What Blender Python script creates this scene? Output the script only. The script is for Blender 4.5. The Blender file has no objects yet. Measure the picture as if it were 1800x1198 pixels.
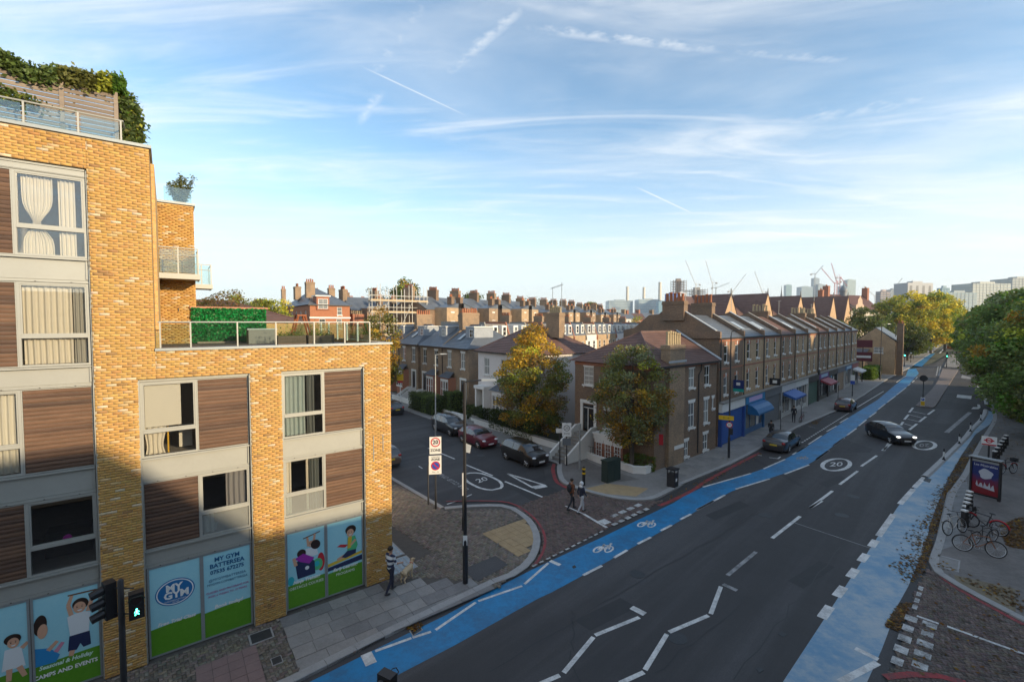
import bpy, bmesh, math, random
import numpy as np
from mathutils import Vector, Matrix
random.seed(7); rng = np.random.default_rng(7)
scene = bpy.context.scene; col = scene.collection
R = math.radians
# ------------------------------------------------------------------ camera
cam = bpy.data.cameras.new('camera'); cam.lens = 16; cam.sensor_width = 36; cam.sensor_fit = 'HORIZONTAL'
cam.clip_start = 0.1; cam.clip_end = 20000
co = bpy.data.objects.new('camera', cam); col.objects.link(co)
co.location = (0, 0, 10.3); co.rotation_euler = (math.pi/2 - math.atan(32/800), 0, 0)
scene.camera = co
# ------------------------------------------------------------------ light
SUN_EL, SUN_AZ = R(15.0), math.atan2(-0.53, 0.85)      # direction towards the sun, measured from +X
sdir = Vector((math.cos(SUN_EL)*math.cos(SUN_AZ), math.cos(SUN_EL)*math.sin(SUN_AZ), math.sin(SUN_EL)))
sl = bpy.data.lights.new('sun', 'SUN'); sl.energy = 2.3; sl.angle = R(1.5); sl.color = (1.0, 0.79, 0.51)
so = bpy.data.objects.new('sun', sl); col.objects.link(so)
so.rotation_euler = sdir.to_track_quat('Z', 'Y').to_euler(); so.location = (60, -40, 60)
scene.view_settings.view_transform = 'Standard'; scene.view_settings.look = 'None'
scene.view_settings.exposure = 1.6; scene.view_settings.gamma = 1.0
scene.cycles.max_bounces = 6; scene.cycles.transparent_max_bounces = 12
scene.cycles.caustics_reflective = False; scene.cycles.caustics_refractive = False
scene.cycles.use_denoising = True
# ------------------------------------------------------------------ sky: Nishita with high cirrus and vapour trails
W = bpy.data.worlds.new('World'); scene.world = W; W.use_nodes = True
W.cycles.sampling_method = 'MANUAL'; W.cycles.sample_map_resolution = 256
nt = W.node_tree; nt.nodes.clear()
class NG:
    def __init__(s, nt): s.nt = nt
    def n(s, t, ins=None, **kw):
        o = s.nt.nodes.new(t)
        for k, v in kw.items(): setattr(o, k, v)
        for k, v in (ins or {}).items():
            if hasattr(v, 'is_output'): s.nt.links.new(v, o.inputs[k])
            else: o.inputs[k].default_value = v
        return o
    def m(s, op, a, b=0.0, c=0.0, clamp=False):
        o = s.nt.nodes.new('ShaderNodeMath'); o.operation = op; o.use_clamp = clamp
        for i, v in enumerate((a, b, c)):
            if hasattr(v, 'is_output'): s.nt.links.new(v, o.inputs[i])
            else: o.inputs[i].default_value = v
        return o.outputs[0]
    def mix(s, f, a, b, mode='MIX'):
        o = s.nt.nodes.new('ShaderNodeMix'); o.data_type = 'RGBA'; o.blend_type = mode
        for i, v in ((0, f), (6, a), (7, b)):
            if hasattr(v, 'is_output'): s.nt.links.new(v, o.inputs[i])
            else: o.inputs[i].default_value = v if i == 0 else (*v[:3], 1)
        return o.outputs[2]
    def ramp(s, f, lo, hi):
        o = s.nt.nodes.new('ShaderNodeMapRange'); o.inputs[1].default_value = lo; o.inputs[2].default_value = hi
        o.interpolation_type = 'SMOOTHSTEP'
        s.nt.links.new(f, o.inputs[0]); return o.outputs[0]
g = NG(nt)
sky = g.n('ShaderNodeTexSky', sky_type='NISHITA', sun_disc=False, sun_elevation=SUN_EL, sun_rotation=math.pi/2 - SUN_AZ,
          altitude=30, air_density=0.8, dust_density=0.15, ozone_density=1.2)
tc = g.n('ShaderNodeTexCoord')
sep = g.n('ShaderNodeSeparateXYZ', {0: tc.outputs['Generated']})
zc = g.m('MAXIMUM', sep.outputs[2], 0.02)
px = g.m('DIVIDE', sep.outputs[0], zc); py = g.m('DIVIDE', sep.outputs[1], zc)
plane = g.n('ShaderNodeCombineXYZ', {0: px, 1: py}).outputs[0]
def cloud(scale, rot, stretch, detail, dist, lo, hi, off=(0, 0, 0)):
    mp = g.n('ShaderNodeMapping', {'Vector': plane, 'Rotation': (0, 0, rot), 'Scale': (stretch, 1, 1), 'Location': off})
    nz = g.n('ShaderNodeTexNoise', {'Vector': mp.outputs[0], 'Scale': scale, 'Detail': detail, 'Roughness': 0.62, 'Distortion': dist})
    return g.ramp(nz.outputs[0], lo, hi)
c1 = cloud(0.5, 0.55, 0.30, 7, 1.2, 0.36, 0.74)
c2 = cloud(1.7, -0.35, 0.3, 7, 1.4, 0.45, 0.78, (3.1, 1.7, 0))
c3 = cloud(0.22, 0.2, 0.6, 2, 0.3, 0.35, 0.7, (7, 2, 0))
cirrus = g.m('MULTIPLY', g.m('ADD', g.m('MULTIPLY', c1, 0.95), g.m('MULTIPLY', c2, 0.75)), g.m('ADD', g.m('MULTIPLY', c3, 0.5), 0.55))
fade = g.ramp(sep.outputs[2], 0.0, 0.22)
hz = g.m('SUBTRACT', 1.0, g.ramp(sep.outputs[2], -0.02, 0.34))
wisp = g.n('ShaderNodeTexNoise', {'Vector': plane, 'Scale': 16.0, 'Detail': 5, 'Roughness': 0.7}).outputs[0]
def trail(a, b, w, amount, rough):
    # a vapour trail between two points of the high cloud sheet (units of its height)
    ax, ay = a; bx, by = b; L = math.hypot(bx-ax, by-ay); ux, uy = (bx-ax)/L, (by-ay)/L
    dx = g.m('SUBTRACT', px, ax); dy = g.m('SUBTRACT', py, ay)
    t = g.m('ADD', g.m('MULTIPLY', dx, ux), g.m('MULTIPLY', dy, uy))
    d = g.m('ADD', g.m('MULTIPLY', dx, -uy), g.m('MULTIPLY', dy, ux))
    nz = wisp
    d = g.m('ADD', d, g.m('MULTIPLY', g.m('SUBTRACT', nz, 0.5), w*1.6*rough))
    core = g.m('SUBTRACT', 1.0, g.ramp(g.m('ABSOLUTE', d), 0.0, w))
    tn = g.m('DIVIDE', t, L)
    ends = g.m('MULTIPLY', g.ramp(tn, 0.0, 0.3), g.m('SUBTRACT', 1.0, g.ramp(tn, 0.7, 1.0)))
    br = g.m('ADD', g.m('MULTIPLY', g.ramp(nz, 0.3, 0.72), rough), 1.0-rough)
    return g.m('MULTIPLY', g.m('MULTIPLY', core, ends), g.m('MULTIPLY', br, amount))
TR = []
for a_, b_, w_, am_, ro_ in (((-0.6429, 1.756), (-0.1644, 2.31), .011, .62, .25), ((-0.8047, 2.383), (-0.528, 1.962), .04, .5, .8), ((-0.324, 1.962), (0.1023, 1.405), .05, .55, .7),
        ((-0.6, 1.962), (-0.2216, 1.405), .06, .4, .85), ((-0.07625, 1.566), (0.8962, 1.748), .055, .55, .75), ((0.7313, 1.713), (1.364, 1.801), .05, .4, .85),
        ((0.8104, 3.284), (1.776, 4.348), .02, .7, .2), ((2.889, 3.393), (3.448, 3.041), .035, .7, .3), ((0.475, 2.756), (1.161, 2.253), .12, .35, .9),
        ((-0.5591, 4.516), (0.1696, 4.567), .07, .5, .6), ((1.258, 2.383), (2.041, 2.033), .16, .4, .9)):
    TR.append(trail(a_, b_, w_, am_, ro_))
tr = TR[0]
for x_ in TR[1:]: tr = g.m('MAXIMUM', tr, x_)
veil = g.m('MULTIPLY', g.m('SUBTRACT', 1.0, g.ramp(sep.outputs[2], 0.2, 0.5)), 0.3)
cirrus = g.m('MAXIMUM', cirrus, g.m('MULTIPLY', g.m('ADD', c3, g.m('ADD', c1, c2)), veil))
cl = g.m('MULTIPLY', g.m('MAXIMUM', cirrus, tr), fade, clamp=True)
air = g.mix(1.0, sky.outputs[0], (0.60, 0.68, 0.65), 'MULTIPLY')
base = g.mix(g.m('MULTIPLY', hz, 0.92), air, (2.3, 2.34, 2.34))
skyc = g.mix(cl, base, (2.55, 2.6, 2.6))
bg = g.n('ShaderNodeBackground', {'Color': skyc, 'Strength': 0.15})
g.n('ShaderNodeOutputWorld', {'Surface': bg.outputs[0]})

# ------------------------------------------------------------------ materials
MATS = {}
def mat(name, c=(.5, .5, .5), rough=.7, metal=0., var=0., vscale=3., dark=.5, bump=0., bscale=20., spec=.5, coat=0., emit=None, stretch=(1, 1, 1), attr=False, coord='Object', c2=None):
    """Principled surface; var = amount of colour drift towards c2 (or a darker c) on two noise scales; attr = per-piece colours."""
    if name in MATS: return MATS[name]
    m = bpy.data.materials.new(name); m.use_nodes = True; MATS[name] = m
    n = NG(m.node_tree); b = m.node_tree.nodes['Principled BSDF']
    b.inputs['Roughness'].default_value = rough; b.inputs['Metallic'].default_value = metal
    b.inputs['Specular IOR Level'].default_value = spec; b.inputs['Coat Weight'].default_value = coat
    b.inputs['Coat Roughness'].default_value = .06
    b.inputs['Base Color'].default_value = (*c, 1); out = None
    if var or bump:
        if coord == 'World': v = n.n('ShaderNodeNewGeometry').outputs['Position']
        else: v = n.n('ShaderNodeTexCoord').outputs[coord]
        v = n.n('ShaderNodeMapping', {'Vector': v, 'Scale': stretch}).outputs[0]
    base = (*c, 1)
    if attr: base = n.n('ShaderNodeVertexColor', layer_name='Col').outputs[0]; out = base
    if var:
        a1 = n.n('ShaderNodeTexNoise', {'Vector': v, 'Scale': vscale, 'Detail': 6, 'Roughness': .65}).outputs[0]
        a2 = n.n('ShaderNodeTexNoise', {'Vector': v, 'Scale': vscale*7.3, 'Detail': 4, 'Roughness': .7}).outputs[0]
        f = n.m('MULTIPLY', n.ramp(n.m('ADD', n.m('MULTIPLY', a1, .6), n.m('MULTIPLY', a2, .4)), .36, .66), var)
        if c2: out = n.mix(f, base, c2)
        elif attr: out = n.mix(f, base, (dark, dark, dark), 'MULTIPLY')
        else: out = n.mix(f, base, tuple(x*dark for x in c))
        r2 = n.m('ADD', n.m('MULTIPLY', a2, .25), rough-.12, clamp=True); m.node_tree.links.new(r2, b.inputs['Roughness'])
    if out is not None: m.node_tree.links.new(out, b.inputs['Base Color'])
    if bump:
        bn = n.n('ShaderNodeTexNoise', {'Vector': v, 'Scale': bscale, 'Detail': 5, 'Roughness': .6}).outputs[0]
        bp = n.n('ShaderNodeBump', {'Height': bn, 'Strength': bump, 'Distance': .02})
        m.node_tree.links.new(bp.outputs[0], b.inputs['Normal'])
    if emit: b.inputs['Emission Color'].default_value = (*emit[0], 1); b.inputs['Emission Strength'].default_value = emit[1]
    return m
def brickmat(name, c1, c2, mortar, var=.5, scale=1.0, soot=(.10, .085, .07), sootamt=.45):
    """Stock brick in true courses (215 x 65 mm) along the wall, with sooty drift."""
    if name in MATS: return MATS[name]
    m = bpy.data.materials.new(name); m.use_nodes = True; MATS[name] = m
    n = NG(m.node_tree); b = m.node_tree.nodes['Principled BSDF']; b.inputs['Roughness'].default_value = .85
    tc = n.n('ShaderNodeTexCoord').outputs['Object']; s = n.n('ShaderNodeSeparateXYZ', {0: tc})
    v = n.n('ShaderNodeCombineXYZ', {0: n.m('ADD', s.outputs[0], s.outputs[1]), 1: s.outputs[2]}).outputs[0]
    bt = n.n('ShaderNodeTexBrick', {'Vector': v, 'Color1': (*c1, 1), 'Color2': (*c2, 1), 'Mortar': (*mortar, 1), 'Scale': 1.0/scale,
             'Mortar Size': .008, 'Brick Width': .225, 'Row Height': .075, 'Bias': -.1})
    n1 = n.n('ShaderNodeTexNoise', {'Vector': tc, 'Scale': .8, 'Detail': 6, 'Roughness': .65}).outputs[0]
    n2 = n.n('ShaderNodeTexNoise', {'Vector': v, 'Scale': 9.0, 'Detail': 3}).outputs[0]
    o = n.mix(n.m('MULTIPLY', n.ramp(n2, .42, .68), var), bt.outputs[0], tuple(x*1.5 for x in c2))
    o = n.mix(n.m('MULTIPLY', n.ramp(n1, .38, .7), sootamt), o, soot)
    m.node_tree.links.new(o, b.inputs['Base Color'])
    bp = n.n('ShaderNodeBump', {'Height': bt.outputs[1], 'Strength': .5, 'Distance': -.01}); m.node_tree.links.new(bp.outputs[0], b.inputs['Normal'])
    return m
def glassmat(name, tint=(.8, .86, .88), haze=0., refl=1.0, cap=.6):
    """Window pane: see-through with a Fresnel mirror; haze = frosted share."""
    if name in MATS: return MATS[name]
    m = bpy.data.materials.new(name); m.use_nodes = True; MATS[name] = m
    t = m.node_tree; t.nodes.clear(); n = NG(t)
    tr = n.n('ShaderNodeBsdfTransparent', {'Color': (*tint, 1)}); gl = n.n('ShaderNodeBsdfGlossy', {'Color': (.95, .95, .95, 1), 'Roughness': .015})
    lw = n.n('ShaderNodeFresnel', {'IOR': 1.55}).outputs[0]
    f = n.m('MINIMUM', n.m('ADD', n.m('MULTIPLY', lw, 1.6*refl), .03), cap)
    mx = n.n('ShaderNodeMixShader', {0: f, 1: tr.outputs[0], 2: gl.outputs[0]})
    if haze:
        df = n.n('ShaderNodeBsdfDiffuse', {'Color': (.62, .62, .58, 1)})
        mx = n.n('ShaderNodeMixShader', {0: haze, 1: mx.outputs[0], 2: df.outputs[0]})
    n.n('ShaderNodeOutputMaterial', {'Surface': mx.outputs[0]}); return m
def leafmat(name, spread=1.0):
    if name in MATS: return MATS[name]
    m = bpy.data.materials.new(name); m.use_nodes = True; MATS[name] = m
    t = m.node_tree; n = NG(t); t.nodes.clear()
    c = n.n('ShaderNodeVertexColor', layer_name='Col').outputs[0]
    d = n.n('ShaderNodeBsdfPrincipled', {'Base Color': c, 'Roughness': .55, 'Specular IOR Level': .3}); tl = n.n('ShaderNodeBsdfTranslucent', {'Color': n.mix(.35, c, (.35, .36, .02))})
    mx = n.n('ShaderNodeMixShader', {0: .32*spread, 1: d.outputs[0], 2: tl.outputs[0]})
    n.n('ShaderNodeOutputMaterial', {'Surface': mx.outputs[0]}); return m
# ------------------------------------------------------------------ mesh helpers
def tag(o, label=None, cat=None, group=None, kind=None):
    for k, v in (('label', label), ('category', cat), ('group', group), ('kind', kind)):
        if v: o[k] = v
    return o
def thing(name, label, cat, loc=(0, 0, 0), rz=0., group=None):
    o = bpy.data.objects.new(name, None); col.objects.link(o); o.empty_display_size = .2
    o.location = loc; o.rotation_euler = (0, 0, rz); return tag(o, label, cat, group)
def copy_tree(o, parent=None):
    c = o.copy(); col.objects.link(c); c.parent = parent
    for ch in list(o.children): copy_tree(ch, c)
    return c
def link(name, me, parent=None, loc=None, rz=0.):
    o = bpy.data.objects.new(name, me); col.objects.link(o); o.parent = parent
    if loc is not None: o.location = loc
    if rz: o.rotation_euler = (0, 0, rz)
    return o
def npmesh(name, v, f, mats, cols=None, mi=None, smooth=False):
    """v (N,3), f (M,k) numpy arrays; cols per vertex (N,3)."""
    v = np.asarray(v, dtype=np.float32).reshape(-1, 3); f = np.asarray(f, dtype=np.int32); k = f.shape[1]
    me = bpy.data.meshes.new(name); me.vertices.add(len(v)); me.vertices.foreach_set('co', v.ravel())
    me.loops.add(f.size); me.loops.foreach_set('vertex_index', f.ravel())
    me.polygons.add(len(f)); me.polygons.foreach_set('loop_start', np.arange(0, f.size, k, dtype=np.int32))
    if mi is not None: me.polygons.foreach_set('material_index', np.asarray(mi, dtype=np.int32))
    if smooth: me.polygons.foreach_set('use_smooth', np.ones(len(f), dtype=bool))
    me.update(calc_edges=True)
    if cols is not None:
        a = me.color_attributes.new('Col', 'FLOAT_COLOR', 'POINT'); cc = np.ones((len(v), 4), dtype=np.float32); cc[:, :3] = cols
        a.data.foreach_set('color', cc.ravel())
    for m in (mats if isinstance(mats, (list, tuple)) else [mats]): me.materials.append(m)
    return me
class MB:
    def __init__(s): s.v = []; s.f = []; s.m = []
    def add(s, vs, fs, mi=0):
        o = len(s.v); s.v += [tuple(p) for p in vs]
        for f in fs: s.f.append([i+o for i in f]); s.m.append(mi)
        return s
    def box(s, x0, x1, y0, y1, z0, z1, mi=0):
        return s.add([(x0, y0, z0), (x1, y0, z0), (x1, y1, z0), (x0, y1, z0), (x0, y0, z1), (x1, y0, z1), (x1, y1, z1), (x0, y1, z1)],
                     [(0, 3, 2, 1), (4, 5, 6, 7), (0, 1, 5, 4), (1, 2, 6, 5), (2, 3, 7, 6), (3, 0, 4, 7)], mi)
    def quad(s, a, b, c, d, mi=0): return s.add([a, b, c, d], [(0, 1, 2, 3)], mi)
    def face(s, ps, mi=0): return s.add(ps, [tuple(range(len(ps)))], mi)
    def prism(s, poly, z0, z1, mi=0, bottom=False):
        n = len(poly); a = sum(poly[i][0]*poly[(i+1) % n][1]-poly[(i+1) % n][0]*poly[i][1] for i in range(n))
        if a < 0: poly = poly[::-1]
        fs = [(i, (i+1) % n, (i+1) % n+n, i+n) for i in range(n)]+[tuple(range(n, 2*n))]
        if bottom: fs.append(tuple(range(n-1, -1, -1)))
        return s.add([(p[0], p[1], z0) for p in poly]+[(p[0], p[1], z1) for p in poly], fs, mi)
    def extr(s, prof, a0, a1, axis='y', mi=0):
        """profile extruded along y (points x,z) or along x (points y,z)."""
        n = len(prof)
        mk = (lambda p, t: (p[0], t, p[1])) if axis == 'y' else (lambda p, t: (t, p[0], p[1]))
        return s.add([mk(p, a0) for p in prof]+[mk(p, a1) for p in prof],
                     [(i, (i+1) % n, (i+1) % n+n, i+n) for i in range(n)]+[tuple(range(n-1, -1, -1)), tuple(range(n, 2*n))], mi)
    def tube(s, pts, r, n=6, mi=0, cap=True):
        pts = [Vector(p) for p in pts]; k = len(pts); rr = r if isinstance(r, (list, tuple)) else [r]*k; vs = []
        prev = None
        for i, p in enumerate(pts):
            t = (pts[min(i+1, k-1)]-pts[max(i-1, 0)]); t = t.normalized() if t.length > 1e-9 else Vector((0, 0, 1))
            a = prev if prev is not None else (Vector((0, 0, 1)) if abs(t.z) < .9 else Vector((1, 0, 0)))
            x = a-t*a.dot(t); x = x.normalized() if x.length > 1e-6 else t.orthogonal().normalized(); prev = x; y = t.cross(x)
            vs += [tuple(p+x*(math.cos(2*math.pi*j/n)*rr[i])+y*(math.sin(2*math.pi*j/n)*rr[i])) for j in range(n)]
        fs = [(i*n+j, i*n+(j+1) % n, (i+1)*n+(j+1) % n, (i+1)*n+j) for i in range(k-1) for j in range(n)]
        if cap: fs += [tuple(range(n-1, -1, -1)), tuple(range((k-1)*n, k*n))]
        return s.add(vs, fs, mi)
    def bar(s, a, b, w, mi=0): return s.tube([a, b], w*.707, 4, mi)
    def cyl(s, x, y, z0, z1, r0, r1=None, n=12, mi=0): return s.tube([(x, y, z0), (x, y, z1)], [r0, r0 if r1 is None else r1], n, mi)
    def lathe(s, prof, n=14, cx=0, cy=0, mi=0):
        k = len(prof); vs = [(cx+r*math.cos(2*math.pi*j/n), cy+r*math.sin(2*math.pi*j/n), z) for r, z in prof for j in range(n)]
        fs = [(i*n+j, i*n+(j+1) % n, (i+1)*n+(j+1) % n, (i+1)*n+j) for i in range(k-1) for j in range(n)]
        fs += [tuple(range(n-1, -1, -1)), tuple(range((k-1)*n, k*n))]
        return s.add(vs, fs, mi)
    def ball(s, c, r, n=10, k=7, mi=0):
        if not isinstance(r, (list, tuple)): r = (r, r, r)
        vs = []; fs = []
        for i in range(k+1):
            ph = math.pi*i/k
            for j in range(n): vs.append((c[0]+r[0]*math.sin(ph)*math.cos(2*math.pi*j/n), c[1]+r[1]*math.sin(ph)*math.sin(2*math.pi*j/n), c[2]+r[2]*math.cos(ph)))
        fs = [(i*n+j, (i+1)*n+j, (i+1)*n+(j+1) % n, i*n+(j+1) % n) for i in range(k) for j in range(n)]
        return s.add(vs, fs, mi)
    def build(s, name, mats, parent=None, smooth=False, loc=None, rz=0.):
        me = bpy.data.meshes.new(name); me.from_pydata(s.v, [], s.f)
        for m in (mats if isinstance(mats, (list, tuple)) else [mats]): me.materials.append(m)
        if any(s.m): me.polygons.foreach_set('material_index', s.m)
        if smooth:
            me.polygons.foreach_set('use_smooth', [True]*len(me.polygons))
            try: me.set_sharp_from_angle(angle=R(38))
            except Exception: pass
        me.update(); return link(name, me, parent, loc, rz)
def text(name, s, size, m, parent, loc, rot=(math.pi/2, 0, 0), align='CENTER', depth=.002, shear=0., sx=1.0, bold=0.):
    c = bpy.data.curves.new(name, 'FONT'); c.body = s; c.size = size; c.align_x = align; c.align_y = 'CENTER'; c.extrude = depth; c.offset = bold; c.shear = shear
    c.resolution_u = 2; tmp = bpy.data.objects.new(name, c); me = bpy.data.meshes.new_from_object(tmp); bpy.data.objects.remove(tmp); me.materials.clear(); me.materials.append(m)
    o = link(name, me, parent, loc); o.rotation_euler = rot; o.scale = (sx, 1, 1); return o
def inside(poly, x, y):
    x = np.asarray(x); y = np.asarray(y); c = np.zeros(x.shape, bool); n = len(poly)
    for i in range(n):
        x0, y0 = poly[i]; x1, y1 = poly[i-1]
        if y0 != y1: c ^= ((y0 > y) != (y1 > y)) & (x < (x1-x0)*(y-y0)/(y1-y0)+x0)
    return c
BOXF = np.array([(4, 5, 6, 7), (0, 1, 5, 4), (1, 2, 6, 5), (2, 3, 7, 6), (3, 0, 4, 7)])
def boxes_np(cx, cy, ang, lx, ly, z0, z1):
    """many upright boxes -> verts (N*8,3), faces (N*5,4)."""
    n = len(cx); sx = np.array([-1, 1, 1, -1]*2)*.5; sy = np.array([-1, -1, 1, 1]*2)*.5
    X = sx[None]*np.broadcast_to(lx, n)[:, None]; Y = sy[None]*np.broadcast_to(ly, n)[:, None]; ca, sa = np.cos(ang), np.sin(ang)
    ca = np.broadcast_to(ca, n)[:, None]; sa = np.broadcast_to(sa, n)[:, None]
    V = np.zeros((n, 8, 3)); V[:, :, 0] = cx[:, None]+X*ca-Y*sa; V[:, :, 1] = cy[:, None]+X*sa+Y*ca
    V[:, :4, 2] = np.broadcast_to(z0, n)[:, None]; V[:, 4:, 2] = np.broadcast_to(z1, n)[:, None]
    F = (np.arange(n)[:, None, None]*8+BOXF[None]).reshape(-1, 4)
    return V, F
def pieces(name, V, F0, cols, m, parent, single=0, key=None, single_name=None):
    """N small solids: the `single` ones with the smallest key become objects, the rest one stuff mesh."""
    n = V.shape[0]; k = V.shape[1]; order = np.argsort(key) if key is not None else np.arange(n)
    rest = order[single:]
    for i in order[:single]:
        c = V[i].mean(0); me = npmesh(single_name or name, V[i]-c, F0, m, np.repeat(cols[i][None], k, 0)); link(single_name or name, me, parent, c)
    if len(rest):
        F = (np.arange(len(rest))[:, None, None]*k+F0[None]).reshape(-1, F0.shape[1])
        me = npmesh(name+'_field', V[rest].reshape(-1, 3), F, m, np.repeat(cols[rest], k, 0)); o = link(name+'_field', me, parent); o['kind'] = 'stuff'
def herring(poly, ang, a=.105, holes=()):
    xs = [p[0] for p in poly]; ys = [p[1] for p in poly]; cx, cy = sum(xs)/len(xs), sum(ys)/len(ys)
    rad = max(math.hypot(p[0]-cx, p[1]-cy) for p in poly); K = int(rad/a)+4
    i, j = np.meshgrid(np.arange(-K, K), np.arange(-K//2, K//2)); i = i.ravel(); j = j.ravel()
    bx = np.concatenate([i+2*j+1.0, i+2*j+.5]); by = np.concatenate([i-2*j+.5, i-2*j+2.0]); rot = np.concatenate([np.zeros(len(i)), np.full(len(i), math.pi/2)])
    X = cx+(bx*math.cos(ang)-by*math.sin(ang))*a; Y = cy+(bx*math.sin(ang)+by*math.cos(ang))*a
    ok = inside(poly, X, Y)
    for h in holes: ok &= ~inside(h, X, Y)
    return X[ok], Y[ok], rot[ok]+ang

# ================================================================== ground, roads, pavements
RZ, PZ = -0.10, 0.0                       # carriageway and pavement levels
U = (.79678, .60427); N = (-.60427, .79678); C0 = (-4.83, 18.01); UA = math.atan2(U[1], U[0])
def LB(x, y): return (C0[0]+U[0]*x+N[0]*y, C0[1]+U[1]*x+N[1]*y)          # frame of the yellow brick block
V_ = (.72, .694); VN = (-.694, .72); VA = math.atan2(V_[1], V_[0])        # main road beyond the junction
def off(p, d, t): return (p[0]+d[0]*t, p[1]+d[1]*t)
M_asph = mat('asphalt', (.050, .0485, .050), .72, var=.55, vscale=.35, c2=(.068, .065, .066), bump=.25, bscale=60, coord='World', spec=.35)
def asphalt_nodes():
    # tyre-polished lanes: slightly smoother and paler bands along the road, over a fine aggregate
    m = M_asph; n = NG(m.node_tree); b = m.node_tree.nodes['Principled BSDF']
    pos = n.n('ShaderNodeNewGeometry').outputs['Position']
    old = b.inputs['Base Color'].links[0].from_socket
    s = n.n('ShaderNodeMapping', {'Vector': pos, 'Rotation': (0, 0, -VA)}).outputs[0]
    st = n.n('ShaderNodeMapping', {'Vector': s, 'Scale': (.03, .55, 1)}).outputs[0]
    f = n.n('ShaderNodeTexNoise', {'Vector': st, 'Scale': 1.0, 'Detail': 5, 'Roughness': .6}).outputs[0]
    fine = n.n('ShaderNodeTexVoronoi', {'Vector': pos, 'Scale': 55.0}).outputs['Color']
    fz = n.n('ShaderNodeSeparateXYZ', {0: fine}).outputs[0]
    o = n.mix(n.m('MULTIPLY', n.ramp(f, .42, .66), .8), old, (.098, .096, .10))
    o = n.mix(n.m('MULTIPLY', fz, .5), o, (.034, .033, .035))
    # sawn reinstatement patches
    wv = n.n('ShaderNodeTexVoronoi', {'Vector': pos, 'Scale': .11, 'Randomness': .9}, distance='CHEBYCHEV').outputs['Color']
    wz = n.n('ShaderNodeSeparateXYZ', {0: wv}).outputs[1]
    o = n.mix(n.m('MULTIPLY', n.ramp(wz, .66, .70), .55), o, (.034, .033, .036))
    m.node_tree.links.new(o, b.inputs['Base Color'])
asphalt_nodes()
M_ground = mat('earth', (.07, .075, .045), .95, var=.6, vscale=.02, coord='World')
M_pave = mat('pavement_flags', (.26, .25, .24), .8, var=.6, vscale=.5, dark=.6, bump=.2, bscale=30, coord='World')
M_pave2 = mat('pavement_dark', (.19, .175, .165), .8, var=.7, vscale=.7, dark=.55, bump=.2, bscale=30, coord='World')
M_kerb = mat('granite_kerb', (.34, .335, .33), .75, var=.5, vscale=2, dark=.6, bump=.15, bscale=40, coord='World')
M_block = mat('paving_blocks', attr=True, rough=.8, var=.6, vscale=1.2, dark=.55, coord='World', bump=.15, bscale=80)
M_sand = mat('joint_sand', (.10, .09, .08), .9, var=.5, vscale=3, coord='World')
M_white = mat('road_paint', (.72, .72, .70), .6, var=.75, vscale=2.2, c2=(.24, .24, .24), coord='World')
M_wornw = mat('road_paint_worn', (.36, .36, .36), .65, var=.9, vscale=3, c2=(.075, .075, .08), coord='World')
M_white2 = mat('road_paint_scuffed', (.60, .60, .59), .65, var=1.0, vscale=2.6, c2=(.10, .095, .09), coord='World')
M_red = mat('red_route_paint', (.36, .035, .04), .7, var=.9, vscale=2.5, c2=(.08, .05, .05), coord='World')
M_blue = mat('blue_surface', (.016, .22, .47), .5, var=.9, vscale=.6, c2=(.035, .13, .25), coord='World', bump=.15, bscale=70, spec=.35)
M_blue2 = mat('blue_surface_faded', (.10, .25, .40), .5, var=1.0, vscale=.45, c2=(.36, .41, .44), coord='World', bump=.15, bscale=70, stretch=(1, 1, 1))
M_ground_o = MB()
M_ground_o.face([(2600*math.cos(2*math.pi*i/48), 2600*math.sin(2*math.pi*i/48), -.3) for i in range(48)])
tag(M_ground_o.build('ground', M_ground), kind='structure')
def sheet(name, poly, z, m, parent=None, kind='structure'):
    b = MB(); a = sum(poly[i][0]*poly[(i+1) % len(poly)][1]-poly[(i+1) % len(poly)][0]*poly[i][1] for i in range(len(poly)))
    b.face([(p[0], p[1], z) for p in (poly if a > 0 else poly[::-1])])
    o = b.build(name, m, parent)
    if parent is None: o['kind'] = kind
    return o
road = sheet('main_road', [(-45, -25), (12, -32), (48, 6), (140, 95), (330, 300), (318, 312), (110, 118), (40, 62), (8, 32), (-28, 84), (-60, 78), (-16, 26), (-46, -4)], RZ, M_asph)
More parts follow.
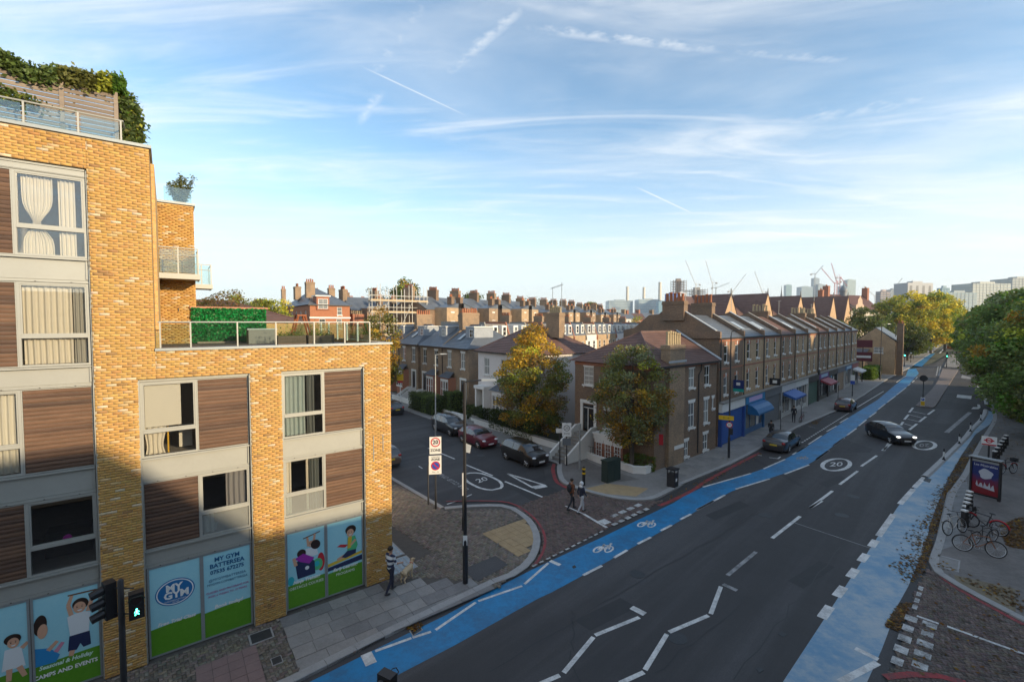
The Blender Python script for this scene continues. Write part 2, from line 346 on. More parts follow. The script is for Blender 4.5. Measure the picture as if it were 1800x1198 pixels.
# ---- pavements (raised, with real kerb stones)
def smooth_line(pts, step=.45):
    pts = [Vector((p[0], p[1], 0)) for p in pts]; out = []
    for i in range(len(pts)-1):
        p0, p1, p2, p3 = pts[max(i-1, 0)], pts[i], pts[i+1], pts[min(i+2, len(pts)-1)]
        k = max(1, int((p2-p1).length/step))
        for j in range(k):
            t = j/k; out.append(.5*((2*p1)+(p2-p0)*t+(2*p0-5*p1+4*p2-p3)*t*t+(3*p1-p0-3*p2+p3)*t**3))
    return [(p.x, p.y) for p in out]+[(pts[-1].x, pts[-1].y)]
def kerb(parent, line, w=.28, single=True, L=.9, left=True):
    """kerb stones along a line, laid to the pavement side."""
    pts = [Vector((p[0], p[1], 0)) for p in line]; d = [0]
    for a, b in zip(pts, pts[1:]): d.append(d[-1]+(b-a).length)
    def at(t):
        for i in range(len(pts)-1):
            if t <= d[i+1] or i == len(pts)-2: return pts[i].lerp(pts[i+1], (t-d[i])/max(d[i+1]-d[i], 1e-6))
    k = max(1, int(d[-1]/L)); l = d[-1]/k; all_ = MB()
    for i in range(k):
        b = MB() if single else all_
        a0, a1 = at(i*l+.006), at((i+1)*l-.006); n = Vector((-(a1-a0).y, (a1-a0).x, 0)).normalized()*(1 if left else -1)
        z = PZ+.012+random.uniform(-.004, .004); e = .02
        q = [a0, a1, a1+n*w, a0+n*w]; qi = [a0+n*e, a1+n*e, a1+n*w, a0+n*w]
        vs = [(p.x, p.y, -.3) for p in q]+[(p.x, p.y, z-.02) for p in q]+[(p.x, p.y, z) for p in qi]
        fs = [(0, 1, 5, 4), (4, 5, 9, 8), (8, 9, 10, 11), (1, 2, 6, 5), (5, 6, 10, 9), (2, 3, 7, 6), (6, 7, 11, 10), (3, 0, 4, 7), (7, 4, 8, 11)]
        if not left: fs = [f[::-1] for f in fs]
        b.add(vs, fs)
        if single: b.build('kerb_stone', M_kerb, parent)
    if not single: o = all_.build('kerb_stones', M_kerb, parent); o['kind'] = 'stuff'
def pavement(name, poly, m, z=PZ):
    b = MB(); b.prism(poly, -.28, z); o = b.build(name, m); o['kind'] = 'structure'; return o
# left corner pavement in front of the yellow brick block
cornerL = smooth_line([(0.12, 18.18), (0.75, 18.96), (1.18, 20.07), (1.37, 21.48), (1.2, 22.97), (0.71, 24.22), (-0.19, 25.38), (-1.3, 25.54), (-3.21, 25.3), (-3.8, 25.14)], .4)
kl0 = off((-6.29, 12.67), U, -14)
kerbL1 = [kl0, (-6.29, 12.67), (-3.83, 14.93), (-1.69, 16.75), (-0.72, 17.61), (0.12, 18.18)]
kerbL2 = [(-3.8, 25.14), (-7.88, 29.93), off((-7.88, 29.93), (-.6156, .788), 45)]
back = [off(LB(0.3, 40), (0, 0), 0), LB(-.4, 6), LB(-.4, .3), LB(-20, .3)]
pavL = pavement('corner_pavement', kerbL1+cornerL[1:]+kerbL2[1:]+[LB(-12, 70), LB(-30, .3)], M_sand, PZ-.018)
lineL = kerbL1[:-1]+cornerL+kerbL2[1:]
def resample(pts, L):
    out = []; 
    for a, b in zip(pts, pts[1:]):
        l = math.hypot(b[0]-a[0], b[1]-a[1]); k = max(1, int(l/L)); out += [(a[0]+(b[0]-a[0])*i/k, a[1]+(b[1]-a[1])*i/k) for i in range(k)]
    return out+[pts[-1]]
kerb(pavL, kerbL1, .30); kerb(pavL, cornerL, .34, L=.8); kerb(pavL, kerbL2[:2]+[off(kerbL2[1], (-.6156, .788), 6)], .28)
# stone slabs in front of the posters: each slab its own piece
slabs = []; SLABZ = PZ+.002
rows = [(-3.08, -2.50), (-2.49, -1.90), (-1.89, -1.28), (-1.27, -.66), (-.65, -.05)]
for r, (y0, y1) in enumerate(rows):
    x = -4.15+(r % 2)*.02; xe = [3.0, 2.5, 1.75, .9, -.6][r]; k = 0
    while x < xe:
        w = [.9, .75, .62, .88, .68][(k*3+r*2) % 5]; slabs.append((x, min(x+w-.012, xe), y0, y1-.012)); x += w; k += 1
    if r % 2: slabs[-1] = slabs[-1]
for (x0, x1, y0, y1) in slabs:
    if x1-x0 < .2: continue
    b = MB(); dz = random.uniform(-.004, .006); t = [random.uniform(-.003, .003) for _ in range(4)]
    p = [LB(x0, y0), LB(x1, y0), LB(x1, y1), LB(x0, y1)]
    b.add([(q[0], q[1], -.03) for q in p]+[(q[0], q[1], SLABZ+dz+t[i]) for i, q in enumerate(p)], [(4, 5, 6, 7), (0, 1, 5, 4), (1, 2, 6, 5), (2, 3, 7, 6), (3, 0, 4, 7)])
    g_ = random.choice([0, 1, 2, 3]); mm = mat('york_stone_%d' % g_, [(.28, .27, .26), (.24, .235, .23), (.30, .285, .27), (.21, .205, .205)][g_], .8, var=.6, vscale=1.6, dark=.62, bump=.2, bscale=35, coord='World')
    b.build('paving_slab', mm, pavL)
slabzone = [LB(-4.16, -3.1), LB(3.0, -3.1), LB(2.5, -2.5), LB(1.75, -1.3), LB(.9, -.65), LB(-.6, 0), LB(-4.16, 0)]
# buff tactile tiles at the crossing point: 400 mm blister tiles
tact = [(-1.48, 21.89), (0.28, 19.67), (1.1, 21.02), (1.19, 22.32), (0.6, 23.79)]
tilez = []
ta = math.atan2((0.28, 19.67)[1]-(-1.48, 21.89)[1], (0.28, 19.67)[0]-(-1.48, 21.89)[0]); o_ = (-1.48, 21.89)
for i in range(-1, 10):
    for j in range(-1, 10):
        cx = o_[0]+math.cos(ta)*(.4*i+.2)-math.sin(ta)*(.4*j+.2); cy = o_[1]+math.sin(ta)*(.4*i+.2)+math.cos(ta)*(.4*j+.2)
        if inside(tact, np.array([cx]), np.array([cy]))[0]: tilez.append((cx, cy))
M_buff = mat('buff_tile', (.40, .29, .16), .85, var=.6, vscale=2.5, dark=.6, bump=.2, bscale=40, coord='World')
for cx, cy in tilez:
    b = MB(); h = .193; z = PZ+.004+random.uniform(-.003, .003)
    b.prism([(cx+math.cos(ta)*sx*h-math.sin(ta)*sy*h, cy+math.sin(ta)*sx*h+math.cos(ta)*sy*h) for sx, sy in ((-1, -1), (1, -1), (1, 1), (-1, 1))], -.03, z)
    for sx in range(6):
        for sy in range(6):
            dx, dy = (sx-2.5)*.066, (sy-2.5)*.066; x, y = cx+math.cos(ta)*dx-math.sin(ta)*dy, cy+math.sin(ta)*dx+math.cos(ta)*dy
            b.add([(x-.014, y-.014, z), (x+.014, y-.014, z), (x+.014, y+.014, z), (x-.014, y+.014, z), (x, y, z+.006)], [(0, 1, 4), (1, 2, 4), (2, 3, 4), (3, 0, 4)])
    b.build('tactile_tile', M_buff, pavL)
def blockfield(parent, poly, ang, base, z, holes=(), single=0, a=.105, spread=.18, key=None):
    X, Y, A = herring(poly, ang, a, holes); n = len(X)
    V, F = boxes_np(X, Y, A, 2*a-.010, a-.010, z-.05, z+rng.uniform(-.004, .004, n))
    shade = rng.normal(1, spread, (n, 1)).clip(.55, 1.5); tint = rng.normal(1, .05, (n, 3))
    pieces('paving_block', V, BOXF, np.array(base)[None]*shade*tint, M_block, parent, single, np.hypot(X, Y), 'paving_block')
innerL = [LB(-9.5, -3.1), LB(-3.0, -3.12), LB(3.1, -3.05), (0.07, 18.6), (0.57, 19.33), (0.93, 20.17), (1.06, 21.36), (0.89, 22.58), (0.45, 23.72), (-0.22, 24.75), (-1.58, 24.83), (-3.64, 24.52), (-7.26, 28.65), LB(.15, 13), LB(.02, .02), LB(-9.5, .0)]
pinkz = [LB(-6.6, -3.05), LB(-5.0, -3.05), LB(-5.0, -1.0), LB(-6.6, -1.0)]
coverz = [LB(-5.15, -.95), LB(-4.45, -.95), LB(-4.45, -.35), LB(-5.15, -.35)]
patchz = [(-2.09, 18.65), (-0.73, 19.77), (-0.17, 19.01), (-1.4, 17.73)]
lightz = [(-6.05, 22.64), (-5.2, 21.83), (-3.58, 20.07), (-4.76, 18.65), LB(.02, .02), LB(.02, 3.4)]
tz = [off(p, (0, 0), 0) for p in tact]
blockfield(pavL, innerL, UA+.05, (.20, .17, .14), PZ, (slabzone, tz, pinkz, coverz, patchz, lightz), 300)
sheet('asphalt_patch', patchz, PZ+.001, M_asph, pavL)
# pink crossing tiles and service covers
M_pink = mat('pink_tile', (.24, .165, .155), .85, var=.5, vscale=2, dark=.65, coord='World')
for i in range(4):
    for j in range(5):
        b = MB(); x0, y0 = -6.6+i*.4, -3.05+j*.41
        b.prism([LB(x0+.006, y0+.006), LB(x0+.394, y0+.006), LB(x0+.394, y0+.402), LB(x0+.006, y0+.402)], -.03, PZ+.003+random.uniform(-.003, .003)); b.build('crossing_tile', M_pink, pavL)
M_cover = mat('cover_iron', (.06, .065, .07), .6, metal=.4, var=.5, vscale=4, coord='World')
def cover(parent, poly, z, m=None, frame=True):
    c = [sum(p[i] for p in poly)/len(poly) for i in (0, 1)]
    b = MB(); b.prism(poly, z-.03, z+.004); o = b.build('cover_frame', M_kerb, parent)
    b = MB(); b.prism([(c[0]+(p[0]-c[0])*.84, c[1]+(p[1]-c[1])*.84) for p in poly], z-.02, z+.009); b.build('cover_plate', m or M_cover, o)
cover(pavL, coverz, PZ+.001)
cover(pavL, [LB(-4.75, -2.35), LB(-4.45, -2.35), LB(-4.45, -1.98), LB(-4.75, -1.98)], PZ+.004)
# pavement lights (glass lenses in an iron grid) beside the corner pier
M_lens = mat('glass_lens', (.30, .36, .40), .2, var=.4, vscale=5, coord='World')
def lights(x0, x1, y0, y1):
    b = MB(); b.prism([LB(x0, y0), LB(x1, y0), LB(x1, y1), LB(x0, y1)], -.03, PZ+.006); fr = b.build('pavement_light', M_kerb, pavL)
    nx, ny = int((x1-x0)/.2), int((y1-y0)/.2)
    for i in range(nx):
        for j in range(ny):
            b = MB(); a0, a1 = x0+.05+i*(x1-x0-.08)/nx, y0+.05+j*(y1-y0-.08)/ny
            b.prism([LB(a0, a1), LB(a0+.15, a1), LB(a0+.15, a1+.15), LB(a0, a1+.15)], 0, PZ+.012); b.build('glass_lens', M_lens, fr)
lights(.12, 1.2, .15, 1.35); lights(.12, 1.2, 1.5, 2.9)
# ---- corner-house and shop pavement
kerbB = [off((3.34, 33), (-.6156, .788), 60), off((3.34, 33), (-.6156, .788), 8), (3.34, 33)]
cornerB = smooth_line([(3.34, 33), (3.14, 31.45), (3.16, 29.38), (3.64, 28.45), (4.77, 27.28), (5.79, 26.56), (6.89, 26.13), (8.15, 26.21), (9.38, 27.19), (10.93, 28.75)], .5)
kerbB2 = [(10.93, 28.75), (15.96, 32.87), (18.32, 35.01), (28.33, 44.69), (38.67, 53.53), (50.32, 64.57), (68.72, 82.95), (88.45, 101.48), (143.34, 155.31), (210.62, 222.65)]
backB = [(206.16, 222.65), (141.49, 161.42), off((67, 88), VN, 6), off((18, 40), VN, 4), off((18, 40), VN, 1.5), (9.2, 32.5), (-24, 76), (-40, 96)]
pavB = pavement('shop_pavement', kerbB+cornerB[1:]+kerbB2[1:]+[(200, 240), (90, 118), off((67, 88), VN, 6), off((18, 40), VN, 3), (9.5, 33), (-24, 76), (-30, 86)], M_pave, PZ)
kerb(pavB, kerbB, .15, L=.95, left=True); kerb(pavB, cornerB, .34, L=.8, left=True); kerb(pavB, kerbB2[:6], .28, L=.9, left=True); kerb(pavB, kerbB2[5:], .28, single=False, left=True)
# buff tactile area and darker slabs by the garden wall
tactB = [(3.91, 27.56), (6.14, 28.85), (8.5, 27.95), (7.37, 26.65), (5.82, 27.01)]
sheet('tactile_area', tactB, PZ+.004, M_buff, pavB)
sheet('side_path', [(3.49, 34.12), (4.87, 35.01), (6.47, 31.95), (8.43, 29.6), (6.24, 28.96), (3.9, 27.95), (3.34, 29.28)], PZ+.003, M_pave2, pavB)
# flag joints on the shop pavement: flags laid as pieces, nearest stretch
fl = []; base_ = off((10.93, 28.75), VN, .4)
for i in range(30):
    for j in range(4):
        w = .86; x0 = i*.9+(.45 if j % 2 else 0); y0 = .15+j*.66
        c = (base_[0]+V_[0]*(x0+.43)+VN[0]*(y0+.32), base_[1]+V_[1]*(x0+.43)+VN[1]*(y0+.32)); fl.append(c)
M_flag = [mat('flag_%d' % i, c, .8, var=.6, vscale=1.3, dark=.65, bump=.2, bscale=30, coord='World') for i, c in enumerate([(.26, .25, .24), (.225, .22, .215), (.28, .27, .255)])]
for k, (cx, cy) in enumerate(fl):
    ca, sa = V_; h, g2 = .435, .32
    b = MB(); b.prism([(cx+ca*sx*h-sa*sy*g2, cy+sa*sx*h+ca*sy*g2) for sx, sy in ((-1, -1), (1, -1), (1, 1), (-1, 1))], -.02, PZ+.006+random.uniform(-.002, .004)); b.build('paving_flag', M_flag[(k*7) % 3], pavB)
# back gardens behind the pavements
sheet('garden_ground', [(9.3, 32.3), (20, 43), (80, 105), (60, 160), (-30, 140), (-26, 78)], PZ+.012, M_ground)
# ---- right-hand pavement with the cycle docks
kerbD = smooth_line([off((69.81, 66.69), V_, 40), off((69.81, 66.69), V_, 12), (59.72, 56.51), (51.85, 48.71), (40.74, 39.27), (34.87, 34.27), (30.77, 30.73), (26.48, 27.19), (21.8, 22.77), (19.31, 20.48), (18.05, 19.33), (17.54, 18.56), (17.48, 18.22), (17.45, 17.41), (17.6, 15.9), (17.74, 15.37), (17.99, 13.99)], .6)
pavD = pavement('dock_pavement', kerbD+[(60, 0), (120, 60), (330, 290), (300, 290)], M_pave2, PZ)
kerb(pavD, kerbD, .3, L=.9, left=True)
for (x0, y0, x1, y1) in ((1655, 960, 1690, 1000), (1646, 925, 1700, 955), (1665, 890, 1720, 912)): pass
cover(pavD, [(18.96, 19.87), (19.46, 19.35), (18.46, 18.4), (18.04, 18.96)], PZ+.003, M_flag[0])
sheet('tactile_area', [(18.08, 18.24), (19.52, 17.25), (17.94, 15.81), (17.64, 15.94), (17.55, 17.51)], PZ+.004, mat('buff_tile_dark', (.20, .165, .11), .85, var=.6, vscale=2, dark=.6, coord='World'), pavD)
sheet('concrete_strip', [(26.35, 27.18), (31.04, 30.76), (27.67, 27.18), (22.77, 22.74), (20.98, 20.91), (19.1, 20.1), (18.17, 19.35)], PZ+.004, mat('pale_concrete', (.25, .25, .25), .75, var=.7, vscale=1.2, dark=.45, coord='World', stretch=(.4, 1.6, 1)), pavD)
# ---- block-paved raised tables at both side-road mouths
tabA = sheet('block_crossing', [(0.12, 18.79), (2.65, 20.79), (5.68, 23.53), (8.11, 25.54), (8.15, 26.21), (6.57, 25.87), (4.78, 26.91), (3.62, 28.03), (0.16, 25.15), (0.83, 24.24), (1.28, 22.86), (1.42, 21.46), (1.24, 20.26), (0.81, 19.19)], RZ+.004, M_sand)
blockfield(tabA, [(0.72, 18.83), (2.64, 20.68), (5.65, 23.39), (8.81, 26.21), (6.92, 25.96), (4.79, 27), (3.61, 28.22), (0.06, 25.15), (0.86, 24.24), (1.31, 22.86), (1.44, 21.34), (1.27, 20.26), (0.83, 19.19)], VA, (.14, .10, .088), RZ+.045)
tabB = sheet('side_road_table', [(15.98, 17.51), (17.64, 18.83), (17.51, 18.23), (17.67, 15.96), (18.01, 14), (14.2, 10.95), (9.09, 10.95), (10.97, 12.79)], RZ+.004, M_sand)
blockfield(tabB, [(15.87, 17.43), (17.6, 18.79), (17.51, 18.23), (17.67, 15.96), (17.95, 14.87), (15.22, 12.54), (10.65, 12.54)], VA+.4, (.15, .115, .10), RZ+.045, single=200)
# ---- blue cycle lanes
LZ, MZ = RZ+.004, RZ+.008
bl = [(-7.4, 11.44), (-5.85, 12.81), (-4.69, 13.89), (-3.02, 15.17), (-1.24, 16.91), (0.55, 18.55), (1.69, 19.53), (4.19, 21.55), (6.77, 23.75), (9.41, 25.98), (9.17, 26.02), (12.23, 28.58), (14.48, 29.74), (16.55, 31.14), (17.96, 32.09), (20.85, 34.35), (25.02, 38.1), (33.89, 46.55), (37.05, 49.71), (49.58, 61.3), (61.61, 73.33), (75.94, 87.48), (89.02, 101.89)]
br = [(92.24, 103.59), (83.66, 93.25), (63.77, 73.22), (49.11, 59.16), (38.16, 48.63), (30.13, 40.86), (25.85, 36.84), (21.77, 32.96), (18.92, 31.14), (17.28, 30.11), (14.16, 28.24), (12.95, 27.19), (11.78, 26.21), (8.17, 22.94), (5.3, 20.46), (2.96, 18.39), (0.42, 16.25), (1.31, 17.09), (-2.41, 13.8), (-3.69, 12.81), (-5.33, 11.44)]
def strip(name, A, B, z, m, parent):
    """ribbon between two edges (given in opposite orders)."""
    B = B[::-1]; n = 60
    def samp(P_):
        P_ = [Vector((p[0], p[1], 0)) for p in P_]; d = [0]
        for a, b in zip(P_, P_[1:]): d.append(d[-1]+(b-a).length)
        out = []
        for k in range(n+1):
            t = d[-1]*k/n; i = max(j for j in range(len(P_)-1) if d[j] <= t+1e-6); out.append(P_[i].lerp(P_[i+1], (t-d[i])/max(d[i+1]-d[i], 1e-6)))
        return out
    a, b = samp(A), samp(B); mb = MB()
    vs = [(p.x, p.y, z) for p in a]+[(p.x, p.y, z) for p in b]
    mb.add(vs, [(i, n+1+i, n+2+i, i+1) for i in range(n)]); return mb.build(name, m, parent)
strip('cycle_lane', bl, br, LZ, M_blue, road)
strip('cycle_lane', [(97.05, 109.79), (139.42, 151.78)], [(145.02, 155.59), (97.4, 107.88)], LZ, M_blue, road)
rl = [(6.37, 11.44), (7.85, 12.79), (10.9, 15.53), (14.58, 18.85), (17.83, 21.78), (22.28, 25.76), (22.27, 25.74), (25.46, 28.39), (29.58, 31.65), (37.75, 38.2), (41.78, 41.4), (44.21, 43.46), (51.16, 49.11), (56.62, 53.97)]
rr = [(55.93, 52.25), (49.06, 46.33), (43.26, 42.11), (35.76, 35.76), (28.82, 29.75), (23.15, 24.57), (18.69, 20.3), (15.63, 17.56), (13.85, 16.07), (13.4, 15.61), (12.04, 14.33), (10.3, 12.79), (8.59, 11.44)]
strip('cycle_lane', rl, rr, LZ, M_blue2, road)
# ---- white lines
def line(p, q, w, name='lane_dash', m=None, z=MZ, parent=None):
    a, b = Vector((*p, 0)), Vector((*q, 0)); n = Vector((-(b-a).y, (b-a).x, 0)).normalized()*w/2; mb = MB()
    mb.face([(*(a+n).xy, z), (*(a-n).xy, z), (*(b-n).xy, z), (*(b+n).xy, z)]); return mb.build(name, m or M_white, parent or road)
for p, q in (((12.57, 21.6), (15.5, 24.09)), ((16.77, 25.21), (18.12, 26.21)), ((16.77, 25.22), (19.85, 27.8)), ((21.09, 28.91), (24.28, 31.58)), ((25.35, 32.65), (28.62, 35.31)), ((30.16, 36.68), (32.54, 38.7))): line(p, q, .16, 'centre_dash')
line((30.3, 36.68), (32.6, 39.04), .14, 'centre_dash')
line((8.88, 18.36), (11.09, 20.29), .16, 'centre_dash', M_wornw)
zz = [((0, 1215), (240, 1155)), ((268, 1135), (462, 900)), ((475, 888), (768, 770)), ((715, 705), (805, 750))]
for p, q in (((0.76, 12.7), (1.41, 13.04)), ((1.54, 13.14), (2.7, 14.68)), ((2.77, 14.77), (4.5, 15.69)), ((3.12, 12.75), (3.93, 13.16)), ((3.99, 13.25), (5.18, 14.82)), ((5.29, 14.92), (6.99, 15.79)), ((7.11, 15.88), (8.25, 17.57))): line(p, q, .15, 'zigzag_line', M_white)
line((4.37, 16.26), (4.75, 15.86), .26, 'zigzag_line', M_white); line((8.41, 17.74), (8.75, 17.3), .2, 'zigzag_line', M_wornw)
for p, q in (((-4.34, 14.03), (-3.32, 14.63)), ((-3.29, 14.65), (-2.73, 14.94)), ((-2.59, 15.03), (-1.35, 16.55)), ((-1.26, 16.63), (0.4, 17.61)), ((0.5, 17.74), (1.57, 19.32))): line(p, q, .11, 'zigzag_line')
line((-4.6, 13.93), (-4.29, 13.48), .34, 'give_way_bar'); line((1.67, 19.52), (2.07, 19.16), .2, 'give_way_bar')
# blue lane edge dashes (road side) and far edge
for p, q in (((2.93, 18.37), (3.86, 19.12)), ((4.52, 19.77), (5.28, 20.46)), ((5.92, 21.04), (6.75, 21.71)), ((7.45, 22.4), (8.22, 23.03)), ((8.92, 23.71), (9.74, 24.38)), ((10.29, 24.96), (11.78, 26.21)), ((10.26, 24.91), (12.88, 27.13)),
             ((14.01, 28.11), (17.21, 29.99)), ((18.75, 30.93), (21.77, 32.96)), ((23.23, 34.35), (25.85, 36.77)), ((27.24, 38.22), (30.1, 40.86)), ((23.23, 34.35), (25.93, 36.83)), ((27.23, 38.2), (30.01, 40.75)), ((31.05, 41.79), (33.97, 44.5)), ((35.08, 45.64), (38.08, 48.52)), ((39.41, 49.82), (42.44, 52.64)), ((44.13, 54.44), (47.96, 58.11)), ((49.18, 59.27), (54.58, 64.38)), ((55.52, 65.32), (63.3, 72.74)),
             ((12.1, 28.46), (16.52, 31.08)), ((17.94, 32.07), (20.86, 34.35)), ((22.16, 35.56), (24.96, 38.1)), ((22.85, 36.17), (24.96, 38.13)), ((25.39, 38.6), (28.55, 41.59)), ((30.14, 43.21), (32.76, 45.55)), ((34.12, 46.99), (36.79, 49.44)),
             ((67.32, 79.34), (77.39, 89.05)), ((74.58, 83.77), (77.95, 87.17)), ((70.1, 79.34), (72.81, 81.97)), ((65.45, 74.89), (67.94, 77.23))): line(p, q, .13, 'lane_edge_dash')
# parking-bay edge, bay marks
pb = [(25.16, 39.14), (39, 52.27)]; n_ = 26
for i in range(n_):
    t0, t1 = i/n_, (i+.6)/n_; A_, B_ = pb
    line((A_[0]+(B_[0]-A_[0])*t0, A_[1]+(B_[1]-A_[1])*t0), (A_[0]+(B_[0]-A_[0])*t1, A_[1]+(B_[1]-A_[1])*t1), .12, 'bay_dash')
line((42.42, 55.59), (56.5, 68.83), .12, 'bay_line'); line((19.88, 34.78), (20.39, 34.48), .12, 'bay_mark'); line((20.39, 34.48), (20.87, 35.01), .12, 'bay_mark'); line((19.28, 35.49), (19.57, 35.28), .12, 'bay_mark'); line((29.77, 45.41), (30.05, 44.73), .1, 'bay_mark', M_wornw); line((35.11, 50.73), (35.29, 50.16), .1, 'bay_mark', M_wornw)
# right-hand cycle lane: solid line, then short blocks
for p, q in (((22.27, 25.74), (25.15, 28.12)), ((25.41, 28.36), (27.81, 30.3)), ((17.9, 21.83), (20.76, 24.36))) : line(p, q, .26, 'lane_edge_line')
for p, q in (((16.69, 20.76), (17.43, 21.4)), ((15.21, 19.46), (15.96, 20.09)), ((13.81, 18.22), (14.55, 18.85)), ((12.34, 16.92), (13.09, 17.55)), ((10.92, 15.65), (11.68, 16.31))): line(p, q, .3, 'lane_edge_block')
line((10.98, 14.16), (11.33, 13.67), .2, 'give_way_bar'); line((9.51, 12.79), (11.2, 13.54), .2, 'zigzag_line'); line((60.58, 57.77), (71.11, 68.16), .3, 'lane_edge_line'); line((75.36, 73.22), (81.44, 79.08), .2, 'lane_edge_line')
# hatched nose before the traffic island, dashes
for p, q in (((39.53, 45.9), (41.11, 47.45)), ((42.25, 48.63), (45, 51.27)), ((46.18, 52.53), (49.23, 55.49)), ((38.68, 43.92), (41.75, 46.55)), ((42.78, 47.45), (45.92, 50.12)), ((47.18, 51.27), (50.42, 53.97))): line(p, q, .2, 'hatch_edge')
for p, q in (((47.03, 53.1), (47.16, 51.54)), ((45, 51.06), (44.92, 49.51)), ((42.82, 48.87), (42.86, 47.68)), ((40.51, 46.64), (40.37, 45.56))): line(p, q, .13, 'hatch_bar')
sheet('bus_lane_bar', [(64.64, 65.71), (65.45, 64.42), (62.68, 61.76), (61.99, 63.1)], MZ, M_white, road); sheet('bus_lane_bar', [(89.68, 90.36), (86.93, 85.66), (84.51, 83.35), (84.86, 85.66)], MZ, M_wornw, road)
sheet('lane_arrow', [(55.41, 54.57), (56.95, 55.81), (57.48, 55.81), (59.43, 57.77), (59.45, 57.44), (57.51, 55.49), (56.33, 54.57)], MZ, M_white, road)
line((41.19, 42.77), (53.25, 52.53), .35, 'tyre_streak', M_wornw); line((146.49, 155.59), (184.18, 193.07), .4, 'lane_edge_line'); line((118.75, 128.92), (119.34, 128.25), .3, 'lane_dash'); line((92.63, 104.03), (95.76, 102.95), .3, 'stop_line', M_wornw)
line((14.72, 23.29), (16.6, 20.59), .05, 'road_joint', M_wornw)
for p, q in (((83.36, 89.05), (102.01, 108.59)), ((83.83, 89.05), (102.58, 108.59))): line(p, q, .2, 'lane_arrow', M_wornw)
# junction: give-way triangle, capsule with 20, lines, dashed give-way
def ribbon(name, pts, w, m=None, z=MZ, parent=None, closed=False):
    P_ = [Vector((p[0], p[1], 0)) for p in pts]; n = len(P_); vs = []; mb = MB()
    for i in range(n):
        t = (P_[(i+1) % n]-P_[i-1]) if closed else (P_[min(i+1, n-1)]-P_[max(i-1, 0)]); nn = Vector((-t.y, t.x, 0)).normalized()*w/2
        vs += [(*(P_[i]+nn).xy, z), (*(P_[i]-nn).xy, z)]
    fs = [(2*i, 2*i+1, 2*((i+1) % n)+1, 2*((i+1) % n)) for i in range(n if closed else n-1)]
    mb.add(vs, fs); return mb.build(name, m or M_white, parent or road)
def tri(a, b, c, w1, w2):
    line(a, b, w1, 'give_way_triangle'); line(a, c, w1, 'give_way_triangle'); line(b, c, w2, 'give_way_triangle', z=MZ+.001)
tri((-0.31, 31.04), (2.16, 28.74), (1.34, 28.32), .16, .5)
line((-0.46, 29.48), (1.86, 26.76), .15, 'centre_line'); line((-3.53, 33.16), (-1.32, 30.61), .14, 'centre_line'); line((-6.97, 37.46), (-4.37, 34.4), .14, 'centre_line')
line((-3.73, 25.73), (-3.22, 26.19), .1, 'bay_mark'); line((-2.81, 26.76), (-2.44, 27.23), .1, 'bay_mark'); line((-6.77, 32.67), (-6.4, 32.13), .1, 'bay_mark')
cap = [(-3.24, 30.95), (-2.91, 31.17), (-2.08, 31.04), (-1.01, 29.85), (-0.65, 28.93), (-0.73, 28.27), (-1.23, 27.96), (-1.99, 28.27), (-2.89, 29.4), (-3.17, 30.2)]
ribbon('speed_roundel', smooth_line(cap+[cap[0]], .3)[:-1], .2, closed=True)
def roundel(c, e1, e2, txt_size):
    # painted 20 stretched along the lane: e1 = half axis across, e2 = half axis along
    pts = [(c[0]+e1[0]*math.cos(t)+e2[0]*math.sin(t), c[1]+e1[1]*math.cos(t)+e2[1]*math.sin(t)) for t in np.linspace(0, 2*math.pi, 40, endpoint=False)]
    return ribbon('speed_roundel', pts, .26, closed=True)
def ground_text(s, c, ex, ey, size, m=None, z=MZ+.001, parent=None):
    """lettering painted on the road: ex = reading direction, ey = up direction (metres per unit)."""
    cu = bpy.data.curves.new('road_lettering', 'FONT'); cu.body = s; cu.size = size; cu.align_x = 'CENTER'; cu.align_y = 'CENTER'; cu.resolution_u = 3; cu.offset = .012
    tmp = bpy.data.objects.new('road_lettering', cu)
    me = bpy.data.meshes.new_from_object(tmp); bpy.data.objects.remove(tmp)
    me.materials.clear(); me.materials.append(m or M_white); me.transform(Matrix(((ex[0], ey[0], 0, c[0]), (ex[1], ey[1], 0, c[1]), (0, 0, 1, z), (0, 0, 0, 1)))); return link('road_lettering', me, parent or road)
def ell(cpx, l, r, t, b):
    c = cpx; e1 = ((r[0]-l[0])/2, (r[1]-l[1])/2); e2 = ((t[0]-b[0])/2, (t[1]-b[1])/2); return c, e1, e2
c_, e1_, e2_ = ell((23.84, 33.07), (22.8, 33.02), (24.94, 33.19), (25.06, 34.57), (22.83, 31.76)); roundel(c_, e1_, e2_, 1)
ground_text('20', c_, (e1_[0]*.72, e1_[1]*.72), (e2_[0]*.72, e2_[1]*.72), 1.35)
c_, e1_, e2_ = ell((35.11, 38.36), (34.18, 38.36), (36.03, 38.36), (36.46, 39.81), (33.9, 37.05)); roundel(c_, e1_, e2_, 1)
ground_text('20', c_, (-e1_[0]*.72, -e1_[1]*.72), (-e2_[0]*.72, -e2_[1]*.72), 1.35, M_wornw)
c_, e1_, e2_ = ell((-1.99, 29.76), (-2.4, 29.28), (-1.52, 30.14), (-2.28, 30.34), (-1.72, 29.2)); ground_text('20', c_, (e1_[0], e1_[1]), (e2_[0], e2_[1]), 1.5)
e_ = Vector((*(-2.96, 28.14), 0))-Vector((*(-4.91, 30.79), 0)); e_.normalize(); ground_text('CAR CLUB ONLY', (-3.94, 29.56), (-e_.x, -e_.y), (e_.y, -e_.x), .52, M_wornw)
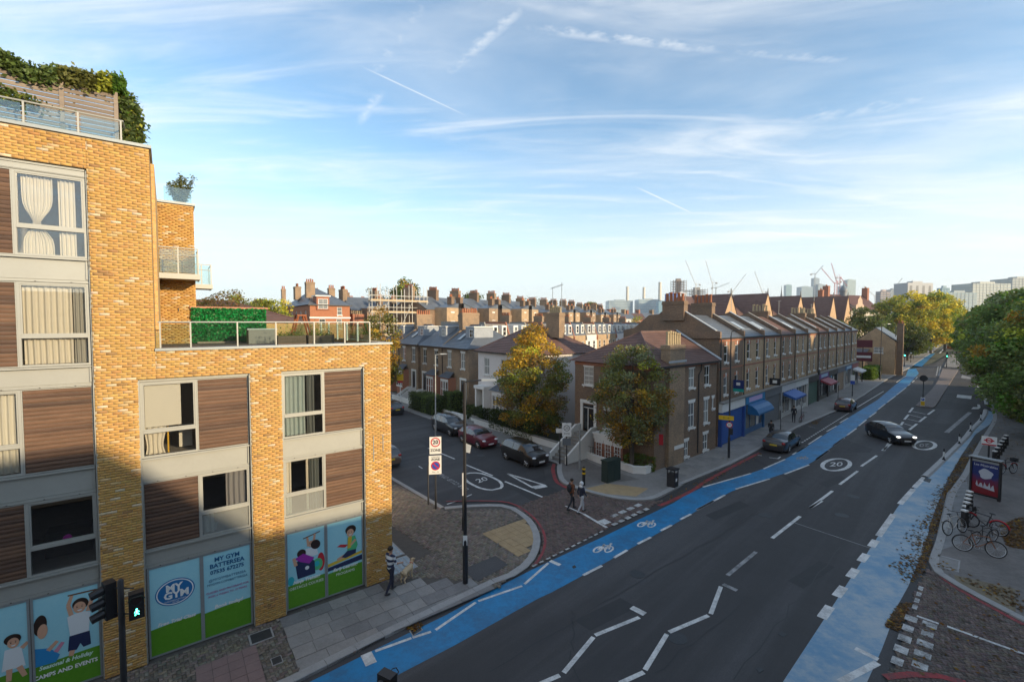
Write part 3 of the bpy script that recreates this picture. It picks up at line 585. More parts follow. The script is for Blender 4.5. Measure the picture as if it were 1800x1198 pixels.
def dashes(p, q, n, w, duty=.6, m=None, jitter=0.):
    for i in range(n):
        t0, t1 = i/n, (i+duty)/n; a = (p[0]+(q[0]-p[0])*t0, p[1]+(q[1]-p[1])*t0); b = (p[0]+(q[0]-p[0])*t1, p[1]+(q[1]-p[1])*t1)
        line(a, b, w*(1+random.uniform(-jitter, jitter)), 'give_way_dash', m or M_white2, z=RZ+.054)
dashes((5.33, 23.94), (7.51, 25.76), 4, .28, .7, jitter=.2); dashes((5.15, 22.94), (7.76, 25.17), 6, .24, .65, jitter=.4); line((4.62, 23.2), (5.03, 23.47), .5, 'give_way_bar', z=RZ+.054)
line((3.02, 25.38), (3.89, 24.28), .1, 'edge_line', z=RZ+.054); line((3.89, 24.28), (4.8, 22.65), .16, 'edge_line', z=RZ+.054); dashes((0.87, 18.97), (4.65, 22.38), 12, .1, .6)
dashes((14.14, 15.69), (11.41, 13.18), 5, .34, .55, jitter=.2); dashes((14.47, 15.35), (11.97, 13.02), 5, .36, .52, jitter=.2); line((14.32, 15.7), (14.71, 15.28), .12, 'edge_line', z=RZ+.054); line((14.87, 15.15), (16.03, 13.85), .12, 'edge_line', z=RZ+.054); dashes((16.09, 17.49), (14.41, 15.94), 4, .14, .6)
ribbon('red_line', smooth_line([(-3.83, 26.04), (-1.76, 26.12), (-0.2, 25.87), (0.66, 24.84), (1.33, 23.33), (1.6, 21.63), (1.39, 20.16), (0.98, 19.1)]), .12, M_red, z=RZ+.052)
ribbon('red_line', smooth_line([(3.11, 33.19), (2.89, 31.76), (2.94, 29.35), (3.48, 28.32)]), .25, M_red)
ribbon('red_line', smooth_line([(8.35, 25.51), (9.31, 26.21), (11.37, 28.03), (12.84, 29.62), (16.9, 33.41), (19.83, 36.04)]), .25, M_red); ribbon('red_line', smooth_line([(17.54, 18.19), (17.38, 17.2), (17.52, 15.89), (17.58, 15.22)]), .18, M_red, z=RZ+.056); ribbon('red_line', smooth_line([(10.91, 12.92), (11.75, 13.02), (12.53, 12.96), (13.09, 12.69)]), .22, M_red, z=RZ+.057)
# bicycle symbols
def bike_symbol(c, ex, ey, m=None):
    o = []
    T = lambda x, y: (c[0]+ex[0]*x+ey[0]*y, c[1]+ex[1]*x+ey[1]*y)
    for cx in (-.62, .62): ribbon('cycle_symbol', [T(cx+.4*math.cos(t), .0+.4*math.sin(t)) for t in np.linspace(0, 2*math.pi, 20, endpoint=False)], .085, m, closed=True)
    for a, b in (((-.62, 0), (-.3, .55)), ((-.3, .55), (.35, .55)), ((.62, 0), (.38, .8)), ((-.3, .55), (-.02, -.02)), ((-.02, -.02), (.35, .55)), ((-.62, 0), (-.02, -.02)), ((.3, .82), (.56, .82)), ((-.42, .72), (-.2, .72)), ((-.3, .55), (-.32, .72))): line(T(*a), T(*b), .085, 'cycle_symbol', m, z=MZ+.001)
for l, r, t, b, m_ in (((3.78, 20.5), (4.62, 20.53), (4.55, 21.03), (4.05, 20.12), None), ((6.53, 23.12), (7.35, 23.03), (7.25, 23.47), (6.68, 22.6), None), ((21.92, 34.61), (22.71, 34.58), (22.71, 35.08), (21.94, 34.1), M_wornw)):
    c = ((l[0]+r[0])/2, (l[1]+r[1])/2); bike_symbol(c, ((r[0]-l[0])/2.0, (r[1]-l[1])/2.0), ((t[0]-b[0])/1.4, (t[1]-b[1])/1.4), m_)
# gully grating, iron covers in the road
cover(road, [(-3.48, 14.99), (-3.18, 15.24), (-3.02, 15.03), (-3.3, 14.72)], RZ+.006)
for q in (([(7.35, 13.31), (7.5, 13.38), (7.54, 13.24), (7.35, 13.12)]), ([(8.9, 14.83), (9.09, 14.96), (9.19, 14.81), (8.99, 14.67)]), ([(27.12, 29.63), (27.77, 30.18), (27.97, 29.93), (27.19, 29.24)]), ([(2.55, 19.03), (2.69, 19.16), (2.75, 19), (2.61, 18.88)])):
    b = MB(); b.prism(q, RZ-.02, RZ+.011); b.build('iron_cover', M_cover, road)
# reinstated patches, sealed cracks and round covers worn into the carriageway
M_patch = mat('fresh_tar_patch', (.030, .030, .032), .75, var=.5, vscale=3, c2=(.045, .044, .045), coord='World'); M_crack = mat('crack_sealant', (.014, .014, .015), .5)
for q in ([(2.19, 15.52), (4.09, 16.84), (4.59, 16.28), (2.65, 14.99)], [(10.47, 24.24), (13.3, 26.21), (13.55, 25.54), (10.68, 23.6)], [(11.14, 17.98), (13.45, 19.52), (13.78, 19.01), (11.41, 17.43)], [(-8.26, 39.65), (-6.73, 41.04), (-4.84, 38.34), (-6.38, 36.62)], [(0.18, 27.83), (2.21, 29.03), (3.13, 27.45), (1.16, 26.21)], [(19.86, 29.03), (22.33, 30.68), (22.41, 30), (19.92, 28.32)]): sheet('road_patch', q, RZ+.003, M_patch, road)
for i, (a, q) in enumerate((((-0.68, 13.18), (8.74, 20.79)), ((8.74, 20.79), (19.12, 29.03)), ((4.24, 13.18), (9.46, 17.2)), ((1.84, 12.96), (2.15, 15.99)), ((-9.71, 42.76), (-2.02, 31.88)), ((6.52, 12.96), (15.36, 20.79)))):
    k = 14; rc = np.random.default_rng(i); ribbon('sealed_crack', [(a[0]+(q[0]-a[0])*j/k+rc.normal(0, .07), a[1]+(q[1]-a[1])*j/k+rc.normal(0, .07)) for j in range(k+1)], .035, M_crack, z=RZ+.0055)
for c in ((5.19, 18.48), (13.7, 24.24), (5.46, 14.65), (-2.46, 35.35), (20.48, 26.91), (17.86, 24.24)):
    b = MB(); b.cyl(c[0], c[1], RZ-.03, RZ+.006, .32, n=20); o_ = b.build('manhole_cover', M_cover, road)
# traffic island with kerb
isl = [(50.26, 56.32), (51.16, 55.06), (51.92, 55.49), (97.23, 98.84), (96.31, 101.47), (74.47, 79.34), (65.5, 70.6)]
pavE = pavement('traffic_island', isl, mat('island_blocks', (.20, .165, .155), .75, var=.6, vscale=1.2, dark=.6, coord='World'), PZ+.02)
pavE2 = pavement('traffic_island', [(101.17, 106.26), (102.21, 104.03), (138.21, 139.03), (150.84, 151.78), (139.7, 145.13)], M_pave, PZ+.02)
# separator kerb with the lane wands
sepl = [(27.81, 30.3), (29.69, 31.76), (32.95, 34.35), (37.79, 38.2), (41.78, 41.4), (44.29, 43.53), (50.01, 48.15), (54.15, 51.7), (56.57, 53.97)]
b = MB(); P_ = smooth_line(sepl, .8)
for a, q in zip(P_, P_[1:]):
    n = Vector((-(q[1]-a[1]), q[0]-a[0], 0)).normalized()*.22
    b.add([(a[0]-n.x, a[1]-n.y, RZ), (q[0]-n.x, q[1]-n.y, RZ), (q[0]+n.x, q[1]+n.y, RZ), (a[0]+n.x, a[1]+n.y, RZ), (a[0]-n.x*.5, a[1]-n.y*.5, RZ+.1), (q[0]-n.x*.5, q[1]-n.y*.5, RZ+.1), (q[0]+n.x*.5, q[1]+n.y*.5, RZ+.1), (a[0]+n.x*.5, a[1]+n.y*.5, RZ+.1)], [(4, 5, 6, 7), (0, 1, 5, 4), (2, 3, 7, 6)])
sepk = b.build('lane_separator', mat('separator_white', (.42, .42, .42), .7, var=.5, vscale=1.5, c2=(.25, .25, .26), coord='World')); sepk['kind'] = 'structure'

# ================================================================== yellow brick apartment block on the left
M_alu = mat('grey_aluminium', (.36, .365, .34), .45, metal=.2, var=.35, vscale=1.5, dark=.8)
M_aluD = mat('grey_coping', (.30, .33, .34), .45, metal=.3, var=.3, vscale=1, dark=.75)
M_brk = mat('stock_brick', attr=True, rough=.85, var=.35, vscale=9, dark=.72, bump=.3, bscale=90)
M_mort = mat('mortar', (.44, .36, .24), .9, var=.5, vscale=4, dark=.75)
M_glass = glassmat('clear_glass', (.91, .91, .90)); M_frost = glassmat('frosted_glass', haze=.24); M_balglass = glassmat('balustrade_glass', (.82, .9, .88), cap=.45)
M_cream = mat('cream_curtain', (.78, .74, .64), .9, var=.2, vscale=3, dark=.85); M_teal = mat('grey_green_curtain', (.42, .52, .52), .9, var=.2, vscale=3)
M_blind = mat('white_blind', (.80, .78, .70), .8); M_room = mat('room_plaster', (.30, .28, .25), .9, var=.3, vscale=1); M_dark = mat('dark_furniture', (.035, .03, .03), .7)
M_wood = [mat('larch_board_%d' % i, c, .75, var=.8, vscale=1.2, dark=.45, bump=.3, bscale=14, stretch=(.35, 4, 4)) for i, c in enumerate([(.145, .078, .047), (.12, .065, .042), (.165, .09, .054), (.10, .056, .038)])]
M_fenceb = [mat('weathered_board_%d' % i, c, .85, var=.7, vscale=1.2, dark=.6, stretch=(.4, 3, 3)) for i, c in enumerate([(.25, .20, .16), (.21, .165, .13), (.29, .235, .19)])]
blk = thing('apartment_block', 'yellow brick apartment block with timber panels and gym posters at street level', 'building', (C0[0], C0[1], 0), UA)
def brickcolors(n):
    pal = np.array([(.53, .305, .09), (.51, .29, .083), (.55, .325, .10), (.58, .40, .20), (.62, .49, .33), (.46, .25, .08), (.34, .19, .075), (.52, .30, .10)])
    w = np.array([.3, .22, .22, .08, .04, .07, .02, .05]); c = pal[rng.choice(len(pal), n, p=w/w.sum())]
    return c*rng.normal(1, .05, (n, 1))*rng.normal(1, .025, (n, 3))
WALLF = np.array([(0, 1, 5, 4), (1, 2, 6, 5), (3, 0, 4, 7), (4, 5, 6, 7), (0, 3, 2, 1)])
def brickwork(rects, y, parent, single=0):
    x0s, x1s, z0s, z1s = [], [], [], []
    for (a, b, c, d) in rects:
        for k in range(int(c/.075), int(math.ceil(d/.075))):
            za, zb = max(k*.075+.005, c), min(k*.075+.070, d)
            if zb-za < .02: continue
            o = (k % 2)*.1125+math.sin(k*12.9898)*.018; i = int(math.floor((a-o)/.225))
            while o+i*.225 < b:
                xa, xb = max(o+i*.225+.005, a), min(o+(i+1)*.225-.005, b); i += 1
                if xb-xa > .03: x0s.append(xa); x1s.append(xb); z0s.append(za); z1s.append(zb)
    x0, x1, z0, z1 = map(np.array, (x0s, x1s, z0s, z1s)); n = len(x0); f = y+rng.uniform(-.006, .003, n); bk = np.full(n, y+.03)
    V = np.zeros((n, 8, 3))
    for k, (xx, yy, zz_) in enumerate(((x0, f, z0), (x1, f, z0), (x1, bk, z0), (x0, bk, z0), (x0, f, z1), (x1, f, z1), (x1, bk, z1), (x0, bk, z1))): V[:, k, 0], V[:, k, 1], V[:, k, 2] = xx, yy, zz_
    cx = (x0+x1)/2; cz = (z0+z1)/2; wx = C0[0]+U[0]*cx+N[0]*y; wy = C0[1]+U[1]*cx+N[1]*y
    seen = np.where(wx/wy < -1.10, 50, 0)+np.sqrt(wx**2+wy**2+(cz-10.3)**2)
    pieces('brick', V, WALLF, brickcolors(n), M_brk, parent, single, seen, 'brick')
TX = -7.33
RECTS = [(-12.6, -11.58, 0, 15.4), (-11.58, -8.70, 14.55, 15.4), (-8.70, -7.75, 0, 8.62), (-8.70, TX, 8.62, 15.4), (-7.75, TX, 8.62, 8.63), (TX, 0, 8.62, 9.45), (-4.87, -3.92, 0, 8.62), (-1.05, 0, 0, 8.62)]
RECTS = [r for r in RECTS if r[3]-r[2] > .05]
b = MB()
for (a, c, z0, z1) in RECTS: b.box(a, c, .012, .30, z0, z1)
b.box(TX-.3, TX, .31, 8.2, 9.36, 15.4); b.box(-12.6, TX-.31, .31, 8.2, 14.7, 15.39)   # tower flank and roof slab
wall = b.build('wall', M_mort, blk)
brickwork(RECTS, 0, wall, 300)
# tower flank (runs away from the street) and the block set back behind the terrace
M_ybr = brickmat('yellow_brickwork', (.50, .27, .08), (.58, .36, .13), (.42, .34, .22), sootamt=.12, var=.35)
fl_ = MB(); fl_.quad((TX+.004, .02, 9.36), (TX+.004, 8.0, 9.36), (TX+.004, 8.0, 15.4), (TX+.004, .02, 15.4)); fl_.build('flank_wall', M_ybr, blk)
b = MB(); b.box(TX-1, -5.94, 8.03, 16, 9.36, 15.55); w2 = b.build('setback_wall', M_ybr, blk); brickwork([(TX+.01, -5.94, 9.36, 15.5)], 8.0, w2)
b = MB(); b.box(TX-1, -5.88, 7.94, 16.1, 15.56, 15.66); b.build('coping', M_aluD, blk)
b = MB(); b.box(TX+.0, .08, -.06, .34, 9.455, 9.53); b.build('coping', M_aluD, blk)
b = MB(); b.box(-12.7, TX+.06, -.06, .34, 15.405, 15.49); b.build('coping', M_aluD, blk)
b = MB(); b.box(TX-.35, TX+.06, .341, 8.1, 15.405, 15.49); b.build('coping', M_aluD, blk)
b = MB(); b.box(TX, -.02, .32, 13, 9.25, 9.36); b.build('terrace_deck', mat('deck_boards', (.13, .10, .085), .8, var=.6, vscale=2, stretch=(6, .5, 1)), blk)
b = MB(); b.box(-.30, -.01, .31, 13, 0, 9.455); b.box(-.30, .05, .345, 13, 9.456, 9.53); b.build('side_wall', M_ybr, blk)
b = MB(); b.box(-12.6, -.3, 12.7, 13, 0, 9.6); b.build('back_wall', M_ybr, blk)
# ---- bays
BAYS = [(-11.58, -8.70), (-7.75, -4.87), (-3.92, -1.05)]
YF = .13
def frame_rect(b, x0, x1, z0, z1, t, y0, y1):
    b.box(x0, x0+t, y0, y1, z0, z1); b.box(x1-t, x1, y0, y1, z0, z1); b.box(x0+t, x1-t, y0, y1, z0, z0+t); b.box(x0+t, x1-t, y0, y1, z1-t, z1)
def window_unit(x0, x1, z0, z1, zt, frosted=False):
    b = MB(); frame_rect(b, x0, x1, z0, z1, .055, YF, YF+.09); b.box(x0+.055, x1-.055, YF-.012, YF+.09, zt-.045, zt+.045)
    frame_rect(b, x0+.056, x1-.056, zt+.046, z1-.056, .035, YF+.015, YF+.07)
    w = b.build('window', M_alu, blk)
    b = MB(); b.box(x0+.09, x1-.09, YF+.04, YF+.05, zt+.08, z1-.09); b.build('pane', M_glass, w)
    b = MB(); b.box(x0+.055, x1-.055, YF+.04, YF+.05, z0+.055, zt-.045); b.build('pane', M_frost if frosted else M_glass, w)
    return w
def panel_unit(x0, x1, z0, z1):
    b = MB(); b.box(x0, x1, YF+.05, YF+.09, z0, z1); frame_rect(b, x0, x1, z0, z1, .025, YF+.0, YF+.05)
    p = b.build('timber_panel', M_alu, blk); n = max(3, int(round((z1-z0-.05)/.115))); h = (z1-z0-.06)/n
    for i in range(n):
        za = z0+.03+i*h; y = YF+.012+random.uniform(-.004, .004); bb = MB()
        bb.add([(x0+.03, y+.012, za+.004), (x1-.03, y+.012, za+.004), (x1-.03, y, za+h*.5), (x0+.03, y, za+h*.5), (x1-.03, y+.012, za+h-.006), (x0+.03, y+.012, za+h-.006), (x0+.03, y+.045, za+.004), (x1-.03, y+.045, za+.004), (x1-.03, y+.045, za+h-.006), (x0+.03, y+.045, za+h-.006)],
               [(0, 1, 2, 3), (3, 2, 4, 5), (6, 7, 1, 0), (5, 4, 8, 9)])
        bb.build('board', random.choice(M_wood), p)
def spandrel(x0, x1, z0, z1):
    b = MB(); b.box(x0, x1, YF+.03, YF+.09, z0, z1)                 # panel
    b.box(x0, x1, YF-.06, YF+.03, z1-.05, z1-.002); b.box(x0, x1, YF-.02, YF+.03, z0+.002, z0+.035); b.box(x0, x1, YF-.0, YF+.03, z0+.036, z0+.06); b.box(x0, x1, YF+.01, YF+.03, z0+.085, z0+.10)
    b.box(x1-.05, x1-.01, YF-.01, YF+.03, z0+.11, z1-.06)
    s = b.build('spandrel', M_alu, blk)
    for k in range(4):
        bb = MB(); xx = x0+(x1-x0)*(.12+.25*k); bb.box(xx, xx+.035, YF-.028, YF-.02, z0+.010, z0+.026); bb.build('weep_vent', M_dark, s)
def room(x0, x1, z0, z1, d=3.2):
    b = MB(); y0 = YF+.12
    b.quad((x0, y0, z0), (x1, y0, z0), (x1, d, z0), (x0, d, z0)); b.quad((x0, y0, z1), (x0, d, z1), (x1, d, z1), (x1, y0, z1)); b.quad((x0, d, z0), (x1, d, z0), (x1, d, z1), (x0, d, z1))
    b.quad((x0, y0, z0), (x0, d, z0), (x0, d, z1), (x0, y0, z1)); b.quad((x1, y0, z0), (x1, y0, z1), (x1, d, z1), (x1, d, z0)); b.build('room', M_room, blk)
def curtain(x0, x1, z0, z1, m, y=YF+.16, amp=.035, folds=9, pinch=None, flare=0.):
    nx, nz = folds*8, 14; v = []; f = []
    for j in range(nz+1):
        t = j/nz; z = z0+(z1-z0)*t
        for i in range(nx+1):
            s = i/nx; x = x0+(x1-x0)*s
            if pinch:
                pz, px_, pw = pinch; k = math.exp(-((z-pz)/.34)**2) if z > pz else math.exp(-((z-pz)/.26)**2); xm = px_+(s-.5)*pw; x = x*(1-k)+xm*k
            v.append((x, y+amp*math.sin(s*folds*2*math.pi+.5*math.sin(3*t))*(1-.25*t)+.012*math.sin(s*23), z))
    for j in range(nz):
        for i in range(nx): a = j*(nx+1)+i; f.append((a, a+1, a+nx+2, a+nx+1))
    me = npmesh('curtain', np.array(v), np.array(f), m, smooth=True); return link('curtain', me, blk)
def head(x0, x1, z0, z1):
    b = MB(); b.box(x0, x1, YF-.02, YF+.09, z0, z1); b.box(x0, x1, YF-.05, YF-.02, z1-.06, z1-.01); b.box(x0, x1, YF-.035, YF-.02, z0+.02, z0+.05); b.build('head_trim', M_alu, blk)
FL = {1: (3.43, 5.48, 4.2), 2: (6.24, 8.52, 7.02), 3: (9.12, 11.38, 9.93), 4: (12.08, 14.30, 12.84)}
for bi, (x0, x1) in enumerate(BAYS):
    b = MB(); b.box(x0, x0+.03, .02, YF+.1, 0.02, 8.6); b.box(x1-.03, x1, .02, YF+.1, .02, 8.6); b.build('jamb_trim', M_alu, blk)
    xm = (x0+x1)/2-.02; X0, X1 = x0+.031, x1-.05
    spandrel(X0, X1, 2.88, 3.42); spandrel(X0, X1, 5.49, 6.23)
    if bi: head(X0, X1, 8.53, 8.61)
    wl = {0: {1: 'r', 2: 'l', 3: 'r', 4: 'r'}, 1: {1: 'r', 2: 'l'}, 2: {1: 'l', 2: 'l'}}[bi]
    if bi == 0:
        spandrel(X0, X1, 8.53, 9.11); spandrel(X0, X1, 11.39, 12.07); head(X0, X1, 14.31, 14.54)
        b = MB(); b.box(x1-.03, x1, .05, YF+.1, 8.6, 14.5); b.build('jamb_trim', M_alu, blk)
    for k, side in wl.items():
        z0, z1, zt = FL[k]
        if side == 'l': window_unit(X0, xm, z0, z1, zt, k == 1); panel_unit(xm+.003, X1, z0, z1)
        else: window_unit(xm+.003, X1, z0, z1, zt, k == 1 and bi > 0); panel_unit(X0, xm, z0, z1)
        room(x0+.02, x1-.06, z0-.02, z1+.02)
# soft furnishings seen through the panes
curtain(-10.02, -9.42, 12.12, 14.22, M_cream, pinch=(12.95, -9.75, .14)); curtain(-9.32, -8.98, 12.12, 14.22, M_cream, folds=4)
curtain(-10.08, -9.12, 9.18, 11.3, M_cream, folds=8); curtain(-9.1, -8.82, 9.18, 11.3, mat('net_curtain', (.42, .42, .39), .9), folds=3)
curtain(-11.5, -10.86, 6.3, 8.45, M_blind, folds=5); curtain(-10.74, -10.26, 6.3, 8.45, M_blind, folds=4)
bb = MB(); bb.box(-7.62, -6.74, YF+.11, YF+.125, 7.14, 8.44); bb.build('roller_blind', M_blind, blk)
curtain(-7.66, -7.12, 6.3, 7.12, M_cream, folds=4, pinch=(6.55, -7.4, .4)); bb = MB(); bb.box(-7.10, -7.06, YF+.14, YF+.2, 6.3, 7.1); bb.build('curtain_trim', mat('yellow_trim', (.7, .42, .03), .8), blk)
curtain(-3.84, -3.12, 6.3, 8.45, M_teal, folds=5); curtain(-3.05, -2.8, 6.3, 8.45, mat('dark_curtain', (.13, .15, .15), .9), folds=2)
curtain(-3.84, -3.62, 3.5, 5.4, M_cream, folds=2); curtain(-3.12, -3.05, 3.5, 5.4, M_cream, folds=1); curtain(-3.0, -2.68, 3.5, 5.4, mat('dark_curtain', (.13, .15, .15), .9), folds=3)
curtain(-5.6, -5.0, 4.2, 5.4, mat('grey_curtain', (.3, .3, .32), .9), folds=4); curtain(-6.3, -5.95, 3.5, 4.2, M_blind, folds=2)
def furn(boxes, m, name='furniture'):
    b = MB()
    for q in boxes: b.box(*q)
    return b.build(name, m, blk)
furn([(-9.75, -9.35, .9, 1.3, 12.1, 12.7), (-9.35, -9.05, .7, 1.0, 12.1, 12.45)], mat('sofa_grey', (.16, .16, .18), .9), 'armchair'); furn([(-6.8, -6.45, 1.0, 1.3, 6.26, 6.95)], M_blind, 'armchair')
furn([(-10.0, -9.0, 1.2, 1.9, 3.45, 4.15)], M_dark, 'sofa'); bb = MB(); bb.ball((-9.42, .45, 4.22), (.1, .08, .09)); bb.build('flower_pot', mat('magenta_bloom', (.55, .02, .40), .7), blk)
bb = MB(); bb.lathe([(.07, 3.5), (.11, 3.72), (.1, 3.72), (.06, 3.52)], 10, -5.95, .42); bb.build('basket', M_blind, blk)
# ---- street-level posters
M_psky = mat('poster_sky', (.30, .62, .72), .35, var=.35, vscale=2.5, c2=(.42, .72, .78)); M_pgrn = mat('poster_green', (.09, .27, .015), .35, var=.5, vscale=9, c2=(.13, .33, .03))
M_pblu = mat('poster_navy', (.015, .11, .26), .35); M_pmag = mat('poster_magenta', (.42, .02, .22), .35); M_pwht = mat('poster_white', (.80, .82, .80), .35)
M_plog = mat('poster_logo_blue', (.02, .16, .40), .35); M_plt = mat('poster_pale', (.62, .80, .70), .35)
def pc(name, c): return mat('print_'+name, c, .35)
K = dict(skin=pc('skin', (.62, .36, .24)), hair=pc('hair', (.035, .02, .015)), white=pc('white', (.7, .74, .76)), navy=pc('navy', (.02, .03, .09)), blue=pc('blue', (.03, .25, .55)), purple=pc('purple', (.32, .03, .35)), green=pc('green', (.08, .45, .2)), yellow=pc('yellow', (.65, .45, .04)), red=pc('red', (.5, .03, .04)), teal=pc('teal', (.03, .42, .5)), brown=pc('brown', (.16, .07, .03)), pink=pc('pink', (.6, .25, .35)))
LAY = [0]
def figure(parent, shapes, y, name='printed_figure'):
    """flat print: (material, kind, data) in metres on the panel; each shape a hair prouder than the last."""
    b = MB(); ms = []
    for m, kind, d in shapes:
        if m not in ms: ms.append(m)
        i = ms.index(m); LAY[0] += 1; yy = y-.0004*(LAY[0] % 24)-.001
        if kind == 'e':
            cx, cz, rx, rz_, an = d; pts = []
            for t in np.linspace(0, 2*math.pi, 24, endpoint=False):
                ex, ez = rx*math.cos(t), rz_*math.sin(t); pts.append((cx+ex*math.cos(an)-ez*math.sin(an), yy, cz+ex*math.sin(an)+ez*math.cos(an)))
            b.face(pts, i)
            if m == 'skin' and .10 <= rx <= .14 and rz_ < .17:      # eyes, smile and cheek of a printed face
                if 'hair' not in ms: ms.append('hair')
                if 'white' not in ms: ms.append('white')
                ih, iw = ms.index('hair'), ms.index('white')
                for s_ in (-.4, .4): b.face([(cx+s_*rx+.014*math.cos(t), yy-.0003, cz+.1*rz_+.016*math.sin(t)) for t in np.linspace(0, 6.28, 10, endpoint=False)], ih); b.face([(cx+s_*rx-.03, yy-.0003, cz+.32*rz_), (cx+s_*rx+.03, yy-.0003, cz+.32*rz_), (cx+s_*rx, yy-.0003, cz+.39*rz_)], ih)
                b.face([(cx-.45*rx, yy-.0003, cz-.38*rz_), (cx-.2*rx, yy-.0003, cz-.62*rz_), (cx+.2*rx, yy-.0003, cz-.62*rz_), (cx+.45*rx, yy-.0003, cz-.38*rz_)], iw)
        elif kind == 'p': b.face([(x, yy, z) for x, z in d], i)
        else:   # limb: list of (x,z,r)
            for (xa, za, ra), (xb, zb, rb) in zip(d, d[1:]):
                L = math.hypot(xb-xa, zb-za); nx, nz = -(zb-za)/L, (xb-xa)/L
                b.face([(xa+nx*ra, yy, za+nz*ra), (xa-nx*ra, yy, za-nz*ra), (xb-nx*rb, yy, zb-nz*rb), (xb+nx*rb, yy, zb+nz*rb)], i)
    return b.build(name, [K[m] for m in ms], parent)
def poster(x0, x1, hill=(.93, 1.0)):
    b = MB(); frame_rect(b, x0-.03, x1+.03, .06, 2.87, .05, YF-.01, YF+.05); p = b.build('poster_panel', M_aluD, blk)
    b = MB(); b.box(x0+.02, x1-.02, YF+.01, YF+.04, .112, 2.818); b.build('print_sheet', M_psky, p)
    b = MB(); n = 10; pts = [(x0+.02+(x1-x0-.04)*i/n, YF+.007, hill[0]+(hill[1]-hill[0])*math.sin(math.pi*.5*i/n)) for i in range(n+1)]
    b.face([(x0+.02, YF+.007, .112), (x1-.02, YF+.007, .112)]+pts[::-1]); b.build('printed_hill', M_pgrn, p)
    return p
def ptext(p, s, x, z, size, m, **kw): return text('lettering', s, size, m, p, (x, YF-.0015, z), depth=.0008, **{'bold': .005 if size > .14 else 0., **kw})
PX = [(-11.52, -10.2), (-10.12, -8.78), (-7.66, -6.36), (-6.30, -4.96), (-3.84, -2.55), (-2.48, -1.16)]
P_ = [poster(*q) for q in PX]
TL = MB(); 
for q, nm in ((PX[1], ''),): pass
ptext(P_[1], 'Seasonal & Holiday', -9.5, .86, .155, M_plt, shear=.25, sx=.9); ptext(P_[1], 'CAMPS AND EVENTS', -9.5, .62, .155, M_pwht, sx=.9)
ptext(P_[2], 'Free Trial Class', -7.0, 1.02, .15, M_pwht, shear=.25); ptext(P_[3], 'Book today!', -5.62, 1.04, .16, M_pwht, shear=.25)
for s, z, sz, m in (('MY GYM', 2.60, .2, M_pblu), ('BATTERSEA', 2.40, .2, M_pblu), ('07535 672275', 2.20, .175, M_pblu), ('@MYGYMBATTERSEA', 1.95, .115, M_pblu), ('MYGYM.COM/BATTERSEA', 1.81, .105, M_pblu), ('CLASSES AND PROGRAMS FOR', 1.55, .092, M_pmag), ('AGES 6 WEEKS TO 10 YEARS', 1.42, .092, M_pmag)): ptext(P_[3], s, -5.63, z, sz, m, sx=.94)
ptext(P_[4], 'Ninja Training', -3.2, 1.0, .16, M_pwht, shear=.25); ptext(P_[4], 'OBSTACLE COURSES', -3.2, .80, .135, M_pwht, sx=.92); ptext(P_[5], 'Early Learning', -1.82, 1.0, .16, M_pwht, shear=.25); ptext(P_[5], 'PROGRAMS', -1.82, .80, .135, M_pwht)
# oval logo
def oval(p, cx, cz, rx, rz_, m, y, n=36):
    b = MB(); b.face([(cx+rx*math.cos(t), y, cz+rz_*math.sin(t)) for t in np.linspace(0, 2*math.pi, n, endpoint=False)]); b.build('logo_oval', m, p)
oval(P_[2], -7.02, 1.93, .50, .42, M_plog, YF+.005); oval(P_[2], -7.02, 1.93, .47, .39, M_pwht, YF+.004); oval(P_[2], -7.02, 1.93, .44, .36, M_plog, YF+.003)
for s, z, x in (('MY', 2.07, -7.05), ('GYM', 1.84, -6.99)): ptext(P_[2], s, x, z, .30, M_pwht, bold=.012)
ptext(P_[2], "CHILDREN'S FITNESS", -7.02, 1.67, .06, M_pwht); ptext(P_[2], 'CENTER', -7.02, 1.61, .05, M_pwht)
# printed children (flat vinyl print)
Y_ = YF+.006
figure(P_[1], [('skin', 'l', [(-9.36, 2.08, .05), (-9.42, 2.40, .045), (-9.34, 2.66, .035)]), ('skin', 'l', [(-9.02, 2.1, .05), (-8.94, 2.4, .045), (-8.92, 2.62, .035)]), ('brown', 'l', [(-9.42, 2.68, .02), (-8.84, 2.66, .02)]), ('hair', 'e', (-9.17, 2.36, .17, .17, 0)), ('skin', 'e', (-9.19, 2.27, .13, .16, 0)), ('white', 'p', [(-9.45, 2.08), (-9.28, 2.12), (-9.1, 2.12), (-8.97, 2.06), (-9.02, 1.5), (-9.4, 1.5)]), ('navy', 'p', [(-9.42, 1.52), (-9.0, 1.52), (-8.98, 1.12), (-9.14, 1.10), (-9.2, 1.24), (-9.28, 1.08), (-9.46, 1.1)]), ('skin', 'l', [(-9.37, 1.1, .06), (-9.4, .95, .05)])], Y_)
figure(P_[1], [('hair', 'e', (-9.98, 2.06, .13, .28, -.1)), ('skin', 'e', (-9.94, 1.88, .1, .2, -.1)), ('blue', 'p', [(-10.1, 1.45), (-9.82, 1.36), (-9.62, 1.1), (-9.7, .92), (-10.1, .94)]), ('skin', 'l', [(-9.85, 1.3, .05), (-9.66, 1.5, .04)]), ('pink', 'l', [(-9.7, 1.2, .05), (-9.55, 1.42, .04)])], Y_)
figure(P_[0], [('hair', 'e', (-10.5, 1.9, .16, .14, 0)), ('skin', 'e', (-10.49, 1.8, .11, .14, 0)), ('white', 'p', [(-10.65, 1.66), (-10.35, 1.66), (-10.28, 1.1), (-10.72, 1.1)]), ('skin', 'l', [(-10.34, 1.6, .05), (-10.22, 1.72, .04)]), ('skin', 'l', [(-10.58, 1.12, .06), (-10.6, .8, .05)]), ('skin', 'l', [(-10.4, 1.12, .06), (-10.3, .82, .05)])], Y_)
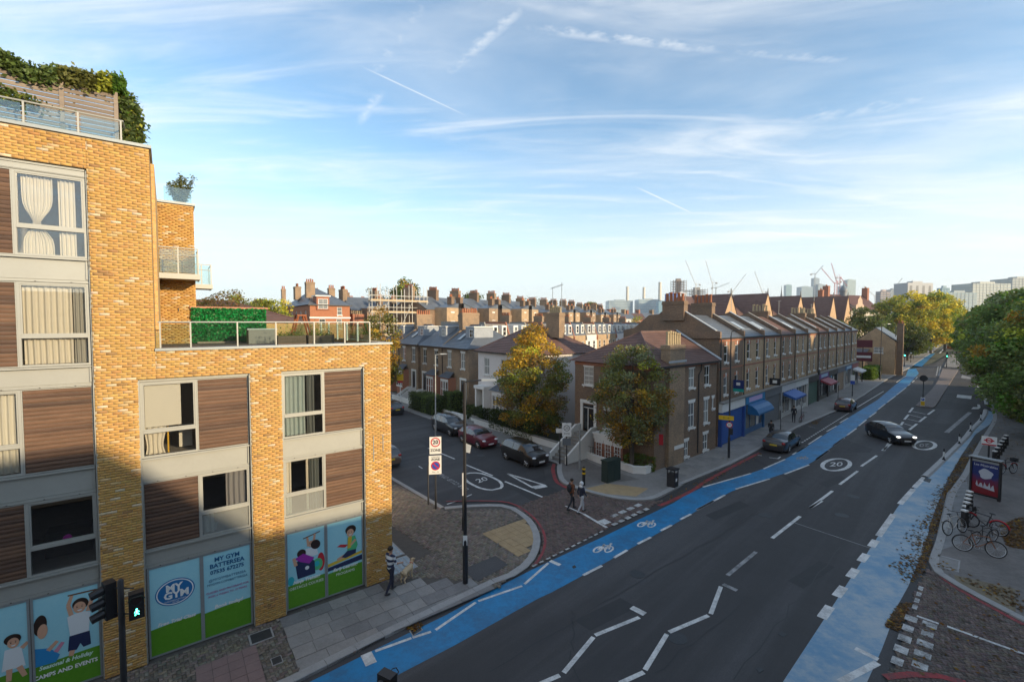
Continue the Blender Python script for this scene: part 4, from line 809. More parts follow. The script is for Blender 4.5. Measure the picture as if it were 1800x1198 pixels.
figure(P_[4], [('brown', 'l', [(-3.3, 2.52, .018), (-2.72, 2.64, .018)]), ('skin', 'l', [(-3.16, 2.53, .035), (-3.12, 2.2, .045)]), ('skin', 'l', [(-2.9, 2.6, .035), (-2.96, 2.2, .045)]), ('hair', 'e', (-2.88, 2.2, .16, .18, .6)), ('skin', 'e', (-3.03, 2.26, .10, .12, 0)), ('white', 'p', [(-3.22, 2.12), (-2.86, 2.12), (-2.78, 1.8), (-3.2, 1.78)]), ('red', 'e', (-2.7, 1.5, .13, .34, 0)), ('green', 'e', (-2.82, 1.44, .18, .22, 0)), ('teal', 'e', (-2.84, 1.46, .09, .1, 0)), ('navy', 'p', [(-3.58, 1.72), (-3.2, 1.86), (-2.92, 1.6), (-2.9, 1.12), (-3.5, 1.1)]), ('hair', 'e', (-3.36, 2.0, .15, .15, 0)), ('purple', 'p', [(-3.6, 1.86), (-3.3, 1.98), (-2.92, 1.72), (-3.1, 1.55), (-3.4, 1.7)]), ('skin', 'l', [(-3.55, 1.6, .06), (-3.62, 1.9, .05)]), ('teal', 'e', (-3.72, 1.1, .11, .16, 0)), ('white', 'e', (-3.18, 1.42, .07, .07, 0))], Y_)
figure(P_[5], [('yellow', 'p', [(-2.46, 1.3), (-1.18, 1.46), (-1.18, 1.36), (-2.46, 1.18)]), ('navy', 'p', [(-2.46, 1.16), (-1.18, 1.3), (-1.18, 1.1), (-2.46, 1.02)]), ('skin', 'l', [(-1.62, 1.5, .08), (-1.9, 1.42, .07), (-2.12, 1.36, .05)]), ('navy', 'p', [(-1.4, 1.66), (-1.72, 1.62), (-1.96, 1.42), (-1.8, 1.34), (-1.42, 1.42)]), ('green', 'p', [(-1.72, 2.12), (-1.44, 2.12), (-1.34, 1.74), (-1.4, 1.58), (-1.74, 1.6)]), ('yellow', 'p', [(-1.7, 2.12), (-1.56, 2.12), (-1.6, 1.7), (-1.74, 1.68)]), ('hair', 'e', (-1.6, 2.38, .2, .18, 0)), ('skin', 'e', (-1.62, 2.27, .13, .15, 0)), ('red', 'p', [(-2.12, 1.86), (-1.82, 1.76), (-1.7, 1.84), (-2.0, 1.92)]), ('skin', 'l', [(-1.42, 1.96, .05), (-1.62, 1.78, .04)])], Y_)
# ---- roof terrace of the lower wing: glass balustrade
posts = [-7.2, -6.44, -5.17, -4.02, -2.77, -1.68, -.72]
b = MB(); b.tube([(-7.25, .28, 10.32), (-.72, .28, 10.32), (-.72, 12, 10.32)], .024, 8); bal = b.build('balustrade', M_alu, blk)
for x in posts: bb = MB(); bb.box(x-.02, x+.02, .24, .32, 9.53, 10.32); bb.build('baluster', M_alu, bal)
for k in range(1, 9): bb = MB(); bb.box(-.75, -.69, .28+k*1.4-.03, .28+k*1.4+.03, 9.53, 10.32); bb.build('baluster', M_blind, bal)
for a, c in zip(posts, posts[1:]): bb = MB(); bb.box(a+.04, c-.04, .27, .282, 9.57, 10.26); bb.build('pane', M_balglass, bal)
for k in range(8): bb = MB(); bb.box(-.724, -.712, .34+k*1.4, .28+(k+1)*1.4-.06, 9.57, 10.26); bb.build('pane', M_balglass, bal)
b = MB(); b.box(-3.1, -.35, 11.2, 11.4, 9.36, 10.25); b.build('terrace_parapet', M_ybr, blk)
# ---- balconies behind
def balcony(x0, x1, y0, y1, z):
    b = MB(); b.box(x0, x1, y0, y1, z-.16, z); b.box(x0-.03, x1+.03, y0-.03, y0, z-.2, z+.03); b.box(x1, x1+.03, y0, y1, z-.2, z+.03); o = b.build('balcony', M_alu, blk)
    b = MB()
    for x in (x0+.05, (x0+x1)/2, x1-.03): b.box(x-.025, x+.025, y0+.0, y0+.03, z+.031, z+1.1)
    b.box(x1-.03, x1, y1-.05, y1, z+.03, z+1.1); b.tube([(x0, y0+.015, z+1.1), (x1-.015, y0+.015, z+1.1), (x1-.015, y1, z+1.1)], .025, 6); b.tube([(x0, y0+.015, z+.8), (x1-.015, y0+.015, z+.8)], .018, 6); b.build('rail', M_alu, o)
    b = MB(); b.box(x0+.1, x1-.08, y0+.035, y0+.045, z+.06, z+1.04); b.build('pane', M_balglass, o); b = MB(); b.box(x1-.012, x1-.004, y0+.08, y1-.08, z+.06, z+1.04); b.build('pane', M_balglass, o)
    return o
balcony(TX+.02, -5.86, 6.6, 7.98, 12.35); balcony(-5.93, -5.0, 12.6, 14.6, 12.35)
b = MB(); b.box(TX+.01, TX+.10, 1.2, 7.9, 9.36, 15.3); b.build('brick_rib', M_ybr, blk)
b = MB(); b.box(-6.62, -6.58, 8.03-.06, 8.0-.01, 10.8, 10.95); b.build('wall_lamp', M_dark, blk)
b = MB(); b.box(-7.0, -6.0, 8.3, 8.34, 15.66, 16.35); b.build('roof_screen', M_balglass, blk)
b = MB()
for x in (-.34, -.72): b.box(x-.012, x+.012, -.02, -.004, 4.9+(.34 if x > -.5 else 0), 5.9)
b.build('wall_bracket', M_aluD, blk)
# ---- things standing on the roofs
def LBT(name, label, cat, x, y, z, group=None): w = LB(x, y); return thing(name, label, cat, (w[0], w[1], z), UA, group)
fen = LBT('timber_fence', 'weathered horizontal board fence along the top roof of the yellow brick block', 'fence', 0, .85, 15.39)
for (a, c) in ((-12.5, -10.9), (-10.8, -9.28), (-9.2, -8.12)):
    for k in range(13): b = MB(); b.box(a, c, 0, .03, .06+k*.125, .06+k*.125+.102); b.build('board', random.choice(M_fenceb), fen)
for x in (-10.85, -9.24, -8.08): b = MB(); b.box(x-.05, x+.05, -.03, .05, 0, 1.74); b.build('post', M_fenceb[2], fen)
for k in range(13): b = MB(); b.box(-8.06, -8.03, .06, 3.0, .06+k*.125, .06+k*.125+.102); b.build('board', random.choice(M_fenceb), fen)
ral = LBT('glass_balustrade', 'low glass and steel balustrade in front of the roof fence', 'balustrade', 0, .2, 15.49)
b = MB(); b.tube([(-12.5, 0, .62), (-7.9, 0, .62), (-7.9, 3, .62)], .025, 8); b.build('rail', M_alu, ral)
for x in (-10.9, -9.9, -8.85, -7.95): b = MB(); b.box(x-.02, x+.02, -.02, .02, 0, .62); b.build('baluster', M_alu, ral)
for a, c in zip((-11.9, -10.9, -9.9, -8.85), (-10.9, -9.9, -8.85, -7.95)): b = MB(); b.box(a+.05, c-.05, -.006, .006, .05, .56); b.build('pane', M_balglass, ral)
scr = LBT('hedge_screen', 'bright green artificial leaf screen on the roof terrace', 'screen', -4.64, 7.9, 9.36)
b = MB(); b.box(-1.5, 1.5, .05, .18, 0, 1.6); b.build('backing', mat('screen_board', (.03, .12, .05), .9), scr); b = MB(); b.box(-1.55, 1.6, -.02, .3, 1.602, 1.68); b.build('cap', mat('red_cap', (.42, .2, .13), .8), scr)
b = MB(); b.box(-1.3, .2, -.12, -.05, 0, .08); b.build('base_board', M_fenceb[2], scr)
box_ = LBT('storage_box', 'grey metal storage box beside the green leaf screen', 'storage box', -3.6, 6.2, 9.36); b = MB(); b.box(-.55, .55, -.35, .35, .0, .62); b.build('body', mat('box_grey', (.2, .19, .18), .6), box_); b = MB(); b.box(-.6, .6, -.4, .4, .621, .68); b.build('lid', M_aluD, box_)
M_pot = mat('planter_timber', (.14, .10, .075), .85, var=.5, vscale=3)
for i, x in enumerate((-2.75, -1.55)):
    pl = LBT('planter', ['timber planter trough of herbs, left of the pair on the roof terrace', 'timber planter trough of herbs, right of the pair on the roof terrace'][i], 'planter', x, 4.2, 9.36, 'roof terrace planters'); b = MB()
    for k in range(3): b.box(-.52, .52, -.22, -.19, k*.13, k*.13+.12); b.box(-.52, .52, .19, .22, k*.13, k*.13+.12)
    b.box(-.55, -.521, -.22, .22, 0, .4); b.box(.521, .55, -.22, .22, 0, .4); b.build('trough', M_pot, pl); b = MB(); b.box(-.51, .51, -.185, .185, .3, .34); b.build('soil', M_sand, pl)
tr_ = LBT('folding_trestle', 'rust coloured timber trestle standing among the terrace planters', 'trestle', -2.1, 5.4, 9.36); b = MB(); M_rust = mat('rust_timber', (.30, .09, .03), .7)
for s in (-1, 1): 
    for yy in (-.25, .25): bb = MB(); bb.bar((s*.15, yy, 1.25), (s*.45, yy, 0), .06); bb.build('leg', M_rust, tr_)
b.box(-.2, .2, -.3, .3, 1.25, 1.31); b.build('top_bar', M_rust, tr_)

# ================================================================== Victorian houses and shop terrace
M_lbr = brickmat('london_brick', (.25, .165, .10), (.32, .21, .125), (.26, .22, .17), sootamt=.5)
M_lbr2 = brickmat('london_brick_dark', (.17, .105, .068), (.22, .14, .085), (.16, .135, .11), sootamt=.5)
M_lbr3 = brickmat('gault_brick', (.36, .245, .14), (.44, .30, .17), (.33, .27, .2), sootamt=.35)
M_rbr = brickmat('red_brick', (.30, .10, .055), (.36, .125, .06), (.25, .2, .16), sootamt=.25)
M_slate = mat('slate_roof', (.12, .14, .17), .4, var=.6, vscale=.9, dark=.6, spec=.5, bump=.2, bscale=20)
M_tile = mat('brown_tile_roof', (.15, .085, .07), .65, var=.6, vscale=1.1, dark=.55, bump=.3, bscale=18)
M_lead = mat('lead_flashing', (.36, .39, .42), .5, var=.4, vscale=2, dark=.7)
M_stucco = mat('white_stucco', (.74, .73, .70), .7, var=.4, vscale=1.2, dark=.8)
M_render = mat('pale_render', (.68, .64, .62), .8, var=.35, vscale=.6, dark=.82)
M_pot_t = mat('terracotta_pot', (.36, .13, .06), .8, var=.5, vscale=6, dark=.6); M_pot_b = mat('buff_pot', (.42, .33, .2), .8, var=.5, vscale=6, dark=.6)
M_pdark = mat('pane_dark', (.025, .03, .035), .06, spec=.9, var=.3, vscale=2, dark=.5); M_pblind = mat('pane_with_blind', (.30, .31, .30), .08, spec=.9); M_pnet = mat('pane_with_net', (.15, .16, .165), .08, spec=.9)
M_black = mat('black_iron', (.018, .018, .02), .45); M_blackd = mat('black_door', (.015, .014, .018), .3); M_wframe = mat('white_joinery', (.72, .72, .70), .5); M_gutter = mat('gutter_black', (.03, .03, .032), .5)
M_stone = mat('grey_stone', (.27, .26, .24), .8, var=.5, vscale=2)
def lerp3(a, b, t): return tuple(a[i]+(b[i]-a[i])*t for i in range(3))
def slope(mb, a, b, c, d, n, lift=.03, mi=0):
    """tile courses between eaves a-b and ridge d-c, each course stepped over the one below."""
    nr = (Vector(b)-Vector(a)).cross(Vector(d)-Vector(a)); 
    if nr.length < 1e-6: nr = (Vector(b)-Vector(a)).cross(Vector(c)-Vector(a))
    nr.normalize(); 
    if nr.z < 0: nr = -nr
    for i in range(n):
        t0, t1 = i/n, (i+1)/n; p = [lerp3(a, d, t0), lerp3(b, c, t0), lerp3(b, c, t1), lerp3(a, d, t1)]; L = nr*lift
        lo = [tuple(Vector(p[0])+L), tuple(Vector(p[1])+L)]
        mb.add([lo[0], lo[1], p[2], p[3], p[0], p[1]], [(0, 1, 2, 3), (4, 5, 1, 0)], mi)
def wall_holes(mb, W, z0, z1, holes, y=0., rev=.11, mi=0):
    """front wall 0..W with rectangular openings and real reveals (local x along, y inwards)."""
    holes = [h for h in holes]; xs = sorted({0., W, *[h[0] for h in holes], *[h[1] for h in holes]}); zs = sorted({z0, z1, *[h[2] for h in holes], *[h[3] for h in holes]})
    for xa, xb in zip(xs, xs[1:]):
        for za, zb in zip(zs, zs[1:]):
            cx, cz = (xa+xb)/2, (za+zb)/2
            if any(h[0] < cx < h[1] and h[2] < cz < h[3] for h in holes): continue
            mb.quad((xa, y, za), (xb, y, za), (xb, y, zb), (xa, y, zb), mi)
    for (a, b, c, d) in holes:
        e = y+rev
        mb.quad((a, y, c), (a, y, d), (a, e, d), (a, e, c), mi); mb.quad((b, y, c), (b, e, c), (b, e, d), (b, y, d), mi); mb.quad((a, y, c), (a, e, c), (b, e, c), (b, y, c), mi); mb.quad((a, y, d), (b, y, d), (b, e, d), (a, e, d), mi)
WCACHE = {}
def win_meshes(w, h, style):
    k = (round(w, 2), round(h, 2), style)
    if k in WCACHE: return WCACHE[k]
    b = MB(); t = .06; b.box(-w/2, -w/2+t, .05, .13, 0, h); b.box(w/2-t, w/2, .05, .13, 0, h); b.box(-w/2+t, w/2-t, .05, .13, 0, t); b.box(-w/2+t, w/2-t, .05, .13, h-t, h)
    if style != 'plain': b.box(-w/2+t, w/2-t, .045, .12, h*.5-.03, h*.5+.03)
    if style in ('sash2', 'sash3'): b.box(-.015, .015, .06, .11, t, h*.5-.031); b.box(-.015, .015, .06, .11, h*.5+.031, h-t)
    if style == 'sash3':
        for q in (.25, .75): b.box(-w/2+t, -.016, .065, .105, h*q-.012, h*q+.012); b.box(.016, w/2-t, .065, .105, h*q-.012, h*q+.012)
    me = bpy.data.meshes.new('window'); me.from_pydata(b.v, [], b.f); me.materials.append(M_wframe)
    pa = MB().box(-w/2+.03, w/2-.03, .09, .10, .03, h-.03); pm = []
    for m in (M_pdark, M_pblind, M_pnet):
        q = bpy.data.meshes.new('pane'); q.from_pydata(pa.v, [], pa.f); q.materials.append(m); pm.append(q)
    s = MB().box(-w/2-.09, w/2+.09, -.1, .05, -.12, -.002); s.box(-w/2, -w/2+.08, -.07, 0, -.22, -.121); s.box(w/2-.08, w/2, -.07, 0, -.22, -.121)
    sm = bpy.data.meshes.new('sill'); sm.from_pydata(s.v, [], s.f); sm.materials.append(M_stucco)
    l = MB().add([(-w/2-.02, -.02, h+.002), (w/2+.02, -.02, h+.002), (w/2+.1, -.02, h+.24), (-w/2-.1, -.02, h+.24), (-w/2-.02, .02, h+.002), (w/2+.02, .02, h+.002), (w/2+.1, .02, h+.24), (-w/2-.1, .02, h+.24)], [(0, 1, 2, 3), (0, 4, 5, 1), (3, 2, 6, 7), (0, 3, 7, 4), (1, 5, 6, 2)])
    lm = bpy.data.meshes.new('lintel'); lm.from_pydata(l.v, [], l.f); lm.materials.append(M_stucco)
    WCACHE[k] = (me, pm, sm, lm); return WCACHE[k]
def window(parent, x, z, w, h, face='f', style='sash2', sill=True, lintel=True, W=0, at=None, pane=None, y=0.):
    """face f: on y=0; r: on x=W (x = distance back); l: on x=0 (x = distance back)."""
    me, pm, sm, lm = win_meshes(w, h, style)
    loc, rz = {'f': ((x, y, z), 0.), 'r': ((W-y, x, z), math.pi/2), 'l': ((y, x, z), -math.pi/2)}[face]
    o = link('window', me, parent, loc, rz); link('pane', pm[pane if pane is not None else random.choice((0, 0, 0, 2, 2, 1))], o)
    if sill: link('sill', sm, o)
    if lintel: link('lintel', lm, o)
    return o
def chimney(parent, x, y, z0, z1, w, d, pots, m, mp=None, ph=.55, along='x'):
    b = MB(); b.box(x-w/2, x+w/2, y-d/2, y+d/2, z0, z1-.3); b.box(x-w/2-.05, x+w/2+.05, y-d/2-.05, y+d/2+.05, z1-.3, z1-.16); b.box(x-w/2-.02, x+w/2+.02, y-d/2-.02, y+d/2+.02, z1-.16, z1)
    c = b.build('chimney', m, parent); L = (w if along == 'x' else d)
    for i in range(pots):
        t = (i+.5)/pots-.5; px_, py_ = (x+t*L*.9, y) if along == 'x' else (x, y+t*L*.9); r = min(.14, L*.9/pots*.42); h = ph*random.uniform(.85, 1.12)
        q = MB(); q.lathe([(r*1.05, z1), (r*.95, z1+h*.12), (r*.8, z1+h*.8), (r, z1+h*.86), (r, z1+h), (r*.7, z1+h), (r*.7, z1+h*.5)], 8, x if along == 'y' else px_, py_); q.build('chimney_pot', mp or M_pot_t, c)
    return c
def pipe(parent, pts, r=.05, m=None): b = MB(); b.tube(pts, r, 6); return b.build('drainpipe', m or M_gutter, parent)
def hip_roof(parent, W, D, z, zr, m, hipl=True, hipr=True, n=16, ov=.3, inset=None):
    b = MB(); k = D/2 if inset is None else inset; rl = (k if hipl else -ov*.0); rr = W-(k if hipr else 0); y0, y1 = -ov, D+ov; x0, x1 = -ov if hipl else 0, W+ov if hipr else W
    A, B, C, D_ = (x0, y0, z), (x1, y0, z), (x1, y1, z), (x0, y1, z); r0, r1 = (rl, D/2, zr), (rr, D/2, zr)
    slope(b, A, B, r1, r0, n); slope(b, C, D_, r0, r1, n)
    if hipl: slope(b, D_, A, r0, r0, n)
    if hipr: slope(b, B, C, r1, r1, n)
    if not hipl: b.face([(0, 0, z), (0, D, z), r0])
    if not hipr: b.face([(W, 0, z), r1, (W, D, z)])
    o = b.build('roof', m, parent)
    c = MB(); c.tube([r0, r1], .10, 6)
    if hipl: c.tube([A, r0], .07, 5); c.tube([D_, r0], .07, 5)
    if hipr: c.tube([B, r1], .07, 5); c.tube([C, r1], .07, 5)
    c.build('ridge_tiles', m, o)
    g_ = MB(); g_.box(x0, x1, y0-.06, y0+.06, z-.12, z-.01); g_.build('gutter', M_gutter, parent); return o
def body(parent, W, D, z1, fh, lh=(), rh=(), m=None, z0=0.):
    b = MB(); wall_holes(b, W, z0, z1, fh)
    for holes, f in ((lh, 'l'), (rh, 'r')):
        t = MB(); hh = [((D-h[1], D-h[0], h[2], h[3]) if f == 'l' else h) for h in holes]; wall_holes(t, D, z0, z1, hh)
        if f == 'l': t.v = [(p[1], D-p[0], p[2]) for p in t.v]
        else: t.v = [(W-p[1], p[0], p[2]) for p in t.v]
        b.add(t.v, t.f)
    b.quad((W, D, z0), (0, D, z0), (0, D, z1), (W, D, z1)); return b.build('wall', m or M_lbr, parent)
def wh(c, w, z, h): return (c-w/2, c+w/2, z, z+h)
# ---------------- buildings along the near side of the road (behind and beside the viewpoint); unseen, placed and shaped to shade the street
def near_block(name, label, loc, rz, prof, depth, m):
    t = thing(name, label, 'building', loc, rz); b = MB(); b.extr(prof, 0, -depth, 'y'); b.build('wall', m, t)
    return t
vb = near_block('viewpoint_block', 'brick apartment block on the near side of the road holding the viewpoint', (U[0]*0-N[0]*.9, U[1]*0-N[1]*.9, 0), UA, [(-60, 0), (17.5, 0), (17.5, 7.9), (9.4, 8.3), (5.4, 12.0), (-60, 12.2)], 10, M_lbr)  # out of view; roofline sloped to set the shade edge on the facade opposite
for i, (k0, k1, h, lab) in enumerate(((-2, 20, 15.4, 'brick mansion block beyond the near side street, first of the row'), (20.5, 46, 16.2, 'brick mansion block beyond the near side street, second of the row'), (46.5, 80, 16.0, 'brick mansion block beyond the near side street, third of the row'))):
    o_ = (26+V_[0]*k0, 12.5+V_[1]*k0); t = thing('mansion_block', lab, 'building', (o_[0], o_[1], 0), VA, 'mansion blocks on the near side'); b = MB(); L = k1-k0  # out-of-view row added, heights set to shade houses and shops
    b.extr([(0, 0), (L, 0), (L, h-1.5), (L-2, h), (2, h), (0, h-1.5)], 0, -11, 'y'); b.build('wall', M_lbr, t)
t = thing('side_street_terrace', 'brick terrace closing the near side street behind the viewpoint', 'building', (27, -17, 0), VA); b = MB(); b.extr([(0, 0), (26, 0), (26, 12.8), (24, 14.6), (2, 14.6), (0, 12.8)], 0, -9, 'y'); b.build('wall', M_lbr, t)  # added out of view: keeps sunlight off the crossing and side road table
# ---------------- corner house
HA = math.atan2(.645, .764)
ch = thing('corner_house', 'brown brick corner house with tiled hip roof and tall buff chimney pots', 'house', (9.83, 31.21, 0), HA)
W_, D_, E_ = 9.0, 7.3, 7.2
fh = [wh(5.0, .86, 5.38, 1.45), wh(7.4, .84, 5.38, 1.5), wh(5.05, .9, 2.32, 1.9), wh(7.35, .82, 2.36, 1.85), wh(8.45, .34, 3.4, .8), wh(4.35, .62, .22, 1.15), wh(7.3, .8, .2, 1.25)]
lh = [wh(5.9, 1.0, 5.42, 1.42), wh(3.1, 1.0, 5.42, 1.42), wh(5.85, 1.1, 1.72, 2.1), wh(3.95, .75, 2.25, 1.4), wh(2.9, .75, 2.25, 1.4), wh(1.2, .8, 2.25, 1.5)]
body(ch, W_, D_, E_, fh, lh, (), M_lbr2)
for (c, z, w, h) in ((5.0, 5.38, .86, 1.45), (7.4, 5.38, .84, 1.5), (5.05, 2.32, .9, 1.9), (7.35, 2.36, .82, 1.85), (7.3, .2, .8, 1.25), (4.35, .22, .62, 1.15)): window(ch, c, z, w, h)
window(ch, 8.45, 3.4, .34, .8, style='plain')
for (c, z, w, h) in ((5.9, 5.42, 1.0, 1.42), (3.1, 5.42, 1.0, 1.42), (3.95, 2.25, .75, 1.4), (2.9, 2.25, .75, 1.4), (1.2, 2.25, .8, 1.5)): window(ch, c, z, w, h, 'l', 'sash3')
hip_roof(ch, W_, D_, E_+.05, 9.55, M_tile, True, False, 20)
b = MB(); b.box(-.25, W_+.02, -.05, -.003, E_-.25, E_-.0); b.box(-.05, -.003, -.02, D_, E_-.25, E_); b.build('eaves_band', M_rbr, ch)
b = MB(); b.tube([(W_+.02, -.35, E_+.1), (W_+.02, D_/2, 9.62)], .11, 4); b.build('verge_flashing', M_lead, ch)
st = chimney(ch, 2.5, .1, 0, 8.7, 2.05, .72, 6, M_lbr, M_pot_b, .95); b = MB(); b.box(1.3, 3.7, -.3, -.27, 7.45, 7.6); b.build('chimney_flashing', M_lead, st)
pipe(ch, [(3.72, -.08, 7.1), (3.72, -.08, .1)]); pipe(ch, [(6.35, -.08, 7.1), (6.3, -.08, 6.6), (5.95, -.08, 6.3), (5.95, -.08, .2)], .045)
# door with white surround, steps, basement bay
dr = MB(); dr.box(.06, .1, 5.32, 5.9, 1.72, 3.55); d_ = dr.build('door', M_blackd, ch); b = MB(); b.ball((.045, 5.42, 2.6), .03); b.build('door_handle', mat('brass', (.6, .42, .15), .3, metal=1), d_)
b = MB(); b.box(-.08, .1, 5.05, 5.29, 1.72, 3.95); b.box(-.08, .1, 6.42, 6.66, 1.72, 3.95); b.box(-.1, .1, 5.05, 6.66, 3.951, 4.2); b.box(.02, .1, 5.291, 6.419, 3.56, 3.62); b.box(.03, .1, 5.92, 5.98, 1.72, 3.56); b.build('door_surround', M_stucco, ch)
b = MB(); b.box(.06, .09, 5.99, 6.41, 1.9, 3.55); b.box(.06, .09, 5.30, 6.41, 3.63, 3.94); b.build('fanlight', M_pdark, ch)
for k in range(9): b = MB(); b.box(-.95-k*.3, -.65-k*.3 if k else 0.0-.01, 5.15, 6.55, 0, 1.70-k*.185); b.build('step', M_stone, ch)
for yy in (4.95, 6.58): b = MB(); b.extr([(-3.5, 0), (-3.5, .5), (-.65, 2.25), (-.02, 2.25), (-.02, 0)], yy, yy+.16, 'y'); b.build('stair_wall', M_stucco, ch)
by = MB(); by.box(-.75, -.003, 2.05, 4.65, 0, 1.55); bay = by.build('bay', M_rbr, ch)
b = MB(); b.box(-.86, -.003, 1.95, 4.75, 1.88, 2.02); b.box(-.80, -.003, 2.0, 4.7, 1.551, 1.879); b.build('bay_cornice', M_stucco, bay)
for c in (2.5, 3.35, 4.2): window(bay, c, .2, .55, 1.15, 'l', 'sash3', W=0, lintel=False, sill=False, y=-.84)
for c in (2.5, 3.35, 4.2): b = MB(); b.box(-.78, -.74, c-.4, c+.4, 1.3, 1.54); b.build('lintel', M_stucco, bay)
b = MB()
for k in range(14): b.tube([(-1.3, 1.7+k*.22, 0), (-1.3, 1.7+k*.22, 1.0)], .012, 4)
b.tube([(-1.3, 1.65, 1.0), (-1.3, 4.75, 1.0)], .015, 4); b.build('area_railing', M_black, ch)
b = MB(); b.box(2.2, 3.5, -.285, -.262, 1.15, 1.42); b.build('street_name_plate', M_stucco, ch)
b = MB(); b.box(-.035, -.01, 4.75, 4.78, 4.2, 6.2); b.build('wall_cable', M_stucco, ch)
# garden wall (white, low) round the corner house
def low_wall(name, label, pts, h, w, m, capm=None, caph=.07):
    P_ = [Vector((p[0], p[1], 0)) for p in pts]; b = MB(); c = MB(); n = len(P_); vs = []
    for i in range(n):
        t = P_[min(i+1, n-1)]-P_[max(i-1, 0)]; nn = Vector((-t.y, t.x, 0)).normalized(); vs.append((P_[i]-nn*w/2, P_[i]+nn*w/2, P_[i]-nn*(w/2+.04), P_[i]+nn*(w/2+.04)))
    for (a0, b0, a1, b1), (c0, d0, c1, d1) in zip(vs, vs[1:]):
        for mb, q, z0, z1 in ((b, (a0, c0, d0, b0), -.05, h), (c, (a1, c1, d1, b1), h, h+caph)): mb.prism([(p.x, p.y) for p in q], z0, z1)
    t = thing(name, label, 'wall', (0, 0, 0)); b.build('wall_body', m, t); c.build('coping', capm or m, t); return t
low_wall('garden_wall', 'low white garden wall curving round the corner house', smooth_line([(5.13, 35.32), (6.61, 32.87), (7.73, 31.83), (8.32, 30.85), (9.1, 30.73), (10.47, 32.08), (13.05, 34.41), (18.11, 38.89)], .5), .42, .22, M_stucco)
low_wall('garden_wall', 'low white wall along the side street by the white house', [(-16.28, 61.64), (-12.9, 57.3), (-4.85, 47.57)], .5, .2, M_stucco)
low_wall('garden_wall', 'low pale wall below the big golden tree', [(-4.18, 46.75), (-1.64, 43.49), (0.41, 40.85), (2.86, 37.8), (4.64, 35.63)], .55, .2, M_stucco, M_stone)
# ---------------- side-street houses
SA = math.atan2(-.788, .6156); SX = (.6156, -.788); SY = (.788, .6156)
def bay_win(parent, x, w, z0, z1, dpt, m, n=3):
    b = MB(); b.prism([(x-w/2, -.002), (x-w/2+.35, -dpt), (x+w/2-.35, -dpt), (x+w/2, -.002)], 0, z1); o = b.build('bay', m, parent)
    for i in range(n): window(o, x+(i-(n-1)/2)*(w-.75)/n, z0, (w-.95)/n, z1-z0-.45, y=-dpt-.09, sill=False, lintel=False, style='sash')
    for i in range(n): c = x+(i-(n-1)/2)*(w-.75)/n; q = MB(); q.box(c-.3, c+.3, -dpt-.06, -dpt-.01, z1-.42, z1-.2); q.build('lintel', M_stucco, o)
    q = MB(); q.box(x-w/2+.3, x+w/2-.3, -dpt-.1, -dpt-.001, z0-.15, z0-.01); q.build('sill', M_stucco, o)
    q = MB(); slope(q, (x-w/2-.1, -dpt-.15, z1), (x+w/2+.1, -dpt-.15, z1), (x+w/2-.4, -.003, z1+.65), (x-w/2+.4, -.003, z1+.65), 6); q.build('bay_roof', M_slate, o); return o
def semi(label, loc, pitched=True, parent_m=None, dormer=True):
    t = thing('semi_detached_house', label, 'house', loc, SA, 'brick semi-detached houses on the side street'); W, D, E = 12.2, 8.0, 7.2; m = parent_m or M_lbr
    ups = [1.25, 4.4, 7.8, 10.95]; fh = [wh(x, .95, 4.85, 1.85) for x in ups]+[wh(1.2, 1.0, .9, 2.5), wh(11.0, 1.0, .9, 2.5)]
    body(t, W, D, E, fh, (), [wh(3.0, .8, 4.9, 1.5)], m)
    for x in ups: window(t, x, 4.85, .95, 1.85)
    window(t, 3.0, 4.9, .8, 1.5, 'r', W=W)
    for x in (1.2, 11.0):
        b = MB(); b.box(x-.45, x+.45, .07, .1, .9, 3.0); b.build('door', M_blackd, t); b = MB(); b.box(x-.5, x+.5, .06, .1, 3.02, 3.4); b.build('fanlight', M_pnet, t); b = MB(); b.box(x-.7, x-.502, -.06, .02, .9, 3.5); b.box(x+.502, x+.7, -.06, .02, .9, 3.5); b.box(x-.72, x+.72, -.08, .02, 3.501, 3.75); b.build('door_surround', M_stucco, t)
        for k in range(5): b = MB(); b.box(x-.6, x+.6, -.9-.28*k, -.62-.28*k if k else -.01, 0, .88-.17*k); b.build('step', M_stone, t)
        for s in (-.72, .62): b = MB(); b.extr([(-2.3, 0), (-2.3, .35), (-.65, 1.3), (-.02, 1.3), (-.02, 0)], x+s, x+s+.1, 'x'); b.build('stair_wall', M_stucco, t)
    bay_win(t, 4.2, 2.6, 1.2, 3.6, .85, M_rbr); bay_win(t, 8.0, 2.6, 1.2, 3.6, .85, M_rbr)
    hip_roof(t, W, D, E+.05, 10.0, M_slate, False, True, 18, inset=3.2)
    q = MB(); q.extr([(-.32, E+.02), (D/2, 10.35), (D+.3, E+.02), (D+.3, E-.3), (-.3, E-.3)], 5.95, 6.25, 'x'); q.build('party_wall', m, t)
    chimney(t, 6.1, 4.0, 9.4, 11.6, .9, 2.6, 7, M_lbr, None, .6, along='y')
    if dormer:
        for x, dz in ((10.0, 0), (3.2, 0)):
            b = MB(); b.box(x-.95, x+.95, 1.6, 4.4, 8.2, 9.75); d = b.build('dormer', mat('lead_cladding', (.30, .33, .37), .6, var=.4, vscale=1.5), t); window(d, x+.35, 8.5, .8, 1.0, y=1.5, sill=False, lintel=False); b = MB(); b.box(x-1.05, x+1.05, 1.5, 4.4, 9.751, 9.85); b.build('dormer_roof', M_stucco, d)
        b = MB(); b.add([(8.0, 1.0, 8.10), (8.7, 1.0, 8.10), (8.7, 2.1, 8.86), (8.0, 2.1, 8.86)], [(0, 1, 2, 3)]); b.v = [(x, y, z+.12) for x, y, z in b.v]; b.build('skylight', M_pblind, t)
    pipe(t, [(6.1, -.07, 7.1), (6.1, -.07, .2)]); return t
